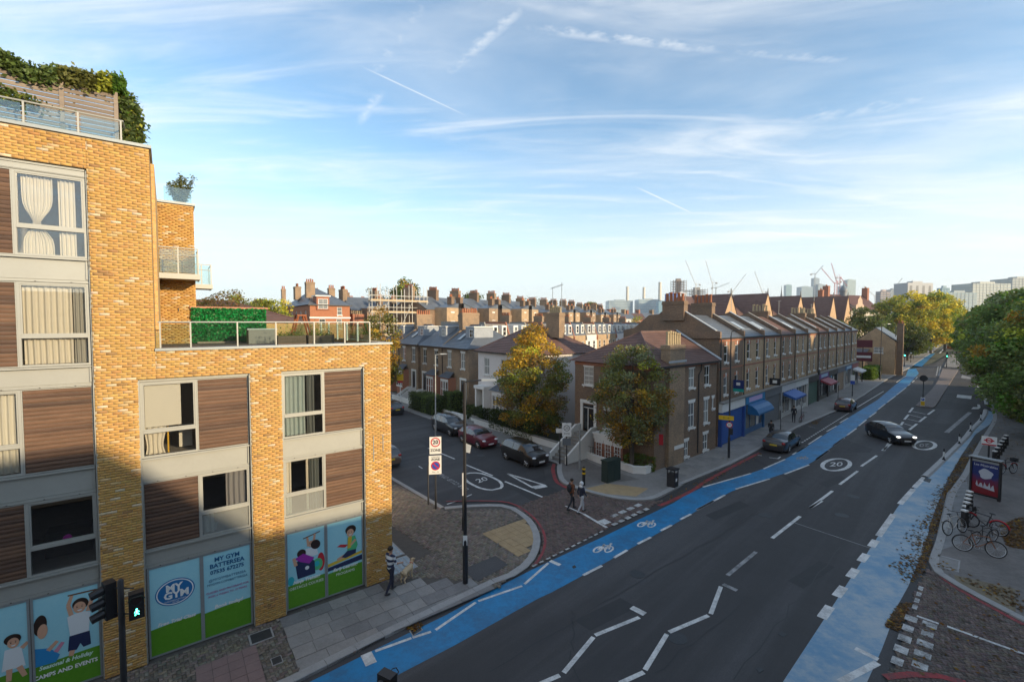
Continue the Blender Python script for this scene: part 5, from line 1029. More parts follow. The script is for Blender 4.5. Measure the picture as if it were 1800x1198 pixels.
o1 = (-12.55, 62.4); semi('brown brick semi-detached pair with slate roof right of the yellow block', (o1[0], o1[1], 0))
o2 = (o1[0]-SX[0]*13.1, o1[1]-SX[1]*13.1); semi('brown brick semi-detached pair half hidden behind the yellow block', (o2[0], o2[1], 0))
o3 = (o2[0]-SX[0]*13.1, o2[1]-SX[1]*13.1)
wt = thing('white_house', 'white rendered house with brown tiled roof behind the golden tree', 'house', (-3.65, 49.1, 0), SA); W, D, E = 9.4, 8.5, 7.25
fh = [wh(1.6, .95, 4.85, 1.75), wh(4.6, .95, 4.85, 1.75), wh(7.8, .95, 4.85, 1.75), wh(1.5, 1.0, .9, 2.4)]
body(wt, W, D, E, fh, [wh(3, .8, 4.8, 1.5)], (), M_render)
for x in (1.6, 4.6, 7.8): window(wt, x, 4.85, .95, 1.75, lintel=False)
window(wt, 3, 4.8, .8, 1.5, 'l', lintel=False)
b = MB(); b.box(1.0, 2.0, .07, .1, .9, 3.3); b.build('door', mat('grey_door', (.3, .3, .3), .4), wt)
b = MB(); b.box(.7, .95, -.9, -.003, .1, 3.4); b.box(2.1, 2.35, -.9, -.003, .1, 3.4); b.box(.6, 2.45, -1.0, -.003, 3.401, 3.7); b.build('porch', M_stucco, wt)
for k in range(4): b = MB(); b.box(.9, 2.1, -1.2-.28*k, -.92-.28*k if k else -.01, 0, .85-.2*k); b.build('step', M_stone, wt)
bay_win(wt, 4.7, 2.6, 1.1, 3.5, .85, M_render); bay_win(wt, 7.7, 2.2, 1.1, 3.5, .7, M_render)
hip_roof(wt, W, D, E+.05, 10.1, M_tile, True, True, 18); chimney(wt, 7.4, 4.4, 8.8, 11.3, 1.9, .75, 6, M_lbr, M_pot_b, .65)
# ---------------- shop terrace
T0 = (17.1, 37.5); UW = 5.33; SE = 9.0
SHOP = [dict(fas=(.72, .72, .70), pil=(.02, .07, .28), shut=(.03, .10, .34), awn=None, desc='white blank fascia and blue shutter'), dict(fas=(.03, .22, .45), pil=(.02, .12, .3), glass=1, awn=(.01, .12, .30), curve=1, desc='bright blue fascia and domed blue awning'),
        dict(fas=(.16, .17, .18), pil=(.2, .21, .22), shut=(.17, .18, .19), awn=None, desc='grey fascia and grey doors'), dict(fas=(.62, .62, .60), pil=(.6, .6, .58), glass=1, awn=(.02, .10, .36), desc='white surround and flat blue awning'),
        dict(fas=(.70, .70, .68), pil=(.62, .62, .6), glass=1, awn=None, desc='white fascia beside a satellite dish'), dict(fas=(.05, .05, .055), pil=(.03, .03, .03), shut=(.06, .13, .10), awn=None, desc='black fascia and dark green doors'),
        dict(fas=(.16, .05, .26), pil=(.03, .03, .03), glass=1, awn=(.28, .03, .05), desc='purple sign and dark red awning'), dict(fas=(.04, .04, .045), pil=(.05, .05, .05), glass=1, awn=None, desc='black fascia and pale shop window'),
        dict(fas=(.10, .12, .16), pil=(.5, .5, .5), shut=(.28, .19, .12), awn=None, desc='dark fascia and timber hoarding'), dict(fas=(.03, .13, .33), pil=(.4, .4, .4), glass=1, awn=None, desc='blue fascia near the far end'), dict(fas=(.25, .06, .07), pil=(.3, .3, .3), glass=1, awn=(.7, .7, .7), desc='white awning at the far end')]
M_blind2 = M_pblind
roofs = [M_slate, M_slate, M_slate, M_tile, M_slate, M_slate, M_tile, M_slate, M_slate, M_slate, M_slate]
ORD = ['first', 'second', 'third', 'fourth', 'fifth', 'sixth', 'seventh', 'eighth', 'ninth', 'tenth', 'eleventh']
for i, S in enumerate(SHOP):
    ox, oy = T0[0]+V_[0]*UW*i, T0[1]+V_[1]*UW*i
    t = thing('shop_house', '%s shop in the brick terrace, with %s' % (ORD[i], S['desc']), 'shop', (ox, oy, 0), VA, 'brick shop terrace'); W, D = UW, 9.0
    m = M_lbr3 if i % 3 else M_lbr; xs = (1.45, 3.85)
    fh = [wh(x, .8, 6.95, 1.42) for x in xs]+[wh(x, .8, 4.2, 1.5) for x in xs]
    b = MB(); b.quad((W, D, 0), (0, D, 0), (0, D, SE), (W, D, SE)); b.build('rear_wall', m, t); b = MB(); wall_holes(b, W, 3.72, SE, fh)
    if i == 0: b.add([(0, 0, 0), (0, D, 0), (0, D, SE), (0, 0, SE), (0, 3.2, SE+2.2), (0, 6.4, SE+2.0)], [(1, 0, 3, 4, 5, 2)])
    if i == 10: b.quad((W, 0, 0), (W, D, 0), (W, D, SE), (W, 0, SE))
    b.build('wall', m if i else M_lbr2, t)
    for x in xs:
        for z, h in ((6.95, 1.42), (4.2, 1.5)):
            window(t, x, z, .8, h, style='sash', lintel=False); q = MB(); q.box(x-.06, x+.06, -.05, -.002, z+h+.02, z+h+.34); q.build('keystone', M_stucco, t)
            q = MB(); q.box(x-.5, x-.062, -.02, -.002, z+h+.003, z+h+.26); q.box(x+.062, x+.5, -.02, -.002, z+h+.003, z+h+.26); q.build('brick_arch', M_rbr, t)
    b = MB(); b.box(.0, W, -.05, -.002, SE-.28, SE-.1); b.box(.0, W, -.025, -.002, 6.35, 6.5); b.build('brick_band', M_rbr, t)
    b = MB(); b.box(0, W, -.14, -.004, SE-.09, SE+.02); b.build('gutter', M_gutter, t)
    # roof up to the ridge, party wall upstand
    b = MB(); slope(b, (.15, -.1, SE+.03), (W-.15, -.1, SE+.03), (W-.15, 3.2, SE+2.0), (.15, 3.2, SE+2.0), 14); slope(b, (W-.15, 6.4, SE+.6), (.15, 6.4, SE+.6), (.15, 3.2, SE+2.0), (W-.15, 3.2, SE+2.0), 10); b.quad((.15, 6.4, SE+.6), (W-.15, 6.4, SE+.6), (W-.15, 9, SE+.3), (.15, 9, SE+.3)); b.build('roof', roofs[i], t)
    b = MB(); b.extr([(-.12, SE-.0), (-.12, SE+.55), (.25, SE+.62), (3.2, SE+2.42), (6.4, SE+1.1), (9, SE+.6), (9, SE-.2)], -.14, .14, 'x'); pw = b.build('party_wall', M_lbr2, t)
    b = MB(); b.add([(-.19, .25, SE+.63), (.19, .25, SE+.63), (.19, 3.2, SE+2.43), (-.19, 3.2, SE+2.43), (-.19, .25, SE+.69), (.19, .25, SE+.69), (.19, 3.2, SE+2.49), (-.19, 3.2, SE+2.49)], [(4, 5, 6, 7), (0, 1, 5, 4), (3, 0, 4, 7), (1, 2, 6, 5)]); b.build('coping', M_stone if i % 2 else M_lead, pw)
    if i in (0, 1, 4, 7, 8): chimney(t, .0, 3.7 if i else 3.9, SE+1.5, SE+3.2-(0 if i < 2 else .5), .75, 2.0, 5, M_lbr2, M_pot_t if i < 4 else M_pot_b, .75, along='y')
    if i in (1, 2, 4, 6): b = MB(); b.add([(2.0, .8, SE+.62), (3.0, .8, SE+.62), (3.0, 2.0, SE+1.34), (2.0, 2.0, SE+1.34)], [(0, 1, 2, 3)]); b.v = [(x, y, z+.07) for x, y, z in b.v]; b.build('skylight', M_pblind, t)
    pipe(t, [(.16, -.09, SE-.1), (.16, -.09, 3.75)])
    # shopfront
    cm = lambda k, c: mat('shop_%s_%d' % (k, i), c, .5, var=.35, vscale=2, dark=.75)
    b = MB(); b.box(.06, W-.06, -.32, -.02, 2.85, 3.6); fa = b.build('fascia', cm('fascia', S['fas']), t); b = MB(); b.box(.0, W, -.45, -.01, 3.601, 3.71); b.build('cornice', M_stone, t)
    if S.get('sign', i in (1, 6, 9)): b = MB(); b.box(.9, W-.9, -.335, -.322, 3.0, 3.42); b.build('sign_panel', mat('sign_pale_%d' % i, [(.35, .55, .72), (.55, .42, .66), (.4, .5, .7)][i % 3], .4), fa)
    for x in (.0, W-.22): b = MB(); b.box(x, x+.22, -.3, -.02, 0, 2.849); b.build('pilaster', cm('pilaster', S['pil']), t)
    if 'shut' in S:
        b = MB()
        for k in range(28): b.box(.24, W-.24, -.12-(k % 2)*.012, -.05, .05+k*.1, .05+k*.1+.098)
        b.build('roller_shutter', cm('shutter', S['shut']), t)
    else:
        b = MB(); b.box(.24, W-.24, -.16, -.05, .02, .5); b.box(3.3, 3.38, -.14, -.05, .501, 2.84); b.box(1.75, 1.81, -.14, -.05, .501, 2.84); b.box(4.3, 4.38, -.14, -.05, .501, 2.84); b.build('stall_riser', cm('riser', tuple(x*.8+.05 for x in S['pil'])), t)
        b = MB(); b.box(.25, 3.3, -.09, -.08, .501, 2.84); b.box(4.39, W-.25, -.09, -.08, .501, 2.84); b.build('shop_window', mat('shop_pane_%d' % (i % 2), [(.10, .11, .11), (.22, .22, .20)][i % 2], .06, spec=.9, var=.6, vscale=1.4, dark=.25), t)
        b = MB(); b.box(3.39, 4.29, -.08, -.05, .1, 2.5); b.build('door', M_wframe if i in (1, 3, 7) else M_blackd, t)
    if S.get('awn'):
        b = MB(); x0, x1 = .5, W-.6; ps = [(-.34, 2.83), (-.75, 2.72), (-1.1, 2.45), (-1.3, 2.1), (-1.3, 1.95)] if S.get('curve') else [(-.34, 2.8), (-1.5, 2.32), (-1.5, 2.12)]
        for (ya, za), (yb, zb) in zip(ps, ps[1:]): b.quad((x0, ya, za), (x0, yb, zb), (x1, yb, zb), (x1, ya, za)); 
        for x in (x0, x1): b.face([(x, y, z) for y, z in ps]+[(x, -.34, 1.95 if S.get('curve') else 2.5)])
        b.build('awning', cm('awning', S['awn']), t)
        if not S.get('curve'): q = MB(); q.bar((x0+.1, -.3, 2.1), (x0+.1, -1.45, 2.28), .03); q.bar((x1-.1, -.3, 2.1), (x1-.1, -1.45, 2.28), .03); q.build('awning_arm', M_alu, t)
    if i in (3,):
        b = MB(); b.lathe([(.02, 0), (.2, .03), (.36, .1), (.40, .14), (.38, .14), (.2, .05), (.02, .02)], 14); d = b.build('satellite_dish', M_stucco, t); d.location = (4.2, -.55, 4.3); d.rotation_euler = (R(70), 0, R(20))
    if i in (0, 2, 5, 8): b = MB(); b.tube([(1.2, 3.5, SE+2.0), (1.2, 3.5, SE+4.2)], .025, 5); b.tube([(.7, 3.5, SE+4.1), (1.9, 3.5, SE+4.15)], .015, 4); [b.tube([(.75+k*.22, 3.3, SE+4.11), (.75+k*.22, 3.7, SE+4.11)], .008, 4) for k in range(5)]; b.build('aerial', M_alu, t)
    if i == 0:
        b = MB(); b.box(2.9, 2.94, -.95, -.1, 4.6, 5.35); b.build('letting_board', mat('board_navy', (.015, .03, .15), .5), t); b = MB(); b.box(2.895, 2.945, -.955, -.095, 4.35, 4.599); b.build('letting_board_strip', mat('board_teal', (.01, .35, .28), .5), t); b = MB(); b.box(2.88, 2.899, -.68, -.36, 4.9, 5.15); b.build('letting_board_mark', M_stucco, t)
    if i == 2: b = MB(); b.box(1.9, 1.95, -1.1, -.1, 4.0, 4.7); b.build('projecting_sign', M_black, t); b = MB(); b.box(1.88, 1.899, -.8, -.4, 4.2, 4.5); b.build('sign_disc', M_stucco, t)
    if i == 5: b = MB(); b.lathe([(.02, 0), (.3, .02), (.4, .1), (.3, .2), (.02, .22)], 14); d = b.build('round_sign', M_black, t); d.location = (3.2, -.6, 4.0); d.rotation_euler = (R(90), 0, 0)

# ================================================================== trees, hedges, climbers
M_leaf = leafmat('foliage'); M_bark = mat('bark', (.075, .06, .045), .9, var=.6, vscale=4, dark=.5, bump=.4, bscale=14)
PAL = dict(olive=(.13, .135, .035), dark=(.062, .095, .030), mid=(.105, .155, .042), amber=(.30, .155, .018), gold=(.46, .29, .03), rust=(.20, .08, .018), grey=(.13, .15, .075), lime=(.32, .34, .04), yellow=(.66, .53, .045), fresh=(.08, .17, .02), deep=(.042, .068, .024), brown=(.15, .095, .045))
def pick(w, n, r):
    k = list(w); p = np.array([w[q] for q in k], float); return np.array([PAL[q] for q in k])[r.choice(len(k), n, p=p/p.sum())]
def leaves(pos, size, cols, r, up=.25):
    """one folded leaf per point; returns verts, faces, vertex colours."""
    n = len(pos); a = r.normal(0, 1, (n, 3)); a[:, 2] *= .7; a /= np.linalg.norm(a, axis=1)[:, None]
    q = r.normal(0, 1, (n, 3)); q[:, 2] += up; b = np.cross(a, q); b /= np.linalg.norm(b, axis=1)[:, None]; c = np.cross(a, b)
    s = (size*r.uniform(.65, 1.35, n))[:, None]
    V = np.stack([pos-a*s*.5, pos+b*s*.30+c*s*.05, pos+a*s*.5, pos-b*s*.30+c*s*.05], 1)
    return V.reshape(-1, 3), np.arange(n*4).reshape(-1, 4), np.repeat(cols, 4, 0)
def tree(name, label, loc, h, trunk_r, prof, z0, nleaf, size, pal, top=None, group=None, seed=1, clumps=60, clump_r=.16, bare=0., trunk_h=None, tint=.12, cat='tree', lean=(0, 0), gain=1.0):
    """prof: list of (height share, radius) of the crown outline between z0 and h."""
    r = np.random.default_rng(seed); t = thing(name, label, cat, (loc[0], loc[1], loc[2] if len(loc) > 2 else 0), 0, group)
    hs = np.array([p[0] for p in prof]); rs = np.array([p[1] for p in prof]); R0 = rs.max()
    # clump centres near the crown surface, plus some inside
    u = r.uniform(0, 1, clumps*6); keep = r.uniform(0, R0, clumps*6) < np.interp(u, hs, rs)+.05*R0; u = u[keep][:clumps]; n = len(u)
    rad = np.interp(u, hs, rs)*np.sqrt(r.uniform(.22, 1.0, n))*r.uniform(.86, 1.1, n); an = r.uniform(0, 2*math.pi, n)
    cc = np.stack([rad*np.cos(an)+lean[0]*u, rad*np.sin(an)+lean[1]*u, z0+u*(h-z0)], 1)
    base = pick(pal, n, r)
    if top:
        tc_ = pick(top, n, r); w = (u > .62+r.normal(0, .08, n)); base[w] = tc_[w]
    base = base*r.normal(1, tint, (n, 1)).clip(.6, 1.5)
    k = r.integers(0, n, nleaf); cr = clump_r*R0*r.uniform(.8, 1.5, n)
    d = r.normal(0, 1, (nleaf, 3)); d /= np.linalg.norm(d, axis=1)[:, None]; d *= (r.uniform(.1, 1, nleaf)**.5)[:, None]*cr[k][:, None]*1.6; d[:, 2] *= .72
    pos = cc[k]+d; pos[:, 2] = np.maximum(pos[:, 2], .15)
    col_ = base[k]*r.normal(1, .2, (nleaf, 1)).clip(.5, 1.7); mixc = pick(pal, nleaf, r); f = (r.uniform(0, 1, nleaf) < .22)[:, None]; col_ = np.where(f, mixc, col_)
    V, F, Cc = leaves(pos, size, col_*gain, r); link('crown', npmesh('crown', V, F, M_leaf, Cc), t)
    th = trunk_h or z0+(h-z0)*.55; b = MB(); b.tube([(0, 0, -.1), (0, 0, .3), (lean[0]*.15, lean[1]*.15, th*.5), (lean[0]*.5, lean[1]*.5, th), (lean[0]*.8, lean[1]*.8, z0+(h-z0)*.85)], [trunk_r*1.25, trunk_r, trunk_r*.85, trunk_r*.55, trunk_r*.15], 8); b.build('trunk', M_bark, t, True)
    nb = min(n, 16); b = MB()
    for i in r.choice(n, nb, replace=False):
        e = cc[i]; s = min(max(z0*.7, e[2]*.55), th*.95); p0 = (lean[0]*s/h, lean[1]*s/h, s); mid_ = (e[0]*.45, e[1]*.45, s+(e[2]-s)*.6)
        b.tube([p0, mid_, tuple(e)], [trunk_r*.38, trunk_r*.22, trunk_r*.06], 5)
    b.build('limbs', M_bark, t)
    return t
# street trees by the houses
tree('lime_tree', 'tall golden topped tree before the white house', (1.9, 40.2), 10.0, .2, [(0, 1.2), (.12, 2.6), (.35, 3.45), (.6, 2.9), (.8, 1.9), (.93, 1.0), (1, .3)], .6, 30000, .18, dict(olive=5, dark=1.5, mid=1.5, brown=4, amber=2.2, gold=1.4, lime=.6), dict(gold=5, amber=3, lime=2, olive=1), seed=3, clumps=190, clump_r=.115, gain=1.5)  # gold crown top: turned leaves plus sunlight put into the leaf colour
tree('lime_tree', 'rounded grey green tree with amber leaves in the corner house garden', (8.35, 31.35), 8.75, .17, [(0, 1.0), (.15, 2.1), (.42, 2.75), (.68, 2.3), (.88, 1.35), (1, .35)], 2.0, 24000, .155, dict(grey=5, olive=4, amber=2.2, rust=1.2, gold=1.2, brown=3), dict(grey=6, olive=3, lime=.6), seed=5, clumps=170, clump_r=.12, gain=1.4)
# right-hand row
spec = [((47.5, 39.5), 13.4, 5.2, 1.6, 46000, .28), ((60, 53), 14.0, 5.6, 1.2, 32000, .36), ((70, 64), 14.2, 5.2, 1.6, 24000, .38), ((84.5, 79), 14.3, 5.2, 2.0, 18000, .45), ((106, 102), 14.3, 5.2, 2.4, 14000, .55), ((133, 129.5), 14.0, 5.4, 2.6, 12000, .6), ((167, 162), 13.5, 6.0, 2.8, 10000, .75), ((212, 206), 14.0, 6.5, 3, 9000, .95)]
RT = ['nearest of the big green trees on the right, trunk beside the cycle docks', 'second big green tree on the right of the road', 'third big green tree on the right of the road', 'fourth tree in the right-hand row along the road', 'fifth tree in the right-hand row along the road', 'sixth tree in the right-hand row along the road', 'seventh tree in the right-hand row along the road', 'farthest tree closing the right-hand row']
for i, (p, h, rr_, z0, n, s) in enumerate(spec):
    tree('plane_tree', RT[i], p, h, .24, [(0, rr_*.45), (.15, rr_*.8), (.4, rr_), (.65, rr_*.92), (.85, rr_*.6), (1, rr_*.15)], z0, n, s, dict(mid=5, dark=2.5, olive=4, fresh=2, grey=1.5, amber=.35 if i < 3 else .9, lime=.7), seed=20+i, clumps=150 if i < 3 else 80, clump_r=.12 if i < 3 else .14, gain=1.9, group='trees lining the right side of the road')
for i, (p, h, rr_) in enumerate((((46.5, 35.6), 6.0, 2.6), ((55, 46.0), 7.0, 3.4))):
    tree('shrub_tree', ['low amber flecked shrub tree under the nearest right-hand tree', 'low dark shrub tree behind the nearest right-hand trunk'][i], p, h, .12, [(0, rr_*.7), (.3, rr_), (.7, rr_*.8), (1, rr_*.2)], .4, 16000, .26, dict(dark=4, olive=3, amber=1.3, rust=.8, mid=2), seed=40+i, clumps=60, clump_r=.18)
# sunlit yellow trees at the bend and darker ones before them
spec = [((124, 150), 17.5, 6.0), ((128, 147), 20.2, 6.8), ((141, 153), 20.6, 6.8), ((158, 166), 19.6, 6.4), ((172, 178), 17.0, 5.6)]
YT = ['leftmost of the sunlit yellow trees at the road bend', 'second of the sunlit yellow trees at the road bend', 'tallest of the sunlit yellow trees at the road bend', 'fourth of the sunlit yellow trees at the road bend', 'rightmost of the sunlit yellow trees overhanging the road']
for i, (p, h, rr_) in enumerate(spec):
    tree('plane_tree', YT[i], p, h, .35, [(0, rr_*.5), (.2, rr_*.9), (.45, rr_), (.7, rr_*.9), (.9, rr_*.5), (1, rr_*.15)], 3.0, 13000, .62, dict(yellow=5, lime=5, gold=1.2, fresh=1), seed=60+i, gain=1.1, clumps=110, clump_r=.14, group='yellow trees at the bend')
for i, (p, h, rr_, lab) in enumerate((((93, 120), 14.5, 5.0, 'dark green tree behind the small gabled brick house'), ((101, 124), 12.2, 4.6, 'grey green bushy tree left of the yellow trees'), ((108, 124), 10.0, 4.4, 'olive tree right of the small gabled brick house'), ((84, 116), 11.5, 4.2, 'dark bushy tree just behind the end of the shop terrace'), ((116, 132), 7.5, 3.6, 'shaded tree under the yellow crowns'))):
    tree('garden_tree', lab, p, h, .25, [(0, rr_*.5), (.3, rr_), (.65, rr_*.9), (1, rr_*.2)], 1.5, 9000, .5, dict(dark=4, mid=4, olive=2, grey=1 if i != 1 else 6), seed=80+i, clumps=60, clump_r=.17)
# trees over the rooftops on the left
for i, (px_, lab, h, rr_, z0, n, s, pal) in enumerate((
    ((-36.77, 62, 10.84), 'yellow green tree rising behind the green roof screen', 14.0, 3.2, 5, 8000, .3, dict(lime=3, olive=4, amber=1)), ((-34.61, 66, 10.88), 'bright yellow green tree left of the red brick house', 13.8, 3.4, 4, 9000, .32, dict(lime=5, yellow=2, olive=3)),
    ((-41.12, 74, 10.95), 'olive tree between the yellow block and the red house', 13.6, 3.4, 4, 7000, .34, dict(olive=4, lime=2, gold=1)), ((-16.83, 58, 7.91), 'autumn gold and green tree before the scaffolded house', 12.0, 2.7, 3, 9000, .26, dict(olive=4, gold=2, amber=2, lime=1)),
    ((-27.72, 120, 11.35), 'green tree above the scaffolded house roof', 21.3, 4.6, 9, 7000, .5, dict(olive=4, mid=3, lime=2, gold=1)), ((-33.04, 126, 11.4), 'pale thinning tree left of the green tree above the scaffold', 20.5, 4.5, 9, 2200, .4, dict(grey=4, brown=3)), ((-39.77, 130, 11.44), 'bare thinning tree behind the slate roofs left of the scaffold', 19.6, 4.0, 9, 1400, .4, dict(grey=3, brown=4)),
    ((-12.74, 150, 11.61), 'round olive tree beyond the rear terraces', 19.8, 5.0, 9, 5000, .6, dict(olive=4, mid=2)), ((-3, 160, 11.7), 'bare tree beyond the rear terrace chimneys', 19.0, 6.0, 8, 1500, .45, dict(brown=3, grey=2)), ((6.99, 160, 11.7), 'bare twiggy tree behind the roof aerial', 19.6, 5.0, 8, 1800, .45, dict(brown=3, grey=2)), ((14.01, 165, 11.74), 'thin brown tree right of the roof aerial', 18.2, 4.4, 8, 2000, .5, dict(brown=3, olive=3)), ((31.46, 180, 11.87), 'small green tree beyond the dormer roofs', 18.6, 4.4, 8, 4000, .6, dict(mid=3, lime=2, olive=2)), ((40.83, 150, 11.61), 'green tree in the gardens before the far terrace', 11.5, 4.4, 2, 4000, .55, dict(mid=3, lime=3)))):
    tree('garden_tree', lab, (px_[0], px_[1]), h, .22, [(0, rr_*.5), (.3, rr_*.95), (.6, rr_), (.85, rr_*.6), (1, rr_*.2)], z0, n, s, pal, seed=100+i, clumps=50, clump_r=.2)
def leafmass(name, label, cat, pts, size, pal, seed, parent=None, group=None, part='foliage', core=None):
    r = np.random.default_rng(seed); t = parent or thing(name, label, cat, (0, 0, 0), 0, group); n = len(pts)
    V, F, Cc = leaves(pts, size, pick(pal, n, r)*r.normal(1, .22, (n, 1)).clip(.5, 1.7), r); link(part, npmesh(part, V, F, M_leaf, Cc), t)
    if core: core.build('stems', M_bark, t)
    return t
def boxpts(c, e1, e2, zz0, zz1, n, r, bulge=.12):
    """points on and just under the skin of a clipped hedge."""
    a, b_ = r.uniform(-1, 1, n), r.uniform(-1, 1, n); z = r.uniform(0, 1, n); f = r.integers(0, 3, n); a = np.where(f == 0, np.sign(a), a); b_ = np.where(f == 1, np.sign(b_), b_); z = np.where(f == 2, 1, z)
    j = 1-r.uniform(0, .14, n); a *= j; b_ *= j; k = bulge*np.sin(3*a+2*b_)*r.uniform(0, 1, n)
    return np.stack([c[0]+e1[0]*a+e2[0]*b_, c[1]+e1[1]*a+e2[1]*b_, zz0+(zz1-zz0)*z*j+k], 1)
def core_box(c, e1, e2, z0, z1, k=.8):
    b = MB(); b.prism([(c[0]+k*(e1[0]*s+e2[0]*q), c[1]+k*(e1[1]*s+e2[1]*q)) for s, q in ((-1, -1), (1, -1), (1, 1), (-1, 1))], z0, z0+(z1-z0)*.86); return b
r_ = np.random.default_rng(9)
def hedge(label, c, L, Wd, ang, z1, n, size, pal, seed, group=None, name='hedge'):
    e1 = (math.cos(ang)*L/2, math.sin(ang)*L/2); e2 = (-math.sin(ang)*Wd/2, math.cos(ang)*Wd/2)
    t = leafmass(name, label, 'hedge', boxpts(c, e1, e2, .05, z1, n, np.random.default_rng(seed)), size, pal, seed, group=group); core_box(c, e1, e2, 0, z1).build('stems', mat('hedge_core', (.012, .018, .008), .95), t); return t
hedge('clipped dark green hedge below the bay windows of the brick semis', (-9.84, 52.83), 6.0, 2.2, SA, 2.0, 9000, .14, dict(dark=5, mid=2, deep=2), 1); hedge('tall rounded dark hedge bush by the black front door', (-6.59, 50.85), 1.9, 1.7, SA, 2.6, 5000, .14, dict(dark=4, mid=3, deep=1), 2)
hedge('low dark hedge before the white house porch', (-3.74, 47.85), 3.4, 1.3, SA, 1.5, 4000, .14, dict(dark=4, deep=3), 3); hedge('deep shaded hedge behind the wall under the golden tree', (0.26, 41.91), 6.5, 1.4, SA, 1.9, 7000, .16, dict(deep=4, dark=4), 4); hedge('small bright lime bush beside the white house gate', (-4.77, 54.98), .8, .8, SA, 1.9, 1500, .13, dict(fresh=3, lime=4), 5)
hedge('bright green clipped hedge after the last shop', (67.06, 84.67), 9.0, 2.0, VA, 2.2, 7000, .22, dict(fresh=6, mid=3), 6)
pts = boxpts((9.06, 31.7), (1.0, -.3), (.3, .5), 0, 1.0, 2200, r_); leafmass('garden_shrub', 'leafy low shrub inside the corner of the white garden wall', 'shrub', pts, .14, dict(mid=3, olive=3, fresh=1, amber=.4), 7)
# ivy on the roof fence
n = 16000; rr0 = np.random.default_rng(12); s = rr0.uniform(0, 1, n); x = -12.6+s*4.75; zt = 17.12+.10*np.sin(x*2.1)+.06*np.sin(x*5.3); drop = rr0.exponential(.05, n); y = .95+rr0.normal(0, .14, n); z = zt+rr0.uniform(-.05, .42, n)-drop
k = rr0.uniform(0, 1, n) < .3; zz2 = rr0.uniform(15.45, 17.25, n); bul = .22*np.sin((zz2-15.45)/1.8*math.pi)
x = np.where(k, -7.93+bul+rr0.normal(0, .12, n), x); y = np.where(k, 1.0+rr0.uniform(-.15, .6, n), y); z = np.where(k, zz2, z)
q = (rr0.uniform(0, 1, n) < .06); x = np.where(q, -10.6+rr0.normal(0, .45, n), x); z = np.where(q, 16.35+rr0.normal(0, .12, n)-.12*(x+10.6), z); y = np.where(q, .72, y)
pts = np.stack([C0[0]+U[0]*x+N[0]*y, C0[1]+U[1]*x+N[1]*y, z], 1); leafmass('ivy', 'dark green ivy tumbling over the rooftop board fence', 'ivy', pts, .13, dict(dark=4, mid=4, olive=2, lime=.8, fresh=.7), 12)
# leaf screen, roof creeper, terrace herbs, roof tree
n = 6000; x = rr0.uniform(-6.14, -3.14, n); z = rr0.uniform(9.42, 10.98, n); y = 7.92-rr0.uniform(0, .09, n); pts = np.stack([U[0]*(x+4.64)+N[0]*(y-7.9), U[1]*(x+4.64)+N[1]*(y-7.9), z-9.36], 1)
ca, sa = math.cos(-UA), math.sin(-UA); pts = np.stack([pts[:, 0]*ca-pts[:, 1]*sa, pts[:, 0]*sa+pts[:, 1]*ca, pts[:, 2]], 1); PAL['plastic'] = (.015, .33, .085); PAL['plastic2'] = (.02, .17, .05); PAL['pale'] = (.20, .34, .17)
leafmass('', '', '', pts, .11, dict(plastic=5, plastic2=3, pale=1), 13, parent=scr)
for o in [o for o in bpy.data.objects if o.name.startswith('planter') and o.parent is None]:
    n = 500; pts = np.stack([rr0.uniform(-.5, .5, n), rr0.uniform(-.18, .18, n), .34+rr0.exponential(.13, n)], 1); leafmass('', '', '', pts, .07, dict(fresh=3, mid=2, lime=2), 14, parent=o, part='herbs')
w = LB(-6.35, 9.2); cb = MB(); PP = []
for k in range(11):
    a = rr0.uniform(0, 6.28); sp_ = rr0.uniform(.08, .5); hh = rr0.uniform(.8, 1.5); e = (w[0]+math.cos(a)*sp_, w[1]+math.sin(a)*sp_, 15.7+hh); cb.tube([(w[0], w[1], 15.66), ((w[0]*1.3+e[0]*.7)/2, (w[1]*1.3+e[1]*.7)/2, 15.7+hh*.6), e], [.025, .016, .006], 5)
    m_ = 230; q = rr0.uniform(.3, 1.05, m_)[:, None]; PP.append(np.array([[w[0], w[1], 15.7]])*(1-q)+np.array([e])*q+rr0.normal(0, .075, (m_, 3)))
pts = np.concatenate(PP); leafmass('potted_shrub', 'feathery potted shrub on the stepped roof behind the tower', 'shrub', pts, .09, dict(grey=4, olive=4), 15, core=cb)
# fallen leaves: gutters, pavements and the shaded kerb on the right
def fallen(name, label, polys, size, seed):
    r = np.random.default_rng(seed); P3 = []
    for poly, n, z in polys:
        xs = [p[0] for p in poly]; ys = [p[1] for p in poly]; x = r.uniform(min(xs), max(xs), n*6); y = r.uniform(min(ys), max(ys), n*6); ok = inside(poly, x, y); x, y = x[ok][:n], y[ok][:n]
        m_ = np.sin(x*1.7+y*.9)+np.sin(x*.6-y*2.1)+r.normal(0, .8, len(x)) > -.9; x, y = x[m_], y[m_]; P3.append(np.stack([x, y, z+r.uniform(.012, .03, len(x))], 1))
    pos = np.concatenate(P3); n = len(pos); an = r.uniform(0, 6.28, n); tl = r.normal(0, .22, (n, 2)); s = size*r.uniform(.6, 1.4, n)
    e1 = np.stack([np.cos(an), np.sin(an), tl[:, 0]], 1)*s[:, None]*.5; e2 = np.stack([-np.sin(an), np.cos(an), tl[:, 1]], 1)*s[:, None]*.34
    V = np.stack([pos-e1, pos-e2, pos+e1, pos+e2], 1).reshape(-1, 3); cols = pick(dict(rust=4, brown=5, amber=2, gold=.5), n, r)*r.normal(.8, .25, (n, 1)).clip(.3, 1.4)
    o = link(name, npmesh(name, V, np.arange(n*4).reshape(-1, 4), M_leaf, np.repeat(cols, 4, 0))); o['kind'] = 'stuff'; o['label'] = label; return o
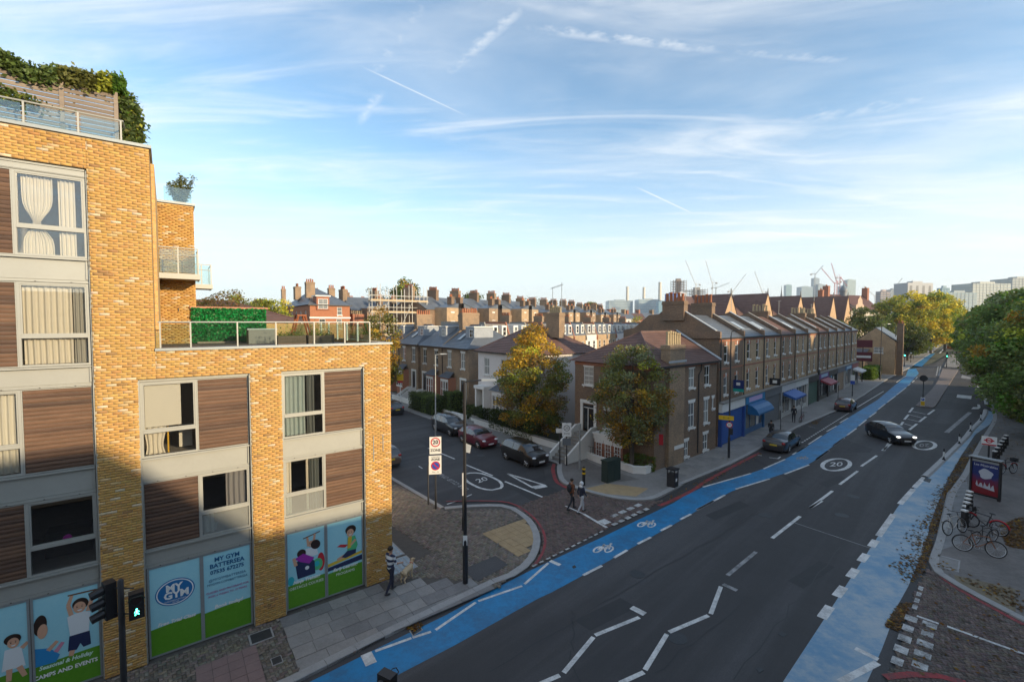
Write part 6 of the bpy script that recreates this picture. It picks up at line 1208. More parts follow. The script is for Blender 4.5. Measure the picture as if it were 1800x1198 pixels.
fallen('fallen_leaves', 'brown fallen leaves drifted along the right-hand kerb', [([(15.45, 17.35), (16.15, 18.83), (18.54, 20.79), (24.61, 26.21), (35.29, 35.35), (42.15, 40.63), (50.26, 47.2), (44.94, 42.32), (35.2, 34.6), (30.91, 30.91), (26.7, 27.45), (21.99, 22.99), (18.18, 19.47), (17.03, 18.4)], 12000, RZ), ([(15.45, 17.35), (22.79, 24.24), (35.29, 35.35), (35.06, 34.45), (26.7, 27.45), (18.18, 19.47)], 12000, RZ), ([(24.62, 22.64), (27.45, 24.01), (23.31, 20.32), (22.82, 20.59)], 1600, PZ), ([(19.05, 18.65), (19.61, 17.04), (18.08, 15.68), (17.78, 17.61)], 90, PZ), ([(11.69, 12.96), (15.04, 12.96), (17.58, 15.22), (17, 17.98)], 120, RZ+.045), ([(12.79, 15.22), (14.36, 16.49), (14.88, 16.49), (13.03, 14.93)], 420, RZ), ([(15.86, 18.83), (19.25, 21.93), (27.58, 29.03), (28.14, 29.03), (20.93, 22.54), (16.45, 18.4)], 500, RZ), ([(65.1, 61.64), (48.07, 42.35), (32.78, 28.75), (39.29, 36.6)], 1500, PZ), ([(30.39, 30.38), (26.3, 27.01), (21.89, 22.84), (18.1, 19.33), (18.5, 19.33), (22.11, 22.64), (26.67, 26.83), (30.96, 30.38)], 260, PZ+.012), ([(17.82, 18.87), (18.26, 15.83), (19.21, 16.68), (18.74, 19.33)], 160, PZ+.006)], .12, 31)
fallen('gutter_leaves', 'fallen leaves along the shop kerb and gutter', [([(8.65, 26.21), (13.06, 30.33), (19.21, 35.35), (21.48, 37.64), (19.27, 35.04), (12.96, 29.24), (9.03, 25.87)], 700, RZ), ([(29.67, 45.41), (32.43, 48.63), (33.92, 49.16), (30.66, 45.64)], 260, RZ), ([(-3.67, 15.1), (-3.31, 15.42), (-3, 15.31), (-3.29, 14.89)], 45, RZ+.012), ([(14.46, 32.21), (19.41, 36.6), (20.76, 37.8), (15.96, 34.12)], 60, PZ+.005)], .12, 32)

# ================================================================== vehicles
M_tyre = mat('tyre', (.02, .02, .021), .8); M_rim = mat('alloy_rim', (.42, .43, .45), .3, metal=.8); M_cglass = mat('car_glass', (.02, .025, .03), .04, spec=1.0, coat=.6)
M_head = mat('headlamp', (.7, .72, .75), .1, spec=1.); M_tail = mat('tail_lamp', (.35, .01, .012), .15, spec=.8); M_pl_y = mat('plate_yellow', (.62, .45, .03), .4); M_pl_w = mat('plate_white', (.68, .68, .66), .4); M_trim = mat('black_trim', (.02, .02, .022), .55)
M_lit = mat('lit_headlamp', (.9, .9, .9), .1, emit=((1, .95, .85), .9))
PROF = {  # share of length from the tail: roofline height share, belt share
 'hatch': ([0, .02, .05, .10, .18, .32, .48, .58, .66, .715, .78, .88, .95, .985, 1], [.40, .60, .72, .87, .955, 1, .985, .93, .80, .685, .645, .60, .52, .44, .36]),
 'suv': ([0, .02, .05, .09, .16, .32, .50, .60, .68, .735, .80, .90, .96, .985, 1], [.42, .62, .74, .88, .965, 1, .99, .945, .82, .69, .66, .62, .55, .46, .38]),
 'saloon': ([0, .015, .05, .12, .18, .26, .36, .50, .58, .66, .72, .80, .90, .97, 1], [.44, .60, .68, .70, .74, .90, .985, 1, .965, .83, .70, .655, .60, .52, .38]),
 'tall': ([0, .015, .04, .08, .15, .32, .55, .66, .75, .81, .86, .93, .97, .985, 1], [.42, .66, .80, .92, .975, 1, .985, .93, .80, .68, .63, .57, .50, .44, .36])}
GL = {'hatch': ((.10, .025, .115), (.56, .71), (.14, .655), .385), 'suv': ((.09, .022, .105), (.58, .735), (.11, .67), .385), 'saloon': ((.27, .17, .30), (.57, .715), (.27, .65), .44), 'tall': ((.08, .02, .10), (.64, .81), (.11, .74), .40)}
def wheel_parts(parent, x, y, r, sgn):
    def disc(prof, n=18):
        vs = [(x+p[0]*math.cos(2*math.pi*j/n), y+sgn*p[1], r+p[0]*math.sin(2*math.pi*j/n)) for p in prof for j in range(n)]
        fs = [(i*n+j, i*n+(j+1) % n, (i+1)*n+(j+1) % n, (i+1)*n+j) for i in range(len(prof)-1) for j in range(n)]+[tuple(range((len(prof)-1)*n, len(prof)*n))]
        if sgn < 0: fs = [f[::-1] for f in fs]
        return vs, [f[::-1] for f in fs]
    b = MB(); b.add(*disc([(r*.62, -.2), (r*.96, -.2), (r, -.17), (r, -.03), (r*.95, 0), (r*.66, .0), (r*.62, -.03)])); o = b.build('wheel', M_tyre, parent, True)
    b = MB(); b.add(*disc([(r*.64, -.02), (r*.60, -.035), (r*.12, -.02), (r*.08, -.005), (.01, -.005)]))
    for k in range(5):
        a = 2*math.pi*k/5; b.bar((x+math.cos(a)*r*.1, y+sgn*-.01, r+math.sin(a)*r*.1), (x+math.cos(a)*r*.6, y+sgn*-.012, r+math.sin(a)*r*.6), .05)
    b.build('rim', M_rim, o, True); return o
def car(name, label, loc, rz, kind, L, Wd, Ht, colour, group=None, plate='y', lit=False, cat='car', roofc=None):
    t = thing(name, label, cat, (loc[0], loc[1], RZ), rz, group); xs, hs = PROF[kind]; (r0, r1, r2), (w0, w1), (s0, s1), pil = GL[kind]
    paint = mat('paint_%s' % '_'.join('%.2f' % c for c in colour), colour, .28, coat=.8, spec=.5)
    T = np.unique(np.concatenate([np.linspace(0, 1, 44), [w0, w1, s0, s1, r1, r2, pil-.012, pil+.012]])); n = len(T)
    top = np.interp(T, xs, hs); k = np.array([.25, .5, .25]); sm = np.convolve(np.pad(top, 1, mode='edge'), k, 'valid'); top = np.where((T > .05) & (T < .95), sm, top)*Ht
    belt = np.minimum(np.interp(T, [0, .1, .7, 1], [.64, .665, .635, .5])*Ht, top-.02)
    wsc = np.interp(T, [0, .03, .10, .5, .85, .94, .98, 1], [.84, .92, .985, 1, .985, .93, .84, .70]); hw = Wd/2*wsc; rise = np.clip((top-belt)/(.36*Ht), 0, 1)
    bot = np.interp(T, [0, .06, .12, .88, .95, 1], [.30, .2, .16, .16, .2, .28])*1.0
    rings = []
    for i in range(n):
        w = hw[i]; zb, zt, z0 = belt[i], top[i], bot[i]; ry = w*(.93-.21*rise[i])
        half = [(0, z0), (w*.86, z0), (w*.97, z0+.12), (w, z0+(zb-z0)*.45), (w*.985, z0+(zb-z0)*.8), (w*.955, zb), (ry, zt-.07*Ht*(.35+.65*rise[i])), (ry*.72, zt-.018), (0, zt)]
        rings.append([(x, z) for x, z in half])
    m = len(rings[0]); full = 2*m-2
    vs = []
    for i in range(n):
        X = (T[i]-.5)*L; h = rings[i]; vs += [(X, -y, z) for y, z in h]+[(X, y, z) for y, z in h[-2:0:-1]]
    parts = {}
    for i in range(n-1):
        tm = (T[i]+T[i+1])/2
        for j in range(full):
            jj = j if j < m-1 else full-1-j; key = 'body'
            if jj == 5 and s0 < tm < s1 and abs(tm-pil) > .012 and rise[i] > .25 and rise[i+1] > .2: key = ('side_window', j < m-1, tm > pil)
            elif jj in (6, 7) and w0 < tm < w1: key = ('windscreen',)
            elif jj in (6, 7) and r1 < tm < r2: key = ('rear_window',)
            parts.setdefault(key, []).append((i*full+j, i*full+(j+1) % full, (i+1)*full+(j+1) % full, (i+1)*full+j))
    parts['body'] += [tuple(range(full-1, -1, -1)), tuple(range((n-1)*full, n*full))]
    for key, fs in parts.items():
        used = sorted({q for f in fs for q in f}); mp = {q: i for i, q in enumerate(used)}; b = MB(); b.v = [vs[q] for q in used]; b.f = [[mp[q] for q in f][::-1] for f in fs]; b.m = [0]*len(fs)
        b.build('body' if key == 'body' else key[0], paint if key == 'body' else M_cglass, t, True)
    wr = .33 if kind != 'suv' else .36
    for sx in (-.295, .315):
        for s in (-1, 1):
            x = sx*L; q = MB(); nn = 16
            q.add([(x+(wr+.045)*math.cos(math.pi*2*j/nn), s*(Wd/2+.003), wr+(wr+.045)*math.sin(math.pi*2*j/nn)) for j in range(nn)], [tuple(range(nn)) if s < 0 else tuple(range(nn-1, -1, -1))]); q.build('wheel_arch', M_trim, t)
            wheel_parts(t, x, s*(Wd/2+.012), wr, s)
    for s in (-1, 1):
        b = MB(); b.ball((L*.462, s*Wd*.35, Ht*.475), (.14, .17, .075), 10, 6); b.build('headlight', M_lit if lit else M_head, t, True)
        b = MB(); b.ball((-L*.478, s*Wd*.38, Ht*.575), (.09, .14, .10), 10, 6); b.build('tail_light', M_tail, t, True)
        b = MB(); b.ball((L*.17, s*(Wd*.5+.07), Ht*.665), (.07, .1, .07), 8, 5); b.build('mirror', paint, t, True)
        for xx in (.02, -.2): b = MB(); b.box(xx*L, xx*L+.18, s*Wd*.492-.02, s*Wd*.492+.02, Ht*.575, Ht*.595); b.build('door_handle', M_trim, t)
    b = MB(); b.box(L*.475, L*.497, -Wd*.27, Wd*.27, Ht*.19, Ht*.33); b.build('grille', M_trim, t)
    b = MB(); b.box(L*.4975, L*.503, -.26, .26, Ht*.235, Ht*.31); b.build('number_plate', M_pl_w, t); b = MB(); b.box(-L*.503, -L*.492, -.26, .26, Ht*.40, Ht*.475); b.build('number_plate', M_pl_y, t)
    b = MB(); b.box(-L*.499, -L*.46, -Wd*.36, Wd*.36, .2, .42); b.build('rear_bumper', M_trim if kind != 'saloon' else paint, t)
    if kind == 'suv':
        for s in (-1, 1): b = MB(); b.tube([(-L*.3, s*Wd*.33, Ht+.0), (-L*.27, s*Wd*.33, Ht+.05), (L*.05, s*Wd*.34, Ht+.04), (L*.09, s*Wd*.34, Ht-.03)], .022, 6); b.build('roof_rail', M_rim, t)
    return t
def by_wheels(rear, front, side, Wd, L):
    """car centre and heading from two visible wheels; side = -1 when they are the right-hand wheels."""
    h = Vector((front[0]-rear[0], front[1]-rear[1], 0)).normalized(); n = Vector((-h.y, h.x, 0)); mid_ = Vector((*rear, 0)).lerp(Vector((*front, 0)), .5)-h*(.01*L)
    c = mid_-n*side*(Wd/2-.1); return (c.x, c.y), math.atan2(h.y, h.x)
c_, a_ = by_wheels((32.95, 41.48), (32.68, 38.87), -1, 1.8, 4.3); car('car', 'black hatchback turning across the main road', c_, a_, 'hatch', 4.25, 1.80, 1.52, (.012, .012, .016), lit=True)
pk = 'cars parked along the shops'
c0 = (22.2, 36.19); n_ = VN; h_ = V_; c_ = (c0[0]+h_[0]*1.35+n_[0]*.82, c0[1]+h_[1]*1.35+n_[1]*.82); car('car', 'dark grey saloon parked at the kerb before the shops', c_, VA, 'saloon', 4.7, 1.84, 1.44, (.022, .024, .03), pk)
c0 = (39.68, 52.77); c_ = (c0[0]+h_[0]*1.2+n_[0]*.8, c0[1]+h_[1]*1.2+n_[1]*.8); car('car', 'small dark red hatchback parked further along the shops', c_, VA, 'hatch', 4.0, 1.72, 1.5, (.045, .01, .014), pk)
sp = 'cars parked on the side street'; SH = math.atan2(-.788, .6156)
for rear, front, lab, kind, L, Wd, Ht, colr in (((-7.48, 43.82), (-5.65, 41.41), 'black estate with roof rails parked by the hedges', 'suv', 4.65, 1.85, 1.66, (.012, .013, .016)), ((-4.32, 39.25), (-2.71, 37.3), 'dark red hatchback parked between two black cars', 'hatch', 4.0, 1.74, 1.48, (.13, .008, .022)), ((-0.46, 34.55), (1.05, 32.31), 'small tall black car parked nearest the junction', 'tall', 4.0, 1.78, 1.58, (.014, .013, .014))):
    c_, a_ = by_wheels(rear, front, -1, Wd, L); car('car', lab, c_, SH, kind, L, Wd, Ht, colr, sp)
c0 = (-12.83, 50.71); car('car', 'dark car with yellow plate seen from behind at the block edge', (c0[0]-.62*2.0, c0[1]+.788*2.0), SH+math.pi, 'hatch', 4.2, 1.78, 1.5, (.016, .017, .022), sp)
c0 = (-8.29, 32.26); car('car', 'taupe hatchback tail showing past the brick corner', (c0[0]-.62*2.15-.788*.35, c0[1]+.788*2.15-.6*.35), SH+math.pi, 'hatch', 4.3, 1.78, 1.5, (.12, .085, .07), sp)
# far traffic
for p, lab, kind, colr, a, L, Wd, Ht in (((171.31, 177.87), 'orange brown van driving away far down the road', 'tall', (.35, .10, .03), VA+.05, 4.6, 1.9, 2.1), ((165.69, 164.34), 'silver car approaching on the right, partly under the trees', 'hatch', (.5, .52, .55), VA+math.pi, 4.3, 1.8, 1.5), ((234.59, 239.56), 'distant dark car with headlamps on', 'hatch', (.03, .03, .035), VA+math.pi, 4.3, 1.8, 1.5), ((224.4, 226.48), 'distant white car among the far traffic', 'hatch', (.6, .6, .6), VA+math.pi, 4.3, 1.8, 1.5), ((233.7, 247.92), 'distant maroon car at the far bend', 'hatch', (.12, .03, .04), VA+.3, 4.3, 1.8, 1.5), ((279.33, 288.1), 'distant grey lorry at the end of the road', 'tall', (.25, .27, .3), VA+math.pi, 7.5, 2.4, 3.2)):
    car('car', lab, p, a, kind, L, Wd, Ht, colr, 'far traffic', lit='headlamps' in lab or 'white' in lab, cat='lorry' if 'lorry' in lab else ('van' if ' van ' in lab else 'car'))
# ================================================================== bicycles and docks
def bike(label, p, rz, lean, c, mud=None, basket=False, turn=.3, rusty=False, group='bicycles at the docks', lie=0.):
    t = thing('bicycle', label, 'bicycle', (p[0], p[1], PZ+.008), 0, group); t.rotation_euler = (lean, 0, rz); M = mat('bike_%s' % '_'.join('%.2f' % q for q in c), c, .35, coat=.4); r = .34
    for x, nm in ((-.52, 'rear'), (.54, 'front')):
        b = MB(); b.tube([(x+r*math.cos(a), 0, r+r*math.sin(a)) for a in np.linspace(0, 2*math.pi, 25)], .022, 6, cap=False); w = b.build('wheel', M_tyre, t, True)
        b = MB(); b.tube([(x+(r-.03)*math.cos(a), 0, r+(r-.03)*math.sin(a)) for a in np.linspace(0, 2*math.pi, 25)], .012, 5, cap=False); b.tube([(x, -.05, r), (x, .05, r)], .025, 6); b.build('rim', M_rim, w)
        b = MB(); [b.tube([(x, 0, r), (x+(r-.03)*math.cos(a), 0, r+(r-.03)*math.sin(a))], .003, 3) for a in np.linspace(0, 2*math.pi, 14, endpoint=False)]; b.build('spokes', M_rim, w)
        if mud: b = MB(); b.tube([(x+(r+.035)*math.cos(a), 0, r+(r+.035)*math.sin(a)) for a in (np.linspace(.35, 2.9, 12) if nm == 'rear' else np.linspace(.5, 2.2, 9))], .035, 6); b.build('mudguard', mud, t, True)
    b = MB(); bb, st, hd, hb = (-.06, 0, .28), (-.2, 0, .78), (.36, 0, .80), (.42, 0, .62)
    for a, q in ((bb, st), (st, hd), (bb, hb), (hd, hb), (hb, (.54, 0, r))): b.tube([a, q], .018 if mud is None else .03, 6)
    for s in (-.04, .04): b.tube([(-.52, s, r), bb], .012, 5); b.tube([(-.52, s, r), st], .01, 5)
    b.build('frame', M, t, True)
    b = MB(); b.tube([st, (-.24, 0, .93)], .013, 5); b.ball((-.25, 0, .95), (.13, .07, .035), 8, 5); b.build('saddle', M_trim, t, True)
    b = MB(); b.tube([hd, (.34, 0, .98)], .014, 5); ca, sa = math.cos(turn), math.sin(turn); b.tube([(.34-.3*sa-.1*ca, .3*ca-.1*sa, 1.0), (.34-.28*sa, .28*ca, 1.0), (.34, 0, .98), (.34+.28*sa, -.28*ca, 1.0), (.34+.3*sa-.1*ca, -.3*ca-.1*sa, 1.0)], .013, 5); b.build('handlebar', M_trim, t, True)
    b = MB(); b.tube([(-.06, -.09, .28), (-.06, .09, .28)], .012, 5); b.tube([(bb[0]+.085*math.cos(a), -.05, .28+.085*math.sin(a)) for a in np.linspace(0, 2*math.pi, 13)], .008, 4); b.box(.06, .14, -.17, -.09, .25, .27); b.box(-.24, -.16, .09, .17, .29, .31); b.build('pedals', M_rim, t)
    if basket: b = MB(); b.box(.42, .68, -.16, .16, .82, .86); b.box(.42, .44, -.16, .16, .86, 1.05); b.box(.66, .68, -.16, .16, .86, 1.05); b.build('basket', M_trim, t)
    return t
M_rmud = mat('red_mudguard', (.42, .012, .02), .35, coat=.4)
p0_, p1_ = (24.58, 23.88), (23.94, 21.96)
def bk(l, r): return ((l[0]+r[0])/2, (l[1]+r[1])/2), math.atan2(r[1]-l[1], r[0]-l[0])
c_, a_ = bk((23.2, 22.61), (23.58, 21.68)); bike('red hire bicycle docked on the right with red mudguard', c_, a_+math.pi, .05, (.05, .05, .055), M_rmud, True)
c_, a_ = bk((21.12, 21.68), (22.28, 22.03)); bike('silver bicycle leaning against the first dock post', c_, a_, -.18, (.45, .42, .38)); c_, a_ = bk((21.47, 20.75), (22.39, 20.94)); bike('black bicycle with pale tyres behind the dock row', c_, a_, .15, (.03, .03, .035)); c_, a_ = bk((20.49, 20.13), (21.14, 19.67)); bike('rusty orange bicycle slumped at the front of the docks', c_, a_, -.25, (.22, .08, .03))
c0 = (33.84, 30.73); bike('red hire bicycle behind the poster panel', c0, .2, .03, (.05, .05, .055), M_rmud, True, group='bicycles at the docks'); c0 = (30.1, 47.02); bike('bicycle chained to a pole before the shops', c0, VA, .12, (.25, .05, .04))
def dock(p, i, lab, g_):
    t = thing('cycle_dock', lab, 'cycle dock', (p[0], p[1], PZ+.006), VA-.55, g_)
    b = MB(); b.extr([(-.11, 0), (.15, 0), (.11, .55), (.08, .80), (-.08, .80), (-.1, .55)], -.10, .10, 'y'); b.build('post', M_black, t); b = MB(); b.box(-.105, .105, -.115, .115, .80, .87); b.build('cap', M_stucco, t); b = MB(); b.box(.11, .3, -.03, .03, .5, .58); b.build('cradle', M_rim, t)
NM = ['nearest', 'second', 'third', 'fourth', 'fifth', 'farthest']
da, db = (22.86, 22.61), (25.71, 25.2)
for i in range(6): dock((da[0]+(db[0]-da[0])*i/5, da[1]+(db[1]-da[1])*i/5), i, '%s dock post in the near row with the bicycles' % NM[i], 'near cycle docks')
da, db = (35.68, 33.27), (41.62, 37.97)
for i in range(6): dock((da[0]+(db[0]-da[0])*i/5, da[1]+(db[1]-da[1])*i/5), i, '%s dock post in the row behind the bus stop flag' % NM[i], 'far cycle docks')
# ================================================================== street furniture
M_col = mat('column_black', (.02, .021, .025), .45, var=.3, vscale=2); M_galv = mat('galvanised', (.34, .36, .37), .5, metal=.5, var=.3, vscale=3); M_signw = mat('sign_white', (.72, .73, .72), .45); M_signr = mat('sign_red', (.5, .015, .025), .45); M_signb = mat('sign_blue', (.02, .08, .42), .45); M_yel = mat('sign_yellow', (.68, .42, .01), .45); M_ink = mat('sign_ink', (.015, .015, .018), .5)
def face_cam(p): return math.atan2(-p[0], p[1])*-1*-1
def aim(p, extra=0.): return math.atan2(p[1], p[0])-math.pi/2+extra     # board front (-y) looks back along the road to the junction
def ring(parent, name, m, r0, r1, y, z, n=28, x=0.):
    b = MB(); vs = [(x+r*math.cos(2*math.pi*j/n), y, z+r*math.sin(2*math.pi*j/n)) for r in (r0, r1) for j in range(n)]
    if r0 < 1e-4: b.face(vs[n:])
    else: b.add(vs, [(j, (j+1) % n, n+(j+1) % n, n+j) for j in range(n)])
    return b.build(name, m, parent)
def lamp(label, p, h, m, arm=1.0, arm_dir=0., r=.075, base_h=1.6, curved=False, z=PZ):
    t = thing('street_lamp', label, 'street lamp', (p[0], p[1], z), arm_dir); b = MB(); b.lathe([(r*1.5, 0), (r*1.5, base_h), (r*1.25, base_h+.08), (r, base_h+.1), (r*.75, h)], 12); b.build('column', m, t, True)
    b = MB(); b.tube([(0, 0, h-.02), (.1 if not curved else .05, 0, h+(.02 if not curved else .35)), (arm, 0, h+(.06 if not curved else .5))], .03, 6); b.build('arm', m, t, True)
    b = MB(); zz_ = h+(.06 if not curved else .5); b.add([(arm-.05, -.1, zz_-.04), (arm+.55, -.13, zz_-.02), (arm+.55, .13, zz_-.02), (arm-.05, .1, zz_-.04), (arm-.05, -.08, zz_+.06), (arm+.5, -.09, zz_+.05), (arm+.5, .09, zz_+.05), (arm-.05, .08, zz_+.06)], [(0, 3, 2, 1), (4, 5, 6, 7), (0, 1, 5, 4), (1, 2, 6, 5), (2, 3, 7, 6), (3, 0, 4, 7)]); b.build('lantern', M_galv, t); return t
lp = lamp('tall black lamp column on the slab pavement by the dog walker', (-1.85, 17.65), 8.0, M_col, .7, .1, .07, 1.7)
b = MB(); b.box(-.085, .085, -.088, -.078, 1.55, 1.95); b.build('notice', M_signw, lp); b = MB(); b.add([(.05, -.03, 5.6), (.25, -.03, 5.5), (.2, -.03, 5.2), (.02, -.03, 5.25)], [(0, 1, 2, 3), (3, 2, 1, 0)]); b.build('notice', M_signw, lp)
lamp('grey lamp column on the far side of the side street', (-6.94, 41.06), 7.4, M_galv, .5, .3, .06, 1.2); lamp('tall slim black lamp column before the corner of the shops', (16.57, 34.41), 9.3, M_col, .8, -.2, .06, 1.5, True); lamp('black lamp column beside the bright green hedge', (66.69, 82.12), 10.0, M_col, 1.2, .1, .08, 1.5); lamp('black lamp column on the pavement past the hedge', (79.62, 94.45), 9.5, M_col, 1.0, .3, .08, 1.5)
def pole(name, label, cat, p, h, r=.04, m=None, z=PZ, rz=None): t = thing(name, label, cat, (p[0], p[1], z), aim(p) if rz is None else rz); b = MB(); b.lathe([(r*1.4, 0), (r*1.4, h*.22), (r, h*.24), (r, h), (r*.5, h+.03)], 10); b.build('post', m or M_col, t, True); return t
# 20 zone entry signs
t = pole('zone_sign', 'twin zone plates, 20 above no waiting, on a black post at the junction', 'road sign', (-4.22, 24.83), 4.05)
b = MB(); b.box(-.32, .32, -.075, -.055, 3.1, 4.05); s1 = b.build('sign_plate', M_signw, t); ring(s1, 'sign_ring', M_signr, .2, .26, -.078, 3.75); text('lettering', '20', .3, M_ink, s1, (0, -.079, 3.75), bold=.01, depth=.0005); text('lettering', 'ZONE', .2, M_ink, s1, (0, -.079, 3.3), bold=.006, depth=.0005)
b = MB(); b.box(-.36, .32, -.10, -.08, 1.98, 3.02); s2 = b.build('sign_plate', M_signw, t); ring(s2, 'sign_disc', M_signb, 0, .2, -.103, 2.45); ring(s2, 'sign_ring', M_signr, .19, .25, -.104, 2.45); text('lettering', 'ZONE', .17, M_ink, s2, (0, -.103, 2.8), bold=.006, depth=.0005); text('lettering', 'Controlled', .1, M_ink, s2, (0, -.103, 2.94), depth=.0005); text('lettering', 'Mon - Fri', .1, M_ink, s2, (0, -.103, 2.1), depth=.0005)
b = MB(); b.add([(-.16, -.106, 2.58), (-.11, -.106, 2.62), (.16, -.106, 2.32), (.11, -.106, 2.28)], [(3, 2, 1, 0)]); b.build('sign_bar', M_signr, s2)
pole('bollard_post', 'plain short black post left of the zone plates', 'post', (-4.75, 25.46), 2.2, .035)
t = pole('marker_post', 'thin post with white upper half beside the tall lamp column', 'post', (-2.44, 22.26), 2.9, .035); b = MB(); b.cyl(0, 0, 1.75, 2.88, .045, n=10); b.build('white_sleeve', M_signw, t)
t = pole('zone_sign', 'zone plate with 20 before the corner house steps', 'road sign', (3.94, 32.47), 3.1); b = MB(); b.box(-.33, .33, .05, .07, 2.15, 3.1); b.box(-.33, .33, -.07, -.05, 2.15, 3.1); s1 = b.build('sign_plate', M_signw, t); ring(s1, 'sign_ring', M_ink, .18, .22, -.073, 2.75); text('lettering', '20', .26, M_ink, s1, (0, -.074, 2.75), depth=.0005); text('lettering', 'ZONE', .16, M_ink, s1, (0, -.074, 2.35), depth=.0005); b = MB(); b.box(-.3, .3, -.06, -.045, 1.5, 2.0); b.build('sign_plate', mat('sign_back', (.12, .14, .16), .5), t)
t = pole('road_sign', 'black post with small white plate left of the house steps', 'road sign', (3.49, 32.87), 2.75); b = MB(); b.box(-.28, .28, -.06, -.045, 2.3, 2.62); b.build('sign_plate', M_signw, t)
pole('signal_post', 'bare grey post on the corner house pavement', 'post', (4.77, 31.7), 3.2, .05, M_galv)
t = thing('bollard', 'black bollard with yellow bands behind the crossing couple', 'bollard', (*(4.56, 28.55), 0)); b = MB(); b.lathe([(.1, 0), (.1, .95), (.11, 1.0), (.11, 1.12), (.06, 1.2)], 12); b.build('post', M_col, t, True)
for z in (.72, 1.0): b = MB(); b.cyl(0, 0, z, z+.1, .116, n=12); b.build('band', M_yel, t)
p = (6.45, 29.28); t = thing('telecom_cabinet', 'dark green telecoms cabinet beside the garden wall', 'cabinet', (*p, 0), HA-.1); M_cab = mat('cabinet_green', (.018, .035, .03), .5, var=.3, vscale=3); b = MB(); b.box(-.62, .62, -.26, .26, .05, 1.38); b.build('body', M_cab, t); b = MB(); b.box(-.66, .66, -.3, .3, 1.381, 1.46); b.build('lid', M_cab, t); b = MB(); b.box(-.58, -.01, -.275, -.261, .12, 1.3); b.build('door', M_cab, t); b = MB(); b.box(.01, .58, -.275, -.261, .12, 1.3); b.build('door', M_cab, t); b = MB(); b.box(-.62, .62, -.27, .27, 0, .05); b.build('plinth', M_stone, t)
p = (10.13, 28.34); t = thing('litter_bin', 'square black litter bin on the corner pavement', 'litter bin', (*p, 0), VA); b = MB(); b.box(-.26, .26, -.26, .26, 0, .82); b.build('body', M_col, t); b = MB(); [b.box(x, x+.05, y, y+.05, .82, 1.08) for x in (-.26, .21) for y in (-.26, .21)]; b.build('corner_posts', M_col, t); b = MB(); b.box(-.3, .3, -.3, .3, 1.08, 1.16); b.build('hood', M_col, t); b = MB(); b.box(-.12, .06, -.275, -.262, .38, .56); b.build('label', M_signw, t)
p = (10.27, 31.7); t = thing('sale_board', 'red estate board on a white post in the corner garden', 'sign', (*p, 0), aim(p)); b = MB(); b.box(-.04, .04, -.04, .04, 0, 2.6); b.build('post', M_stucco, t); b = MB(); b.box(-.34, .34, -.07, -.045, 1.75, 2.5); b.build('board', M_signr, t)
p = (-14.54, 58.96); t = thing('sale_board', 'yellow estate board on a white post before the semis', 'sign', (*p, 0), aim(p)); b = MB(); b.box(-.05, .05, -.04, .04, 0, 3.6); b.build('post', M_stucco, t); b = MB(); b.box(-.45, .4, -.07, -.045, 2.8, 3.65); b.build('board', M_yel, t); b = MB(); b.box(-.35, .3, -.07, -.045, 2.5, 2.79); b.build('board_strip', M_signr, t)
# sign gear on the shop-corner lamp
p = (16.57, 34.41); t = thing('diversion_sign', 'yellow sign and 20 roundel strapped to the slim lamp column', 'road sign', (p[0], p[1], 2.9), aim(p)); b = MB(); b.box(-.75, .3, -.12, -.095, .0, .34); b.build('sign_plate', M_yel, t); text('lettering', '← →', .22, M_ink, t, (-.22, -.124, .17), depth=.0005); ring(t, 'roundel', M_signw, 0, .2, -.11, -.35); ring(t, 'roundel_ring', M_signr, .17, .23, -.112, -.35); text('lettering', '20', .2, M_ink, t, (0, -.114, -.35), depth=.0005); b = MB(); b.box(-.02, .25, -.12, .1, -1.1, -.62); b.build('control_box', M_col, t)
for p, h, lab in (((25.74, 43.26), 2.4, 'slim black post on the pavement beside the parked saloon'), ((29.92, 46.75), 2.2, 'slim black post with a bicycle chained to it'), ((43.75, 60.72), 2.4, 'slim black post near the red hatchback')):
    t = pole('parking_sign', lab, 'road sign', p, h, .03); b = MB(); b.box(-.14, .14, -.05, -.035, h-.45, h-.05); b.build('sign_plate', M_signw if '1473' in lab else M_galv, t)
p = (47.79, 63.57); t = pole('bus_stop', 'white and blue stop post before the last shops', 'bus stop', p, 3.0, .05); b = MB(); b.box(-.25, .25, -.07, -.05, 2.2, 3.0); b.build('flag', M_signw, t); b = MB(); b.box(-.25, .25, -.07, -.05, 1.7, 2.18); b.build('panel', M_signb, t)
# advertising panel and bus flag on the right
p0, p1 = (27.5, 27.01), (28.04, 25.79); a_ = math.atan2(p1[1]-p0[1], p1[0]-p0[0]); t = thing('advert_panel', 'black framed advert panel with a blue and red theatre poster', 'advert panel', (*p0, 0), a_); Wp = math.hypot(p1[0]-p0[0], p1[1]-p0[1])
b = MB(); frame_rect(b, 0, Wp, .12, 2.3, .08, 0, .2); b.box(.08, Wp-.08, .1, .19, .2, 2.22); b.build('frame', M_black, t); b = MB(); b.box(0, .12, .02, .18, 0, .119); b.box(Wp-.12, Wp, .02, .18, 0, .119); b.build('foot', M_black, t)
M_post = mat('theatre_poster', (.05, .07, .22), .3); 
def poster_grad():
    m = M_post; n = NG(m.node_tree); bs = m.node_tree.nodes['Principled BSDF']; tc_ = n.n('ShaderNodeTexCoord').outputs['Object']; s_ = n.n('ShaderNodeSeparateXYZ', {0: tc_}); nz = n.n('ShaderNodeTexNoise', {'Vector': tc_, 'Scale': 4.0, 'Detail': 5}).outputs[0]
    f = n.ramp(n.m('ADD', s_.outputs[2], n.m('MULTIPLY', nz, .7)), 1.05, 1.75); o = n.mix(f, (.20, .014, .022), (.022, .035, .15)); m.node_tree.links.new(o, bs.inputs['Base Color'])
